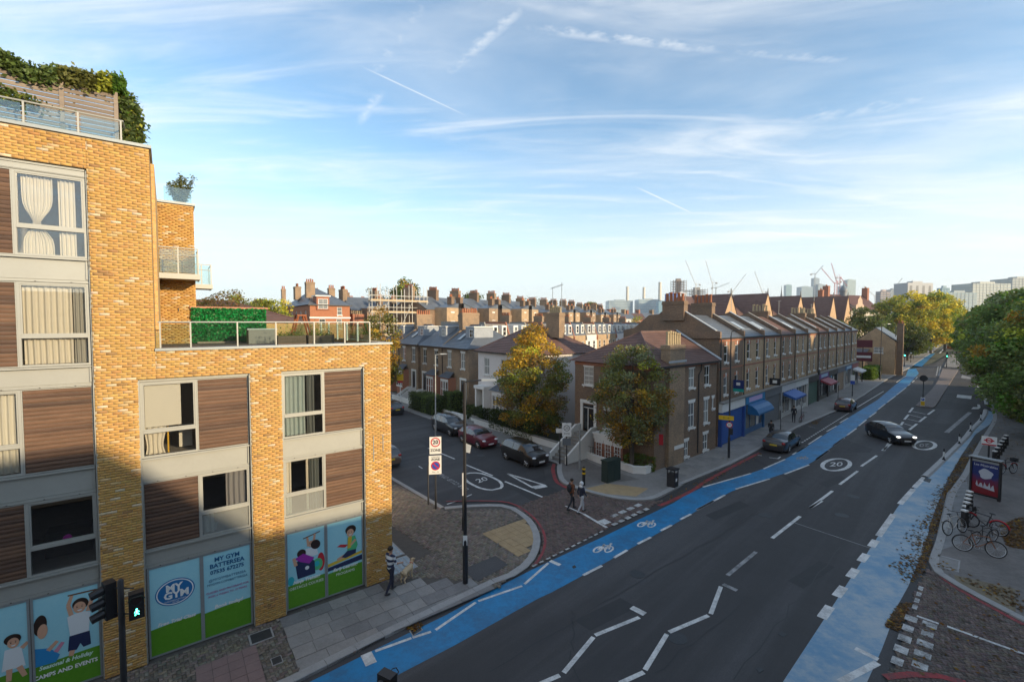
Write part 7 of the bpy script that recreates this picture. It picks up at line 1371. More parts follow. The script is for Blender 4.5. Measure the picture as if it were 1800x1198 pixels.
poster_grad(); b = MB(); b.box(.08, Wp-.08, .085, .099, .2, 2.08); po = b.build('poster', M_post, t); b = MB(); b.box(.08, Wp-.08, .04, .099, 2.081, 2.22); b.build('header', M_galv, t)
b = MB(); b.box(-.05, Wp+.05, -.08, .3, 2.31, 2.38); b.build('canopy', M_galv, t); text('lettering', 'Les Misérables', .19, M_signw, po, (Wp/2, .083, 1.9), depth=.0005, sx=.92)
b = MB(); c_ = (Wp/2+.02, 1.42); b.face([(c_[0]+.3*math.cos(q)*(1+.12*math.sin(5*q)), .0835, c_[1]+.3*math.sin(q)*(1+.1*math.cos(3*q))) for q in np.linspace(0, 2*math.pi, 28, endpoint=False)]); b.build('pale_shape', mat('pale_print', (.45, .47, .52), .35), po); b = MB(); b.face([(.25+i*.055, .0835, .72+.14*math.sin(i*1.9)+(.12 if i % 2 else 0)) for i in range(int((Wp-.5)/.055))]+[(Wp-.25, .0835, .5), (.3, .0835, .62)]); b.build('pale_shape', mat('pale_print', (.45, .47, .52), .35), po)
p = (31.8, 30.04); t = pole('bus_stop', 'bus stop flag with red roundel behind the advert panel', 'bus stop', p, 2.75, .05); t.rotation_euler = (0, 0, aim(p)); b = MB(); b.box(-.36, .36, -.08, -.055, 2.15, 2.75); s1 = b.build('flag', M_signw, t); ring(s1, 'roundel', M_signr, .11, .175, -.083, 2.48, x=0.); b = MB(); b.box(-.24, .24, -.087, -.083, 2.44, 2.52); b.build('roundel_bar', M_signr, s1); b = MB(); b.box(-.34, .34, -.084, -.081, 2.16, 2.24); b.build('flag_strip', M_signr, s1)
# lane wands, island bollard and sign
for p, nm in (((32.54, 33.92), 'nearest'), ((38.2, 38.49), 'second'), ((43.57, 42.88), 'third'), ((49.67, 47.86), 'farthest')):
    t = thing('lane_wand', '%s black and white wand on the cycle lane separator' % nm, 'bollard', (*p, RZ+.1), 0, 'cycle lane wands'); b = MB(); b.lathe([(.11, -.03), (.1, .06), (.05, .1), (.05, .85)], 10); b.build('wand', M_col, t, True); b = MB(); b.cyl(0, 0, .22, .6, .058, n=10); b.build('white_band', M_signw, t)
p = (50.77, 55.91); t = thing('island_bollard', 'yellow and white keep left bollard on the island tip', 'bollard', (*p, .02), aim(p)); b = MB(); b.box(-.2, .2, -.1, .1, 0, 1.05); b.build('body', M_signw, t); b = MB(); b.box(-.19, .19, -.112, -.101, .08, .6); b.build('yellow_face', M_yel, t); ring(t, 'arrow_disc', M_signb, 0, .16, -.113, .84); b = MB(); b.add([(-.1, -.116, .76), (.06, -.116, .9), (.02, -.116, .94), (-.14, -.116, .8)], [(0, 1, 2, 3)]); b.build('arrow', M_signw, t)
p = (55.2, 60.78); t = pole('road_sign', 'black round sign seen from behind on the island', 'road sign', p, 2.9, .05, z=.02); ring(t, 'sign_disc', M_col, 0, .42, -.06, 2.85); b = MB(); b.lathe([(.42, -.02), (.42, .02)], 24); d = b.build('sign_back', M_col, t); d.location = (0, -.03, 2.85); d.rotation_euler = (math.pi/2, 0, 0)
# traffic signals
M_green = mat('green_signal', (.02, .5, .3), .3, emit=((.05, 1.0, .55), 7.0)); M_lens_d = mat('dark_lens', (.03, .02, .02), .2); M_amb = mat('amber_signal', (.5, .2, .02), .3, emit=((1, .35, .05), 4.0))
def signal(label, p, h, rz, lit=True, z=PZ, lens=None):
    t = thing('traffic_light', label, 'traffic light', (p[0], p[1], z), rz); b = MB(); b.lathe([(.085, 0), (.085, .9), (.06, .95), (.055, h)], 10); b.build('post', M_col, t, True); b = MB(); b.box(-.17, .17, -.28, -.08, h-1.0, h+.05); hd = b.build('signal_head', M_ink, t)
    for k in range(3):
        zz_ = h-.14-k*.33; ring(hd, 'lens', (lens or M_green) if (lit and k == 2) else M_lens_d, 0, .1, -.284, zz_, 16); b = MB(); b.tube([(-.11, -.28, zz_+.02), (-.08, -.42, zz_+.09), (0, -.44, zz_+.125), (.08, -.42, zz_+.09), (.11, -.28, zz_+.02)], .012, 4); b.build('visor', M_ink, hd)
    return t
signal('green traffic light on the left pavement far down the road', (93, 107.54), 3.4, aim((93, 107.54))); signal('green traffic light on the island far down the road', (100.36, 104.79), 3.4, aim((100.36, 104.79)), z=.02); signal('dark backed traffic light right of the island signal', (110.62, 112.99), 3.4, aim((110.62, 112.99))+math.pi, z=.02); signal('farthest green traffic light under the trees', (233.49, 243.11), 4.0, aim((233.49, 243.11)))
for p, h, w_, h2, lab in (((113.74, 128.68), 4.2, .9, 1.1, 'large blue direction sign on the far left pavement'), ((151.29, 165.49), 5.0, .9, 1.0, 'second blue direction sign near the bend'), ((103.55, 117.87), 2.6, .35, .3, 'small white plate on a post beside the far signal'), ((128.8, 143.73), 2.8, .8, .4, 'small white sign on the far left pavement')):
    t = pole('direction_sign', lab, 'road sign', p, h, .06); b = MB(); b.box(-w_/2, w_/2, -.1, -.07, h-h2, h); b.build('sign_plate', mat('sign_sky_blue', (.03, .28, .62), .5) if 'blue' in lab else M_signw, t)
# near signals: bottom left pole with pedestrian head, and one head top at the bottom edge
q_ = (-9.66, 10.98); t = thing('traffic_light', 'dark signal post with green pedestrian figure before the gym posters', 'traffic light', (*q_, 0), 0); b = MB(); b.lathe([(.09, 0), (.09, 1.2), (.07, 1.25), (.065, 3.95), (.03, 4.0)], 12); b.build('post', M_col, t, True)
pa = math.atan2(-q_[1], -q_[0]); e = Vector((math.cos(pa+math.pi/2), math.sin(pa+math.pi/2), 0))   # to the viewer's right
hd = bpy.data.objects.new('pedestrian_head', None); 
def headbox(name, off_, z0, z1, w, d, rz): b = MB(); b.box(-w/2, w/2, -d/2, d/2, z0, z1); o = b.build(name, M_ink, t); o.location = off_; o.rotation_euler = (0, 0, rz); return o
h1 = headbox('pedestrian_head', (.36, .02, 0), 3.02, 3.66, .30, .22, math.atan2(-q_[0], q_[1])*-1+.0); h1.rotation_euler = (0, 0, math.atan2(q_[1], q_[0])-math.pi/2); ring(h1, 'lens', M_lens_d, 0, .1, -.113, 3.5, 18)
ring(h1, 'lens', M_lens_d, 0, .1, -.113, 3.2, 18); b = MB(); yy = -.118
b.face([(.018*math.cos(k), yy, 3.272+.018*math.sin(k)) for k in np.linspace(0, 6.28, 10, endpoint=False)])
for A_, B_, w in (((0, 3.25), (0, 3.19), .026), ((0, 3.2), (-.035, 3.13), .016), ((0, 3.2), (.04, 3.135), .016), ((0, 3.245), (-.045, 3.2), .012), ((0, 3.245), (.045, 3.205), .012)):
    dx, dz = B_[0]-A_[0], B_[1]-A_[1]; L = math.hypot(dx, dz); nx, nz = -dz/L*w/2, dx/L*w/2; b.face([(A_[0]+nx, yy-.001, A_[1]+nz), (A_[0]-nx, yy-.001, A_[1]-nz), (B_[0]-nx, yy-.001, B_[1]-nz), (B_[0]+nx, yy-.001, B_[1]+nz)])
b.build('green_figure', M_green, h1); b = MB(); b.tube([(-.16, -.11, 3.5), (-.1, -.2, 3.62), (.1, -.2, 3.62), (.16, -.11, 3.5)], .014, 5); b.build('visor', M_ink, h1)
h2 = headbox('signal_head', (-.33, .05, 0), 3.0, 3.9, .22, .28, 1.0); 
for k in range(3): b = MB(); b.tube([(-.11, 0, 3.74-k*.29), (-.36, 0, 3.69-k*.29)], [.11, .10], 10); b.build('visor', M_ink, h2)
for z in (3.1, 3.75): b = MB(); b.tube([(-.3, .04, z), (.3, .02, z)], .018, 5); b.build('bracket', M_col, t)
t = signal('dark top of a signal head at the bottom edge of the blue lane', (-2.55, 8.55), 3.35, aim((-2.55, 8.55))+math.pi*.75, False)

# ================================================================== rooftops and skyline behind
def simple_window(parent, x, z, w, h, face='f', W=0, y=0., pane=None): return window(parent, x, z, w, h, face, 'sash', sill=False, lintel=False, W=W, y=y, pane=pane)
def gable_end(b, x, y0, y1, z, zr): b.face([(x, y0, z), (x, y1, z), (x, (y0+y1)/2, zr)])
# low tiled roof right behind the terrace of the yellow block
w = LB(-12, 15.5); t = thing('outbuilding', 'low brown roofed building just behind the green screen terrace', 'building', (w[0], w[1], 0), UA); body(t, 12.5, 8, 10.2, (), (), (), M_lbr3); hip_roof(t, 12.5, 8, 10.25, 11.75, M_tile, False, True, 14)
n = 3500; rr1 = np.random.default_rng(44); x = rr1.uniform(-9.5, -3.0, n); y = rr1.normal(17.6, 1.0, n); z = 11.1+rr1.uniform(0, 1, n)*(.9+.45*np.sin(x*1.3)); pts = np.stack([C0[0]+U[0]*x+N[0]*y, C0[1]+U[1]*x+N[1]*y, z], 1); leafmass('roof_creeper', 'brown straggling creeper over the low roof behind the terrace', 'creeper', pts, .13, dict(brown=5, olive=2, rust=1), 45)
# red brick house with mansard and dormer
t = thing('red_brick_house', 'orange red brick house with slate roof and tall chimneys on the left', 'house', (-32.8, 74, 0), UA); W, D, E = 6.4, 19, 13.2
fh = [wh(1.9, 1.0, 9.3, 1.6), wh(4.6, .9, 9.3, 1.6), wh(1.9, 1.0, 5.6, 1.6), wh(4.6, .9, 5.6, 1.6), wh(4.7, .8, 11.6, 1.3)]; body(t, W, D, E, fh, [wh(3+k*3.4, 1.0, 10.6, 1.7) for k in range(5)]+[wh(3+k*3.4, 1.0, 7.2, 1.7) for k in range(5)], (), mat('orange_brick', (.38, .15, .075), .85, var=.5, vscale=2.5, dark=.65))
for c, z, w_, h in ((1.9, 9.3, 1.0, 1.6), (4.6, 9.3, .9, 1.6), (1.9, 5.6, 1.0, 1.6), (4.6, 5.6, .9, 1.6), (4.7, 11.6, .8, 1.3)): window(t, c, z, w_, h, style='sash', lintel=False)
for k in range(5): window(t, 3+k*3.4, 10.6, 1.0, 1.7, 'l', 'sash', lintel=False); window(t, 3+k*3.4, 7.2, 1.0, 1.7, 'l', 'sash', lintel=False)
hip_roof(t, W, D, E+.05, 16.6, M_slate, True, True, 12, inset=3.2); b = MB(); b.box(-.1, W+.1, -.12, -.003, 11.0, 11.25); b.box(-.12, -.003, 0, D, 9.9, 10.15); b.build('stone_band', M_stucco, t)
b = MB(); b.box(1.0, 3.0, -.2, 2.0, 12.4, 14.6); d = b.build('dormer', M_rbr, t); window(d, 2.0, 12.6, 1.5, 1.6, y=-.3, sill=False, lintel=False, style='sash3'); b = MB(); b.box(.8, 3.2, -.35, 2.2, 14.61, 14.8); b.build('dormer_roof', M_stucco, d)
chimney(t, 1.0, 4.0, 14.5, 17.2, 1.4, 1.1, 4, M_lbr); chimney(t, .7, 12, 14.5, 16.9, 1.0, 1.6, 5, M_lbr, along='y'); chimney(t, 5.9, 9, 14, 16.7, 1.1, 1.0, 3, M_lbr); chimney(t, -.4, 18.5, 0, 16.8, .7, .9, 2, M_lbr); chimney(t, 8.2, 1.6, 0, 11.8, 2.0, 1.4, 5, M_rbr, M_pot_b)
# rear terraces running away to the right: pairs with closet wings lit from the right
DR = (.5, .866); DA = math.atan2(.866, .5)
RN = ['nearest pair', 'second pair', 'third pair', 'fourth pair', 'fifth pair', 'sixth pair', 'seventh pair', 'farthest pair']
def rear_pair(label, loc, rz, E=13.6, wins=True, group='rear terraces beyond the gardens', m=None, wide=13.6):
    t = thing('rear_terrace_pair', label, 'house', loc, rz, group); m = m or M_lbr; W, D = wide, 8.0
    b = MB(); wall_holes(b, W, 0, E, ()); b.quad((0, D, 0), (0, 0, 0), (0, 0, E), (0, D, E)); b.quad((W, 0, 0), (W, D, 0), (W, D, E), (W, 0, E)); b.face([(0, 0, E), (0, D/2, E+2.6), (0, D, E)]); b.face([(W, 0, E), (W, D, E), (W, D/2, E+2.6)]); b.build('wall', M_lbr2, t)
    b = MB(); slope(b, (0, -.2, E), (W, -.2, E), (W, D/2, E+2.6), (0, D/2, E+2.6), 10); slope(b, (W, D+.2, E), (0, D+.2, E), (0, D/2, E+2.6), (W, D/2, E+2.6), 8); b.build('roof', M_slate, t)
    for k, xc in enumerate((W*.5-2.6, W*.5+2.6)):
        b = MB(); x0, x1, y0, zt = xc-1.75, xc+1.75, -2.8, E+.35
        b.quad((x0, y0, 0), (x1, y0, 0), (x1, y0, zt), (x0, y0, zt)); b.quad((x0, 0, 0), (x0, y0, 0), (x0, y0, zt), (x0, 0, zt)); b.quad((x1, y0, 0), (x1, 0, 0), (x1, 0, zt), (x1, y0, zt)); wg = b.build('closet_wing', m, t)
        b = MB(); s = 1 if k == 0 else -1; xa, xb = (x0, x1) if k == 0 else (x1, x0); b.face([(xa, y0-.1, zt+.0), (xb, y0-.1, zt+.9), (xb, .0, zt+.9), (xa, .0, zt+.0)]); b.face([(x0, y0, zt-.02), (x1, y0, zt-.02), (xb, y0, zt+.86)]); b.build('wing_roof', M_slate, wg)
        for z in (E-2.1, E-5.2, E-8.2): window(wg, xc, z, .95, 1.5, 'f', 'sash2', y=y0, sill=True, lintel=True)
        for z in (E-2.6, E-5.8): window(t, 1.1 if k == 0 else W-1.1, z, .9, 1.5, 'f', 'sash2', sill=False, lintel=False, y=-.09)
        chimney(wg, xb-s*.5, -1.4, zt, zt+2.1, .9, 1.0, 3, M_lbr2)
    for x in (.0, W*.5): chimney(t, x, D*.5, E+1.6, E+4.0, .8, 2.2, 6, M_lbr2 if x else M_lbr, None, .6, along='y')
    return t
for j in range(8): rear_pair('%s of rear brick terrace houses with lit closet wings' % RN[j], (-15.4+DR[0]*14*j, 81.5+DR[1]*14*j, 0), DA, 12.7+.25*(j % 3), m=M_lbr if j % 2 else M_lbr3)
# house under scaffolding
t = rear_pair('brick house wrapped in scaffolding left of the rear terraces', (-29.5, 83.5, 0), DA-.35, 12.6, group='rear terraces beyond the gardens', wide=12.5)
sc = thing('scaffold', 'pale tube scaffold with boarded lifts round the rear house', 'scaffold', (-26.6, 80.6, 0), DA-.35); b = MB(); M_tube = mat('scaffold_tube', (.55, .54, .50), .45, metal=.4); M_plank = mat('scaffold_board', (.55, .42, .26), .8, var=.4, vscale=2)
for i in range(8):
    for y in (0, -1.2): q = MB(); q.tube([(i*1.5, y-3.4, 0), (i*1.5, y-3.4, 16.2+(i % 2)*.8)], .06, 5); q.build('standard', M_tube, sc)
for z in (2, 4, 6, 8, 10, 12, 13, 14, 15): q = MB(); [q.tube([(-.4, y-3.4, z), (10.9, y-3.4, z)], .05, 5) for y in (0, -1.2)]; q.build('ledger', M_tube, sc)
for z in (4.05, 8.05, 10.05, 12.05, 14.05): q = MB(); q.box(-.2, 10.7, -4.55, -3.45, z, z+.08); q.box(-.2, 10.7, -4.62, -4.58, z+.08, z+.28); q.build('board', M_plank, sc)
for i in (0, 3, 5): q = MB(); q.tube([(i*1.5, -4.65, 8), (i*1.5+3, -4.65, 14)], .05, 5); q.build('brace', M_tube, sc)
t = rear_pair('dark brick pair left of the scaffolded house', (-40, 97, 0), DA-.25, 13.2, group='rear terraces beyond the gardens')
# dormered terrace in the middle distance
MA = math.atan2(.824, .567); M_mans = [mat('mansard_%d' % i, c, .5, var=.4, vscale=1.5, dark=.7) for i, c in enumerate([(.20, .17, .14), (.13, .15, .18), (.10, .115, .14)])]
for j in range(14):
    ox, oy = -3.2+.567*5.2*j, 63.5+.824*5.2*j; t = thing('dormer_house', '%s house from the left in the terrace of mansard dormers' % (ORD+['twelfth', 'thirteenth', 'fourteenth'])[j], 'house', (ox, oy, 0), MA, 'mansard terrace'); W, D, E = 5.2, 9, 7.9
    b = MB(); b.box(0, W, 0, D, 0, E); b.build('wall', M_lbr3 if j % 3 else M_render, t); b = MB(); b.add([(0, -.05, E), (W, -.05, E), (W, .9, E+2.2), (0, .9, E+2.2), (0, D, E+2.35), (W, D, E+2.35)], [(0, 1, 2, 3), (3, 2, 5, 4)]); b.build('mansard', M_mans[j % 3 if j < 7 else 1+j % 2], t)
    for x in (1.5, 3.7): b = MB(); b.box(x-.6, x+.6, .02, 1.2, E+.35, E+2.0); d = b.build('dormer', M_stucco, t); simple_window(d, x, E+.5, .8, 1.3, y=-.08)
    for x in (1.4, 3.8): simple_window(t, x, 5.2, .9, 1.5, y=-.09)
    b = MB(); b.add([(-.15, -.25, E-.4), (.15, -.25, E-.4), (.15, .8, E+2.5), (-.15, .8, E+2.5), (-.15, D, E+2.6), (.15, D, E+2.6), (-.15, -.25, E-1), (.15, -.25, E-1), (.15, D, E-1), (-.15, D, E-1)], [(0, 1, 2, 3), (3, 2, 5, 4), (6, 0, 3, 4, 9), (1, 7, 8, 5, 2), (6, 7, 1, 0)]); b.build('party_wall', M_rbr if j % 2 else M_stone, t)
    if j % 2 == 0: chimney(t, 0, 4.5, E+2.2, E+3.6, .7, 1.8, 5, M_lbr, None, .5, along='y')
# gabled school-like range behind the shops
GA = math.atan2(.63, .78); t = thing('gabled_hall', 'long brown tiled hall with a row of sunlit brick gables behind the shops', 'hall', (30, 82, 0), GA); M_gab = brickmat('gable_brick', (.40, .25, .14), (.46, .30, .17), (.36, .28, .2), sootamt=.15)
b = MB(); b.box(10, 100, 0, 12, 0, 10.8); b.build('wall', M_lbr, t); b = MB(); slope(b, (10, -.2, 10.8), (100, -.2, 10.8), (100, 6, 15.8), (10, 6, 15.8), 16); slope(b, (100, 12.2, 10.8), (10, 12.2, 10.8), (10, 6, 15.8), (100, 6, 15.8), 10); b.face([(10, 0, 10.8), (10, 6, 15.8), (10, 12, 10.8)]); b.face([(100, 0, 10.8), (100, 12, 10.8), (100, 6, 15.8)]); b.build('roof', M_tile, t)
for s_, hw, za in ((15, 3.3, 15.9), (32, 3.3, 16.7), (51, 3.5, 16.9), (60, 2.8, 16.0), (75, 3.5, 17.6), (88, 3.6, 18.2)):
    b = MB(); b.add([(s_-hw, -2.2, 0), (s_+hw, -2.2, 0), (s_+hw, -2.2, 10.6), (s_, -2.2, za), (s_-hw, -2.2, 10.6)], [(0, 1, 2, 3, 4)]); b.quad((s_-hw, 0, 0), (s_-hw, -2.2, 0), (s_-hw, -2.2, 10.6), (s_-hw, 0, 10.6)); g1 = b.build('gable', M_gab, t)
    b = MB(); slope(b, (s_-hw-.2, 6, 10.5), (s_-hw-.2, -2.3, 10.5), (s_, -2.3, za+.1), (s_, 6, za+.1), 10); slope(b, (s_+hw+.2, -2.3, 10.5), (s_+hw+.2, 6, 10.5), (s_, 6, za+.1), (s_, -2.3, za+.1), 10); b.build('gable_roof', M_tile, g1); b = MB(); b.cyl(s_, -2.2, za, za+1.1, .16, .08, 8); b.build('finial', M_stone, g1)
for s_ in (24, 42, 68): b = MB(); b.add([(s_-1.2, 1.2, 11.95), (s_+1.2, 1.2, 11.95), (s_+1.2, 3, 13.45), (s_-1.2, 3, 13.45)], [(0, 1, 2, 3)]); b.v = [(x, y, z+.12) for x, y, z in b.v]; b.build('skylight', M_pblind, t)
chimney(t, 82, 3, 14, 20, 1.2, 1.2, 2, M_rbr)
# mansion with cupola
t = thing('cupola_building', 'long dark red roofed building with cream gable and small cupola', 'building', (141, 196, 0), GA-.25); b = MB(); b.box(0, 30, 0, 14, 0, 15.5); b.build('wall', mat('cream_wall', (.5, .44, .36), .8, var=.4, vscale=.5), t); b = MB(); slope(b, (-.5, -.5, 15.5), (30.5, -.5, 15.5), (30.5, 7, 23), (-.5, 7, 23), 14); slope(b, (30.5, 14.5, 15.5), (-.5, 14.5, 15.5), (-.5, 7, 23), (30.5, 7, 23), 8); b.build('roof', mat('dark_red_tile', (.10, .045, .04), .75, var=.5, vscale=.8), t)
b = MB(); b.add([(10, -.8, 12), (16, -.8, 12), (16, -.8, 18), (14.8, -.8, 18.6), (14.6, -.8, 20.5), (13.8, -.8, 21), (13, -.8, 22.4), (12.2, -.8, 21), (11.4, -.8, 20.5), (11.2, -.8, 18.6), (10, -.8, 18)], [tuple(range(11))]); b.box(10, 16, -.79, 6, 12, 18); gb = b.build('dutch_gable', mat('gable_cream', (.52, .38, .28), .8, var=.4, vscale=.7), t)
for x in (11.4, 13, 14.6): simple_window(gb, x, 15.3, .9, 1.6, y=-.9)
for k in range(8): simple_window(t, 1.5+k*3.8, 11.5, 1.2, 2.0, y=-.09)
b = MB(); b.lathe([(1.4, 22.2), (1.4, 24.4), (1.7, 24.5), (1.7, 24.8), (1.3, 25.9), (.5, 26.8), (.12, 27.1), (.08, 28.3)], 10, 13.5, 6.5); b.build('cupola', mat('lead_dome', (.16, .18, .2), .5), t, True)
for x in (.2, 29.6): chimney(t, x, 6, 19, 26.5, 1.4, 2.4, 3, M_rbr)
# small gabled brick house past the hedge
t = thing('gabled_house', 'small yellow brick gabled house beyond the green hedge', 'house', (75.9, 90.0, 0), VA); body(t, 10, 6.2, 6.6, (), [wh(2.6, 1.5, 4.2, 1.2)], (), M_lbr3); window(t, 2.6, 4.2, 1.5, 1.2, 'l', 'sash2', lintel=False); hip_roof(t, 10, 6.2, 6.65, 9.3, M_slate, False, False, 12); b = MB(); gable_end(b, -.01, 0, 6.2, 6.6, 9.25); b.v = [(p[0], p[1], p[2]) for p in b.v]; b.build('gable', M_lbr3, t); chimney(t, 1.0, -.6, 0, 10.2, .9, 1.0, 2, M_lbr2, along='y'); b = MB(); b.box(-7, -.02, 4.2, 6.1, 0, 3.6); ex = b.build('side_extension', M_lbr3, t); b = MB(); slope(b, (-7.2, 6.3, 3.6), (-7.2, 4.0, 3.6), (-.03, 4.0, 5.0), (-.03, 6.3, 5.0), 8); b.build('extension_roof', M_slate, ex)
for z, h in ((5.2, 1.0), (3.2, 1.5)): p_ = off((60.3, 79), V_, 1.5); b = MB(); 
t = thing('pub_sign', 'maroon twin sign boards on the end of the shop terrace', 'sign', (61.2, 79.2, 0), VA-1.2); [MB().box(-1.3, 1.3, -.06, .06, z0, z1).build('board', mat('maroon_board', (.12, .02, .03), .5), t) for z0, z1 in ((6.0, 7.3), (3.6, 5.2))]; MB().box(-.06, .06, .07, .2, 0, 7.3).build('post', M_col, t); MB().box(-1.1, 1.1, -.075, -.062, 4.2, 4.6).build('board_strip', M_signw, t)
# distant terraces filling the middle distance
rd = np.random.default_rng(77); CN = ['brown', 'grey', 'russet', 'buff', 'dark']
k = 0
for Y_0, n_ in ((205, 6), (260, 7), (330, 8)):
    for i in range(n_):
        px_ = 700+i*(720/n_)+rd.uniform(-25, 25); X_0 = (px_-900)/800*Y_0; L = rd.uniform(38, 62); h = rd.uniform(9.5, 12.5); t = thing('distant_terrace', 'distant %s terrace roof, %s from the left in the %s far row' % (CN[k % 5], (ORD)[i], {205: 'nearest', 260: 'middle', 330: 'last'}[Y_0]), 'terrace', (X_0, Y_0, 0), rd.uniform(-.2, .5), 'distant terraces')
        b = MB(); b.box(0, L, 0, 9, 0, h); b.build('wall', [M_lbr, M_lbr3, M_rbr, M_render, M_lbr2][k % 5], t); b = MB(); slope(b, (0, -.3, h), (L, -.3, h), (L, 4.5, h+3), (0, 4.5, h+3), 5); slope(b, (L, 9.3, h), (0, 9.3, h), (0, 4.5, h+3), (L, 4.5, h+3), 5); b.build('roof', [M_slate, M_slate, M_tile][k % 3], t)
        for c in range(int(L/9)): chimney(t, 4+c*9, 4.5, h+2, h+4.6, .9, 2.4, 0, M_rbr if c % 2 else M_lbr)
        for c in range(int(L/3.2)): simple_window(t, 2+c*3.2, h-2.4, 1.2, 1.7, y=-.09); simple_window(t, 2+c*3.2, h-5.6, 1.2, 1.7, y=-.09)
        k += 1
# power-station chimneys
M_cream2 = mat('cream_concrete', (.62, .57, .47), .8, var=.3, vscale=.05, dark=.85)
for i, (px_, yt, Y_0) in enumerate(((1102, 504, 1250), (1131, 505, 1250), (1159, 496, 1080))):
    p = ((px_-900)/800*Y_0, Y_0); h = 10.3+(567-yt)/800*Y_0; t = thing('power_station_chimney', ['left', 'middle', 'right'][i]+' cream chimney of the power station on the skyline', 'chimney', (*p, 0), 0, 'power station chimneys'); b = MB(); b.lathe([(4.3, 0), (3.9, h*.5), (3.4, h-3), (3.7, h-2.8), (3.7, h-1.6), (3.4, h-1.4), (3.4, h)], 16); b.build('shaft', M_cream2, t, True); b = MB(); [b.lathe([(4.2, z), (4.2, z+.8)], 16) for z in (h*.45, h*.7)]; b.build('bands', M_cream2, t)
# towers
def tower(label, x0, x1, yt, Y_0, c, fl=3.4, style='grid', rz=None, depth=None, name='tower_block', group='skyline towers', base=0., glassc=(.16, .22, .27)):
    X0, X1 = (x0-900)/800*Y_0, (x1-900)/800*Y_0; h = 10.3+(567-yt)/800*Y_0; W = X1-X0; D = depth or W*.7; rz = 0. if rz is None else rz
    t = thing(name, label, 'tower', (X0, Y_0, 0), rz, group); m = mat('tower_%s' % '_'.join('%.2f' % q for q in c), c, .6, var=.3, vscale=.06, dark=.8); gm = mat('tower_glass_%s' % '_'.join('%.2f' % q for q in glassc), glassc, .15, spec=.8, var=.5, vscale=.15, dark=.55)
    b = MB()
    if style == 'frame':
        n = int(h/fl)
        for k in range(n+1): b.box(0, W, 0, D, k*fl, k*fl+.45)
        nx = max(3, int(W/5))
        for i in range(nx+1):
            for y in (0.1, D-.7): b.box(i*(W-.6)/nx, i*(W-.6)/nx+.6, y, y+.6, .46, h)
        b.box(W*.3, W*.62, D*.3, D*.7, 0, h+3); b.build('floors', m, t); return t
    b.box(0, W, 0, D, 0, h); b.build('body', m if style != 'glass' else gm, t)
    n = max(3, int(h/fl)); nx = max(3, int(W/(4.5 if style != 'strip' else 9)))
    if style in ('grid', 'glass'):
        for k in range(n):
            q = MB(); z = (k+.3)*h/n; zz_ = z+h/n*.5
            if zz_ < 8: continue
            q.box(.4, W-.4, -.12, -.02, z, zz_); q.box(-.12, -.02, .4, D-.4, z, zz_); q.build('window_band', gm if style == 'grid' else m, t)
        if style == 'grid':
            q = MB(); [q.box(i*W/nx-.25, i*W/nx+.25, -.3, -.13, 0, h) for i in range(1, nx)]; q.build('mullions', m, t)
    else:
        for i in range(nx): q = MB(); a = (i+.35)*W/nx; q.box(a, a+W/nx*.34, -.2, -.02, h*.25, h*.94); q.build('window_strip', mat('tower_dark_strip', (.07, .08, .09), .3), t)
    q = MB(); q.box(W*.3, W*.7, D*.2, D*.6, h, h+2.5); q.build('plant_room', m, t); return t
tower('unfinished concrete frame tower left of the cranes', 1183, 1206, 492, 900, (.20, .15, .12), style='frame'); tower('lower unfinished frame block beside the cranes', 1214, 1243, 507, 950, (.26, .24, .22), style='frame'); tower('blue hoarded block below the unfinished tower', 1172, 1190, 516, 850, (.03, .10, .36), style='strip', glassc=(.04, .1, .3)); tower('white sheeted block below the unfinished tower', 1191, 1206, 515, 860, (.55, .55, .57), style='strip')
tower('low blue glass building between the chimneys', 1122, 1160, 526, 1010, (.45, .5, .52), style='glass', glassc=(.28, .42, .5)); tower('long low glass roofed building left of the chimneys', 1070, 1112, 528, 1020, (.40, .46, .48), style='glass', glassc=(.3, .4, .45)); tower('pale blue low block right of the chimneys', 1157, 1176, 530, 900, (.3, .42, .5), style='glass', glassc=(.2, .42, .55))
tower('slim teal round topped tower far away', 1380, 1390, 501, 1900, (.2, .33, .35), style='glass', glassc=(.18, .3, .33)); tower('lower left wing of the grey glass tower pair', 1407, 1427, 504, 1500, (.3, .38, .42), style='glass', glassc=(.26, .36, .42)); tower('tall middle shaft of the grey glass tower pair', 1428, 1438, 489, 1520, (.3, .36, .4), style='glass', glassc=(.22, .3, .35)); tower('right wing of the grey glass tower pair', 1436, 1448, 500, 1510, (.32, .38, .42), style='glass', glassc=(.28, .36, .4))
tower('pale green glass tower right of the red cranes', 1487, 1502, 492, 1400, (.36, .44, .44), style='glass', glassc=(.3, .4, .41)); tower('lower glass block beside the pale green tower', 1476, 1488, 503, 1420, (.3, .42, .46), style='glass', glassc=(.26, .4, .46))
tower('small grey block above the yellow trees', 1563, 1582, 509, 900, (0.32, 0.35, 0.35), style='grid'); tower('grey block with dark vertical strips above the yellow trees', 1593, 1643, 497, 620, (0.36, 0.37, 0.38), style='strip', rz=.12, depth=20); tower('blue grey tower at the left end of the pale slab', 1653, 1667, 506, 520, (.24, .36, .42), style='grid', glassc=(.2, .33, .4)); tower('long pale blue slab block on the right skyline', 1666, 1715, 514, 540, (0.29, 0.35, 0.36), style='grid', glassc=(.30, .40, .44)); tower('large pale stepped slab block at far right', 1707, 1782, 498, 560, (0.36, 0.38, 0.35), style='grid', rz=.1, depth=25, glassc=(.34, .40, .41)); tower('end tower of the pale slab at the right edge', 1776, 1830, 489, 600, (0.37, 0.39, 0.37), style='grid', glassc=(.3, .35, .36)); tower('brick red low block above the dark red roof', 1546, 1562, 512, 700, (.4, .3, .27), style='grid')
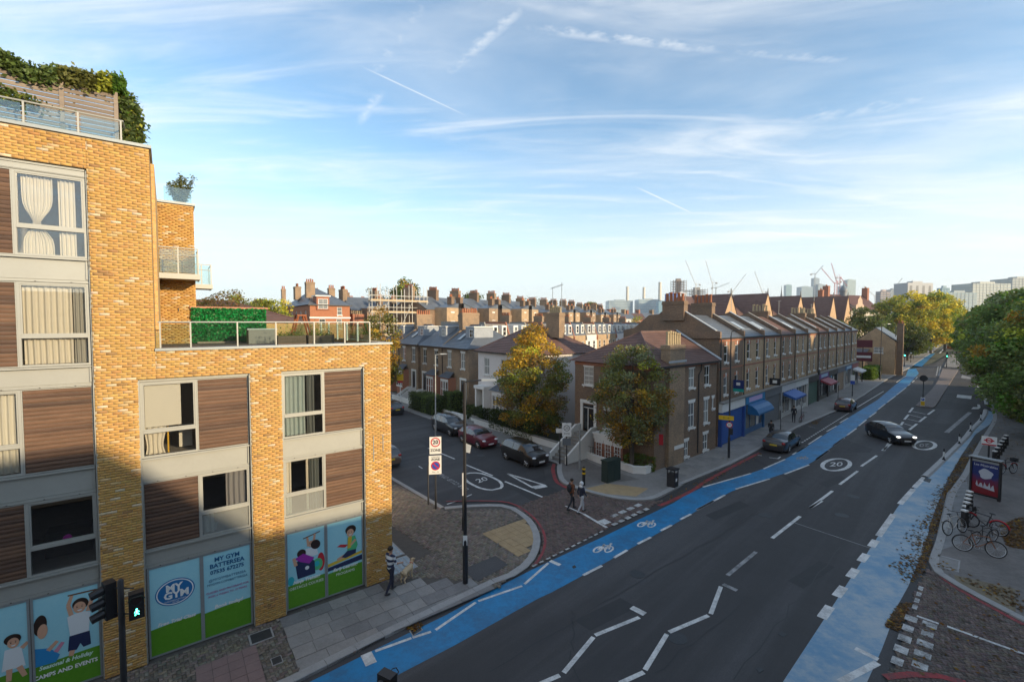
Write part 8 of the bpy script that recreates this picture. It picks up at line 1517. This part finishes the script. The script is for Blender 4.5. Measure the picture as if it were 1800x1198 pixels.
p = ((1372-900)/800*900, 900); t = thing('church_spire', 'thin dark church spire beside the teal tower', 'spire', (*p, 0)); b = MB(); b.box(-3, 3, -3, 3, 0, 48); b.build('tower_body', M_lbr2, t); b = MB(); b.lathe([(3.6, 48), (2.0, 62), (.9, 72), (.1, 84)], 8); b.build('spire', mat('spire_lead', (.1, .11, .12), .6), t)
# cranes
def crane(label, bx, by, tx, ty, Y_0, m, top=None, group='tower cranes on the skyline'):
    X = (bx-900)/800*Y_0; zb = 10.3+(567-by)/800*Y_0; X2 = (tx-900)/800*Y_0; z2 = 10.3+(567-ty)/800*Y_0; t = thing('tower_crane', label, 'crane', (X, Y_0, 0), 0, group); w = 1.1*Y_0/900
    def lattice(a, b_, w, nm):
        q = MB(); A, B = Vector(a), Vector(b_); d = (B-A).normalized(); n1 = Vector((0, 1, 0)); n2 = d.cross(n1).normalized(); k = max(6, int((B-A).length/(w*2.2)))
        for s1 in (-1, 1):
            for s2 in (-1, 1): o = n1*s1*w/2+n2*s2*w/2; q.tube([A+o, B+o], w*.14, 4)
        for i in range(k):
            p0, p1 = A.lerp(B, i/k), A.lerp(B, (i+1)/k); s = 1 if i % 2 else -1
            for s1 in (-1, 1): q.tube([p0+n1*s1*w/2-n2*s*w/2, p1+n1*s1*w/2+n2*s*w/2], w*.09, 3)
        q.build(nm, m, t)
    lattice((0, 0, 0), (0, 0, zb), w*1.25, 'mast'); dx, dz = X2-X, z2-zb; s = 1 if dx > 0 else -1; lattice((s*w, 0, zb), (dx, 0, z2), w, 'jib'); lattice((0, 0, zb), (-s*7*w, 0, zb+.5), w, 'counter_jib')
    q = MB(); q.box(-s*7*w-1.4*w, -s*7*w+1.4*w, -w, w, zb-2.2*w, zb+.3*w); q.build('counterweight', mat('counterweight', (.3, .3, .3), .8), t); q = MB(); q.tube([(0, 0, zb), (-s*2*w, 0, zb+6*w)], w*.2, 4); q.tube([(-s*2*w, 0, zb+6*w), (dx*.9, 0, zb+dz*.9)], w*.05, 3); q.tube([(-s*2*w, 0, zb+6*w), (-s*7*w, 0, zb)], w*.06, 3); q.build('tie', m, t); q = MB(); q.box(w*.6*s-w*.7, w*.6*s+w*.7, -w*1.6, -w*.6, zb-1.2*w, zb+.9*w); q.build('cab', m, t)
M_cw = mat('crane_white', (.62, .63, .62), .5); M_cr = mat('crane_red', (.5, .08, .07), .5); M_cg = mat('crane_grey', (.3, .32, .33), .5)
for lab, bx, by, tx, ty, Y_0, m in (('white luffing crane leftmost over the unfinished tower', 1222, 500, 1203, 458, 930, M_cw), ('white luffing crane second from the left', 1251, 497, 1238, 458, 930, M_cw), ('small grey crane with flat jib beside the frame block', 1257, 506, 1281, 497, 800, M_cg), ('white crane with jib leaning right above the hall roof', 1286, 512, 1309, 482, 900, M_cw), ('grey white crane with steep jib left of the spire', 1339, 513, 1324, 477, 900, M_cw), ('grey crane on top of the glass tower pair', 1430, 482, 1444, 467, 1500, M_cg), ('red crane with jib leaning left', 1465, 498, 1441, 472, 1100, M_cr), ('red crane with steep upright jib', 1469, 495, 1458, 463, 1120, M_cr), ('red crane with jib leaning right and down', 1474, 488, 1487, 503, 1080, M_cr), ('white crane with long jib above the yellow trees', 1556, 522, 1583, 489, 800, M_cw), ('white crane right of the small grey block', 1578, 514, 1601, 493, 800, M_cw), ('small white crane behind the cupola roof', 1536, 520, 1516, 503, 800, M_cw)): crane(lab, bx, by, tx, ty, Y_0, m)
# aerials on the white house chimney
ar = MB(); ar.tube([(7.0, 4.4, 11.3), (7.0, 4.4, 13.9)], .03, 5); ar.build('aerial_mast', M_galv, wt); ar = MB(); ar.tube([(8.1, 4.6, 11.2), (8.1, 4.6, 14.3)], .03, 5); ar.build('aerial_mast', M_galv, wt); ar = MB(); ar.tube([(6.7, 4.4, 13.75), (8.3, 4.6, 14.1)], .02, 4); [ar.tube([(6.9+k*.25, 4.1, 13.8+k*.05), (6.9+k*.25, 4.8, 13.8+k*.05)], .01, 4) for k in range(6)]; ar.build('aerial', M_galv, wt)

# haze: even thin air over the whole place, so that the far towers fade
hb = MB(); hb.box(-2700, 2700, -2700, 2700, -1.3, 185); hm_ = bpy.data.materials.new('thin_haze'); hm_.use_nodes = True; ht = hm_.node_tree; ht.nodes.clear()
hv = ht.nodes.new('ShaderNodeVolumePrincipled'); hv.inputs['Color'].default_value = (.86, .92, 1.0, 1); hv.inputs['Density'].default_value = .0002; hv.inputs['Anisotropy'].default_value = .3
ho = ht.nodes.new('ShaderNodeOutputMaterial'); ht.links.new(hv.outputs[0], ho.inputs['Volume']); HZ = hb.build('haze', hm_); HZ['kind'] = 'stuff'

# ================================================================== people and dog
def flesh(name, caps, voxel, mats, parent, order):
    """one continuous skin grown over tapered limbs (a, b, ra, rb, zone), coloured by the nearest limb."""
    b = MB()
    for a, c, ra, rb, z in caps:
        A, B = Vector(a), Vector(c); k = 5; b.tube([A.lerp(B, i/k) for i in range(k+1)], [ra+(rb-ra)*i/k for i in range(k+1)], 12); b.ball(a, ra, 12, 8); b.ball(c, rb, 12, 8)
    me = bpy.data.meshes.new(name+'_src'); me.from_pydata(b.v, [], b.f); o = bpy.data.objects.new(name+'_src', me); col.objects.link(o)
    m = o.modifiers.new('r', 'REMESH'); m.mode = 'VOXEL'; m.voxel_size = voxel; m.use_smooth_shade = True
    s = o.modifiers.new('s', 'SMOOTH'); s.factor = .5; s.iterations = 2
    dg = bpy.context.evaluated_depsgraph_get(); out = bpy.data.meshes.new_from_object(o.evaluated_get(dg)); bpy.data.objects.remove(o)
    n = len(out.polygons); cen = np.empty(n*3, np.float32); out.polygons.foreach_get('center', cen); cen = cen.reshape(-1, 3); best = np.full(n, 1e9); idx = np.zeros(n, np.int32)
    for a, c, ra, rb, z in caps:
        a_, c_ = np.array(a), np.array(c); ab = c_-a_; t = np.clip(((cen-a_)@ab)/max(ab@ab, 1e-9), 0, 1); d = np.linalg.norm(cen-(a_+t[:, None]*ab), axis=1)-(ra+(rb-ra)*t); w = d < best; best[w] = d[w]; idx[w] = order.index(z)
    out.materials.clear(); [out.materials.append(q) for q in mats]; out.polygons.foreach_set('material_index', idx); out.polygons.foreach_set('use_smooth', np.ones(n, bool)); return link(name, out, parent), cen
SKIN = mat('skin', (.42, .24, .165), .6); HAIRD = mat('dark_hair', (.018, .013, .01), .7, bump=.3, bscale=60)
def person(label, p, rz, H, top, legs, shoes, stride=.25, arms=((.12, .1), (-.1, .1)), hair=HAIRD, hood=None, pack=None, stripes=None, long_sleeve=True, z=PZ, voxel=.0095, extra=None, bend=0.):
    """faces +y; stride = half step in metres."""
    t = thing('person', label, 'person', (p[0], p[1], z), rz); t.scale = (H/1.76,)*3; C = []
    hipz = .93-.06*stride*2
    add = lambda a, b, ra, rb, zn: C.append((a, b, ra, rb, zn))
    for s, f in ((-1, stride), (1, -stride)):
        hip = (s*.09, 0, hipz); kn = (s*.095, f*.62+.05, .50 if f > 0 else .49); an = (s*.095, f*1.0-(.04 if f > 0 else .1), .10 if f > 0 else .14); toe = (an[0], an[1]+.15, .045 if f > 0 else .04)
        add(hip, kn, .088, .060, 'leg'); add(kn, an, .060, .043, 'leg'); add((an[0], an[1]-.04, an[2]-.04), toe, .042, .036, 'shoe')
        sh = (s*.185, .0+bend*.5, 1.42); d = arms[0 if s < 0 else 1]; el = (s*.235, d[0]*.6-.02+bend*.4, 1.15); wr = (s*.225, d[0]+d[1]+bend*.3, .93+max(d[1], 0)*.6)
        add(sh, el, .058, .045, 'top'); add(el, wr, .043, .030, 'top' if long_sleeve else 'skin'); w = Vector(wr); dn = (w-Vector(el)).normalized(); palm = w+dn*.075; add(wr, tuple(palm), .030, .034, 'skin')
        for k, L in ((-1.5, .065), (-.5, .078), (.5, .074), (1.5, .058)):
            q = palm+Vector((0, k*.017, 0)); mdl = q+dn*L*.55+Vector((-s*.012, .006, 0)); add(tuple(q), tuple(mdl), .0095, .009, 'skin'); add(tuple(mdl), tuple(mdl+dn*L*.5+Vector((-s*.02, .008, 0))), .009, .0075, 'skin')
        th_ = w+dn*.03+Vector((0, .028, 0)); add(tuple(th_), tuple(th_+dn*.035+Vector((-s*.005, .028, 0))), .011, .009, 'skin')
    add((-.07, 0, hipz+.02), (.07, 0, hipz+.02), .105, .105, 'leg'); add((0, 0, hipz+.08), (0, bend*.3, 1.2), .125, .135, 'top'); add((-.06, bend*.4, 1.3), (.06, bend*.4, 1.3), .125, .125, 'top'); add((-.15, bend*.5, 1.41), (.15, bend*.5, 1.41), .07, .07, 'top'); add((0, bend*.5, 1.45), (0, bend*.6+.01, 1.55), .055, .052, 'skin')
    hx = bend*.7+.015; add((0, hx, 1.62), (0, hx+.005, 1.67), .082, .092, 'skin'); add((0, hx+.03, 1.575), (0, hx+.035, 1.59), .05, .055, 'skin'); add((0, hx+.098, 1.625), (0, hx+.10, 1.605), .012, .016, 'skin'); [add((s*.088, hx-.005, 1.635), (s*.088, hx-.005, 1.61), .016, .014, 'skin') for s in (-1, 1)]
    legm = mat('cloth_%s' % '_'.join('%.2f' % q for q in legs), legs, .85, bump=.2, bscale=25); topm = mat('cloth_%s' % '_'.join('%.2f' % q for q in top), top, .85, bump=.2, bscale=25); shm = mat('cloth_%s' % '_'.join('%.2f' % q for q in shoes), shoes, .6)
    o, cen = flesh('body', C, voxel, [SKIN, topm, legm, shm], t, ['skin', 'top', 'leg', 'shoe'])
    if stripes:
        o.data.materials.append(mat('stripe_white', stripes, .85)); mi = np.empty(len(o.data.polygons), np.int32); o.data.polygons.foreach_get('material_index', mi); m_ = (mi == 1) & (np.floor((cen[:, 2]-1.0)/.105).astype(int) % 2 == 1); mi[m_] = 4; o.data.polygons.foreach_set('material_index', mi)
    b = MB()
    if hood: b.ball((0, hx-.015, 1.655), (.112, .12, .125), 14, 10); b.ball((0, hx-.07, 1.50), (.14, .09, .08), 12, 8); b.build('hood', hood, t, True)
    else: b.ball((0, hx-.018, 1.685), (.1, .108, .092), 14, 10); b.build('hair', hair, t, True)
    if not hood:
        for s in (-1, 1): q = MB(); q.ball((s*.032, hx+.086, 1.655), (.014, .008, .009), 8, 6); q.build('eye', M_ink, t)
        q = MB(); q.ball((0, hx+.088, 1.578), (.026, .008, .007), 8, 6); q.build('mouth', mat('lips', (.3, .1, .09), .6), t)
    if pack: b = MB(); b.ball((0, -.19+bend*.4, 1.24), (.16, .12, .24), 14, 10); b.build('backpack', pack, t, True); b = MB(); [b.tube([(s*.1, -.1, 1.42), (s*.11, .02, 1.47), (s*.12, .12, 1.35), (s*.12, .05, 1.12)], .02, 5) for s in (-1, 1)]; b.build('backpack_straps', pack, t)
    return t
def heading(d): return math.atan2(d[1], d[0])-math.pi/2
mp_ = (-4.64, 17.04); mh = heading((.55, .83)); man = person('person in navy and white striped shirt walking a dog past the posters', mp_, mh, 1.78, (.02, .028, .07), (.018, .02, .04), (.03, .03, .035), .2, ((.05, .05), (.1, .22)), stripes=(.6, .62, .64), long_sleeve=False)
person('person in brown jacket with dark backpack crossing the side road', (3.32, 24.91), heading((.86, .5)), 1.74, (.16, .055, .022), (.02, .022, .03), (.02, .02, .02), .26, ((.16, .1), (-.12, .05)), pack=mat('pack_dark', (.02, .025, .03), .8), z=RZ+.045)
person('person in white hood and navy jacket crossing the side road', (3.79, 24.46), heading((.86, .5)), 1.72, (.018, .025, .05), (.42, .44, .48), (.02, .02, .022), .24, ((-.1, .05), (.1, .1)), hood=mat('white_hood', (.62, .63, .64), .85), z=RZ+.045)
person('person in dark clothes standing before the white shopfront', (29.16, 46.75), heading((.5, .8)), 1.76, (.02, .022, .03), (.02, .022, .03), (.02, .02, .02), .1, voxel=.014); person('person in a dark coat beside the parked saloon door', off((24.22, 38.52), VN, 1.9), heading((.7, .7)), 1.72, (.018, .018, .02), (.02, .02, .024), (.02, .02, .02), .05, voxel=.014); person('person in red top beside the hedge on the side street', (-9.98, 52.16), heading((-.6, .79)), 1.7, (.30, .03, .05), (.03, .03, .035), (.03, .03, .03), .12, voxel=.016)
person('person in black walking by the far lamp column', (83.24, 97.89), heading(V_), 1.75, (.02, .02, .02), (.02, .02, .025), (.02, .02, .02), .15, voxel=.018); person('person in dark jacket walking by the green hedge end', (79.38, 95.04), heading((-.7, -.7)), 1.75, (.02, .022, .03), (.03, .03, .04), (.02, .02, .02), .15, voxel=.018)
# dog
dp = (-4.21, 17.89); t = thing('dog', 'cream coloured dog on a lead beside the walking person', 'dog', (dp[0], dp[1], 0), heading((.35, .94))); C = []
for a, b_, ra, rb in (((0, -.24, .40), (0, .05, .41), .105, .125), ((0, .05, .41), (0, .24, .43), .125, .115), ((0, .24, .46), (0, .37, .60), .075, .06), ((0, .38, .63), (0, .42, .64), .068, .06), ((0, .44, .62), (0, .55, .60), .042, .03), ((0, -.32, .42), (0, -.42, .50), .026, .02), ((0, -.42, .50), (0, -.46, .60), .02, .012)): C.append((a, b_, ra, rb, 'fur'))
for s in (-1, 1):
    C += [((s*.075, .22, .38), (s*.08, .2, .22), .05, .032, 'fur'), ((s*.08, .2, .22), (s*.08, .23, .04), .03, .024, 'fur'), ((s*.08, .23, .03), (s*.08, .27, .025), .026, .022, 'fur'), ((s*.075, -.24, .38), (s*.085, -.18, .25), .075, .042, 'fur'), ((s*.085, -.18, .25), (s*.085, -.31, .16), .04, .026, 'fur'), ((s*.085, -.31, .16), (s*.085, -.29, .04), .026, .022, 'fur'), ((s*.085, -.29, .03), (s*.085, -.25, .025), .026, .022, 'fur'), ((s*.055, .37, .68), (s*.085, .36, .60), .022, .018, 'ear')]
flesh('body', C, .009, [mat('dog_fur', (.58, .44, .28), .9, var=.4, vscale=8, dark=.7, bump=.5, bscale=60), mat('dog_ear', (.40, .26, .14), .9)], t, ['fur', 'ear']); b = MB(); b.ball((0, .575, .605), .016, 8, 6); b.build('nose', M_ink, t); [MB().ball((s*.033, .475, .655), .009, 6, 5).build('eye', M_ink, t) for s in (-1, 1)]; b = MB(); b.tube([(.075*math.cos(k), .31+.045*math.sin(k), .53-.05*math.sin(k)) for k in np.linspace(0, 6.28, 13)], .012, 5); b.build('collar', M_signr, t)
# lead from hand to collar
hm = Matrix.Rotation(mh, 4, 'Z'); hw_ = Vector((mp_[0], mp_[1], 0))+hm @ Vector((.23, .36, 1.0)); cl_ = Vector((dp[0], dp[1], 0))+Matrix.Rotation(heading((.35, .94)), 4, 'Z') @ Vector((0, .27, .56)); b = MB(); b.tube([hw_.lerp(cl_, k/6)+Vector((0, 0, -.12*math.sin(math.pi*k/6))) for k in range(7)], .007, 4); tag(b.build('dog_lead', M_ink), 'thin dark lead between the walking person and the cream dog', 'lead')
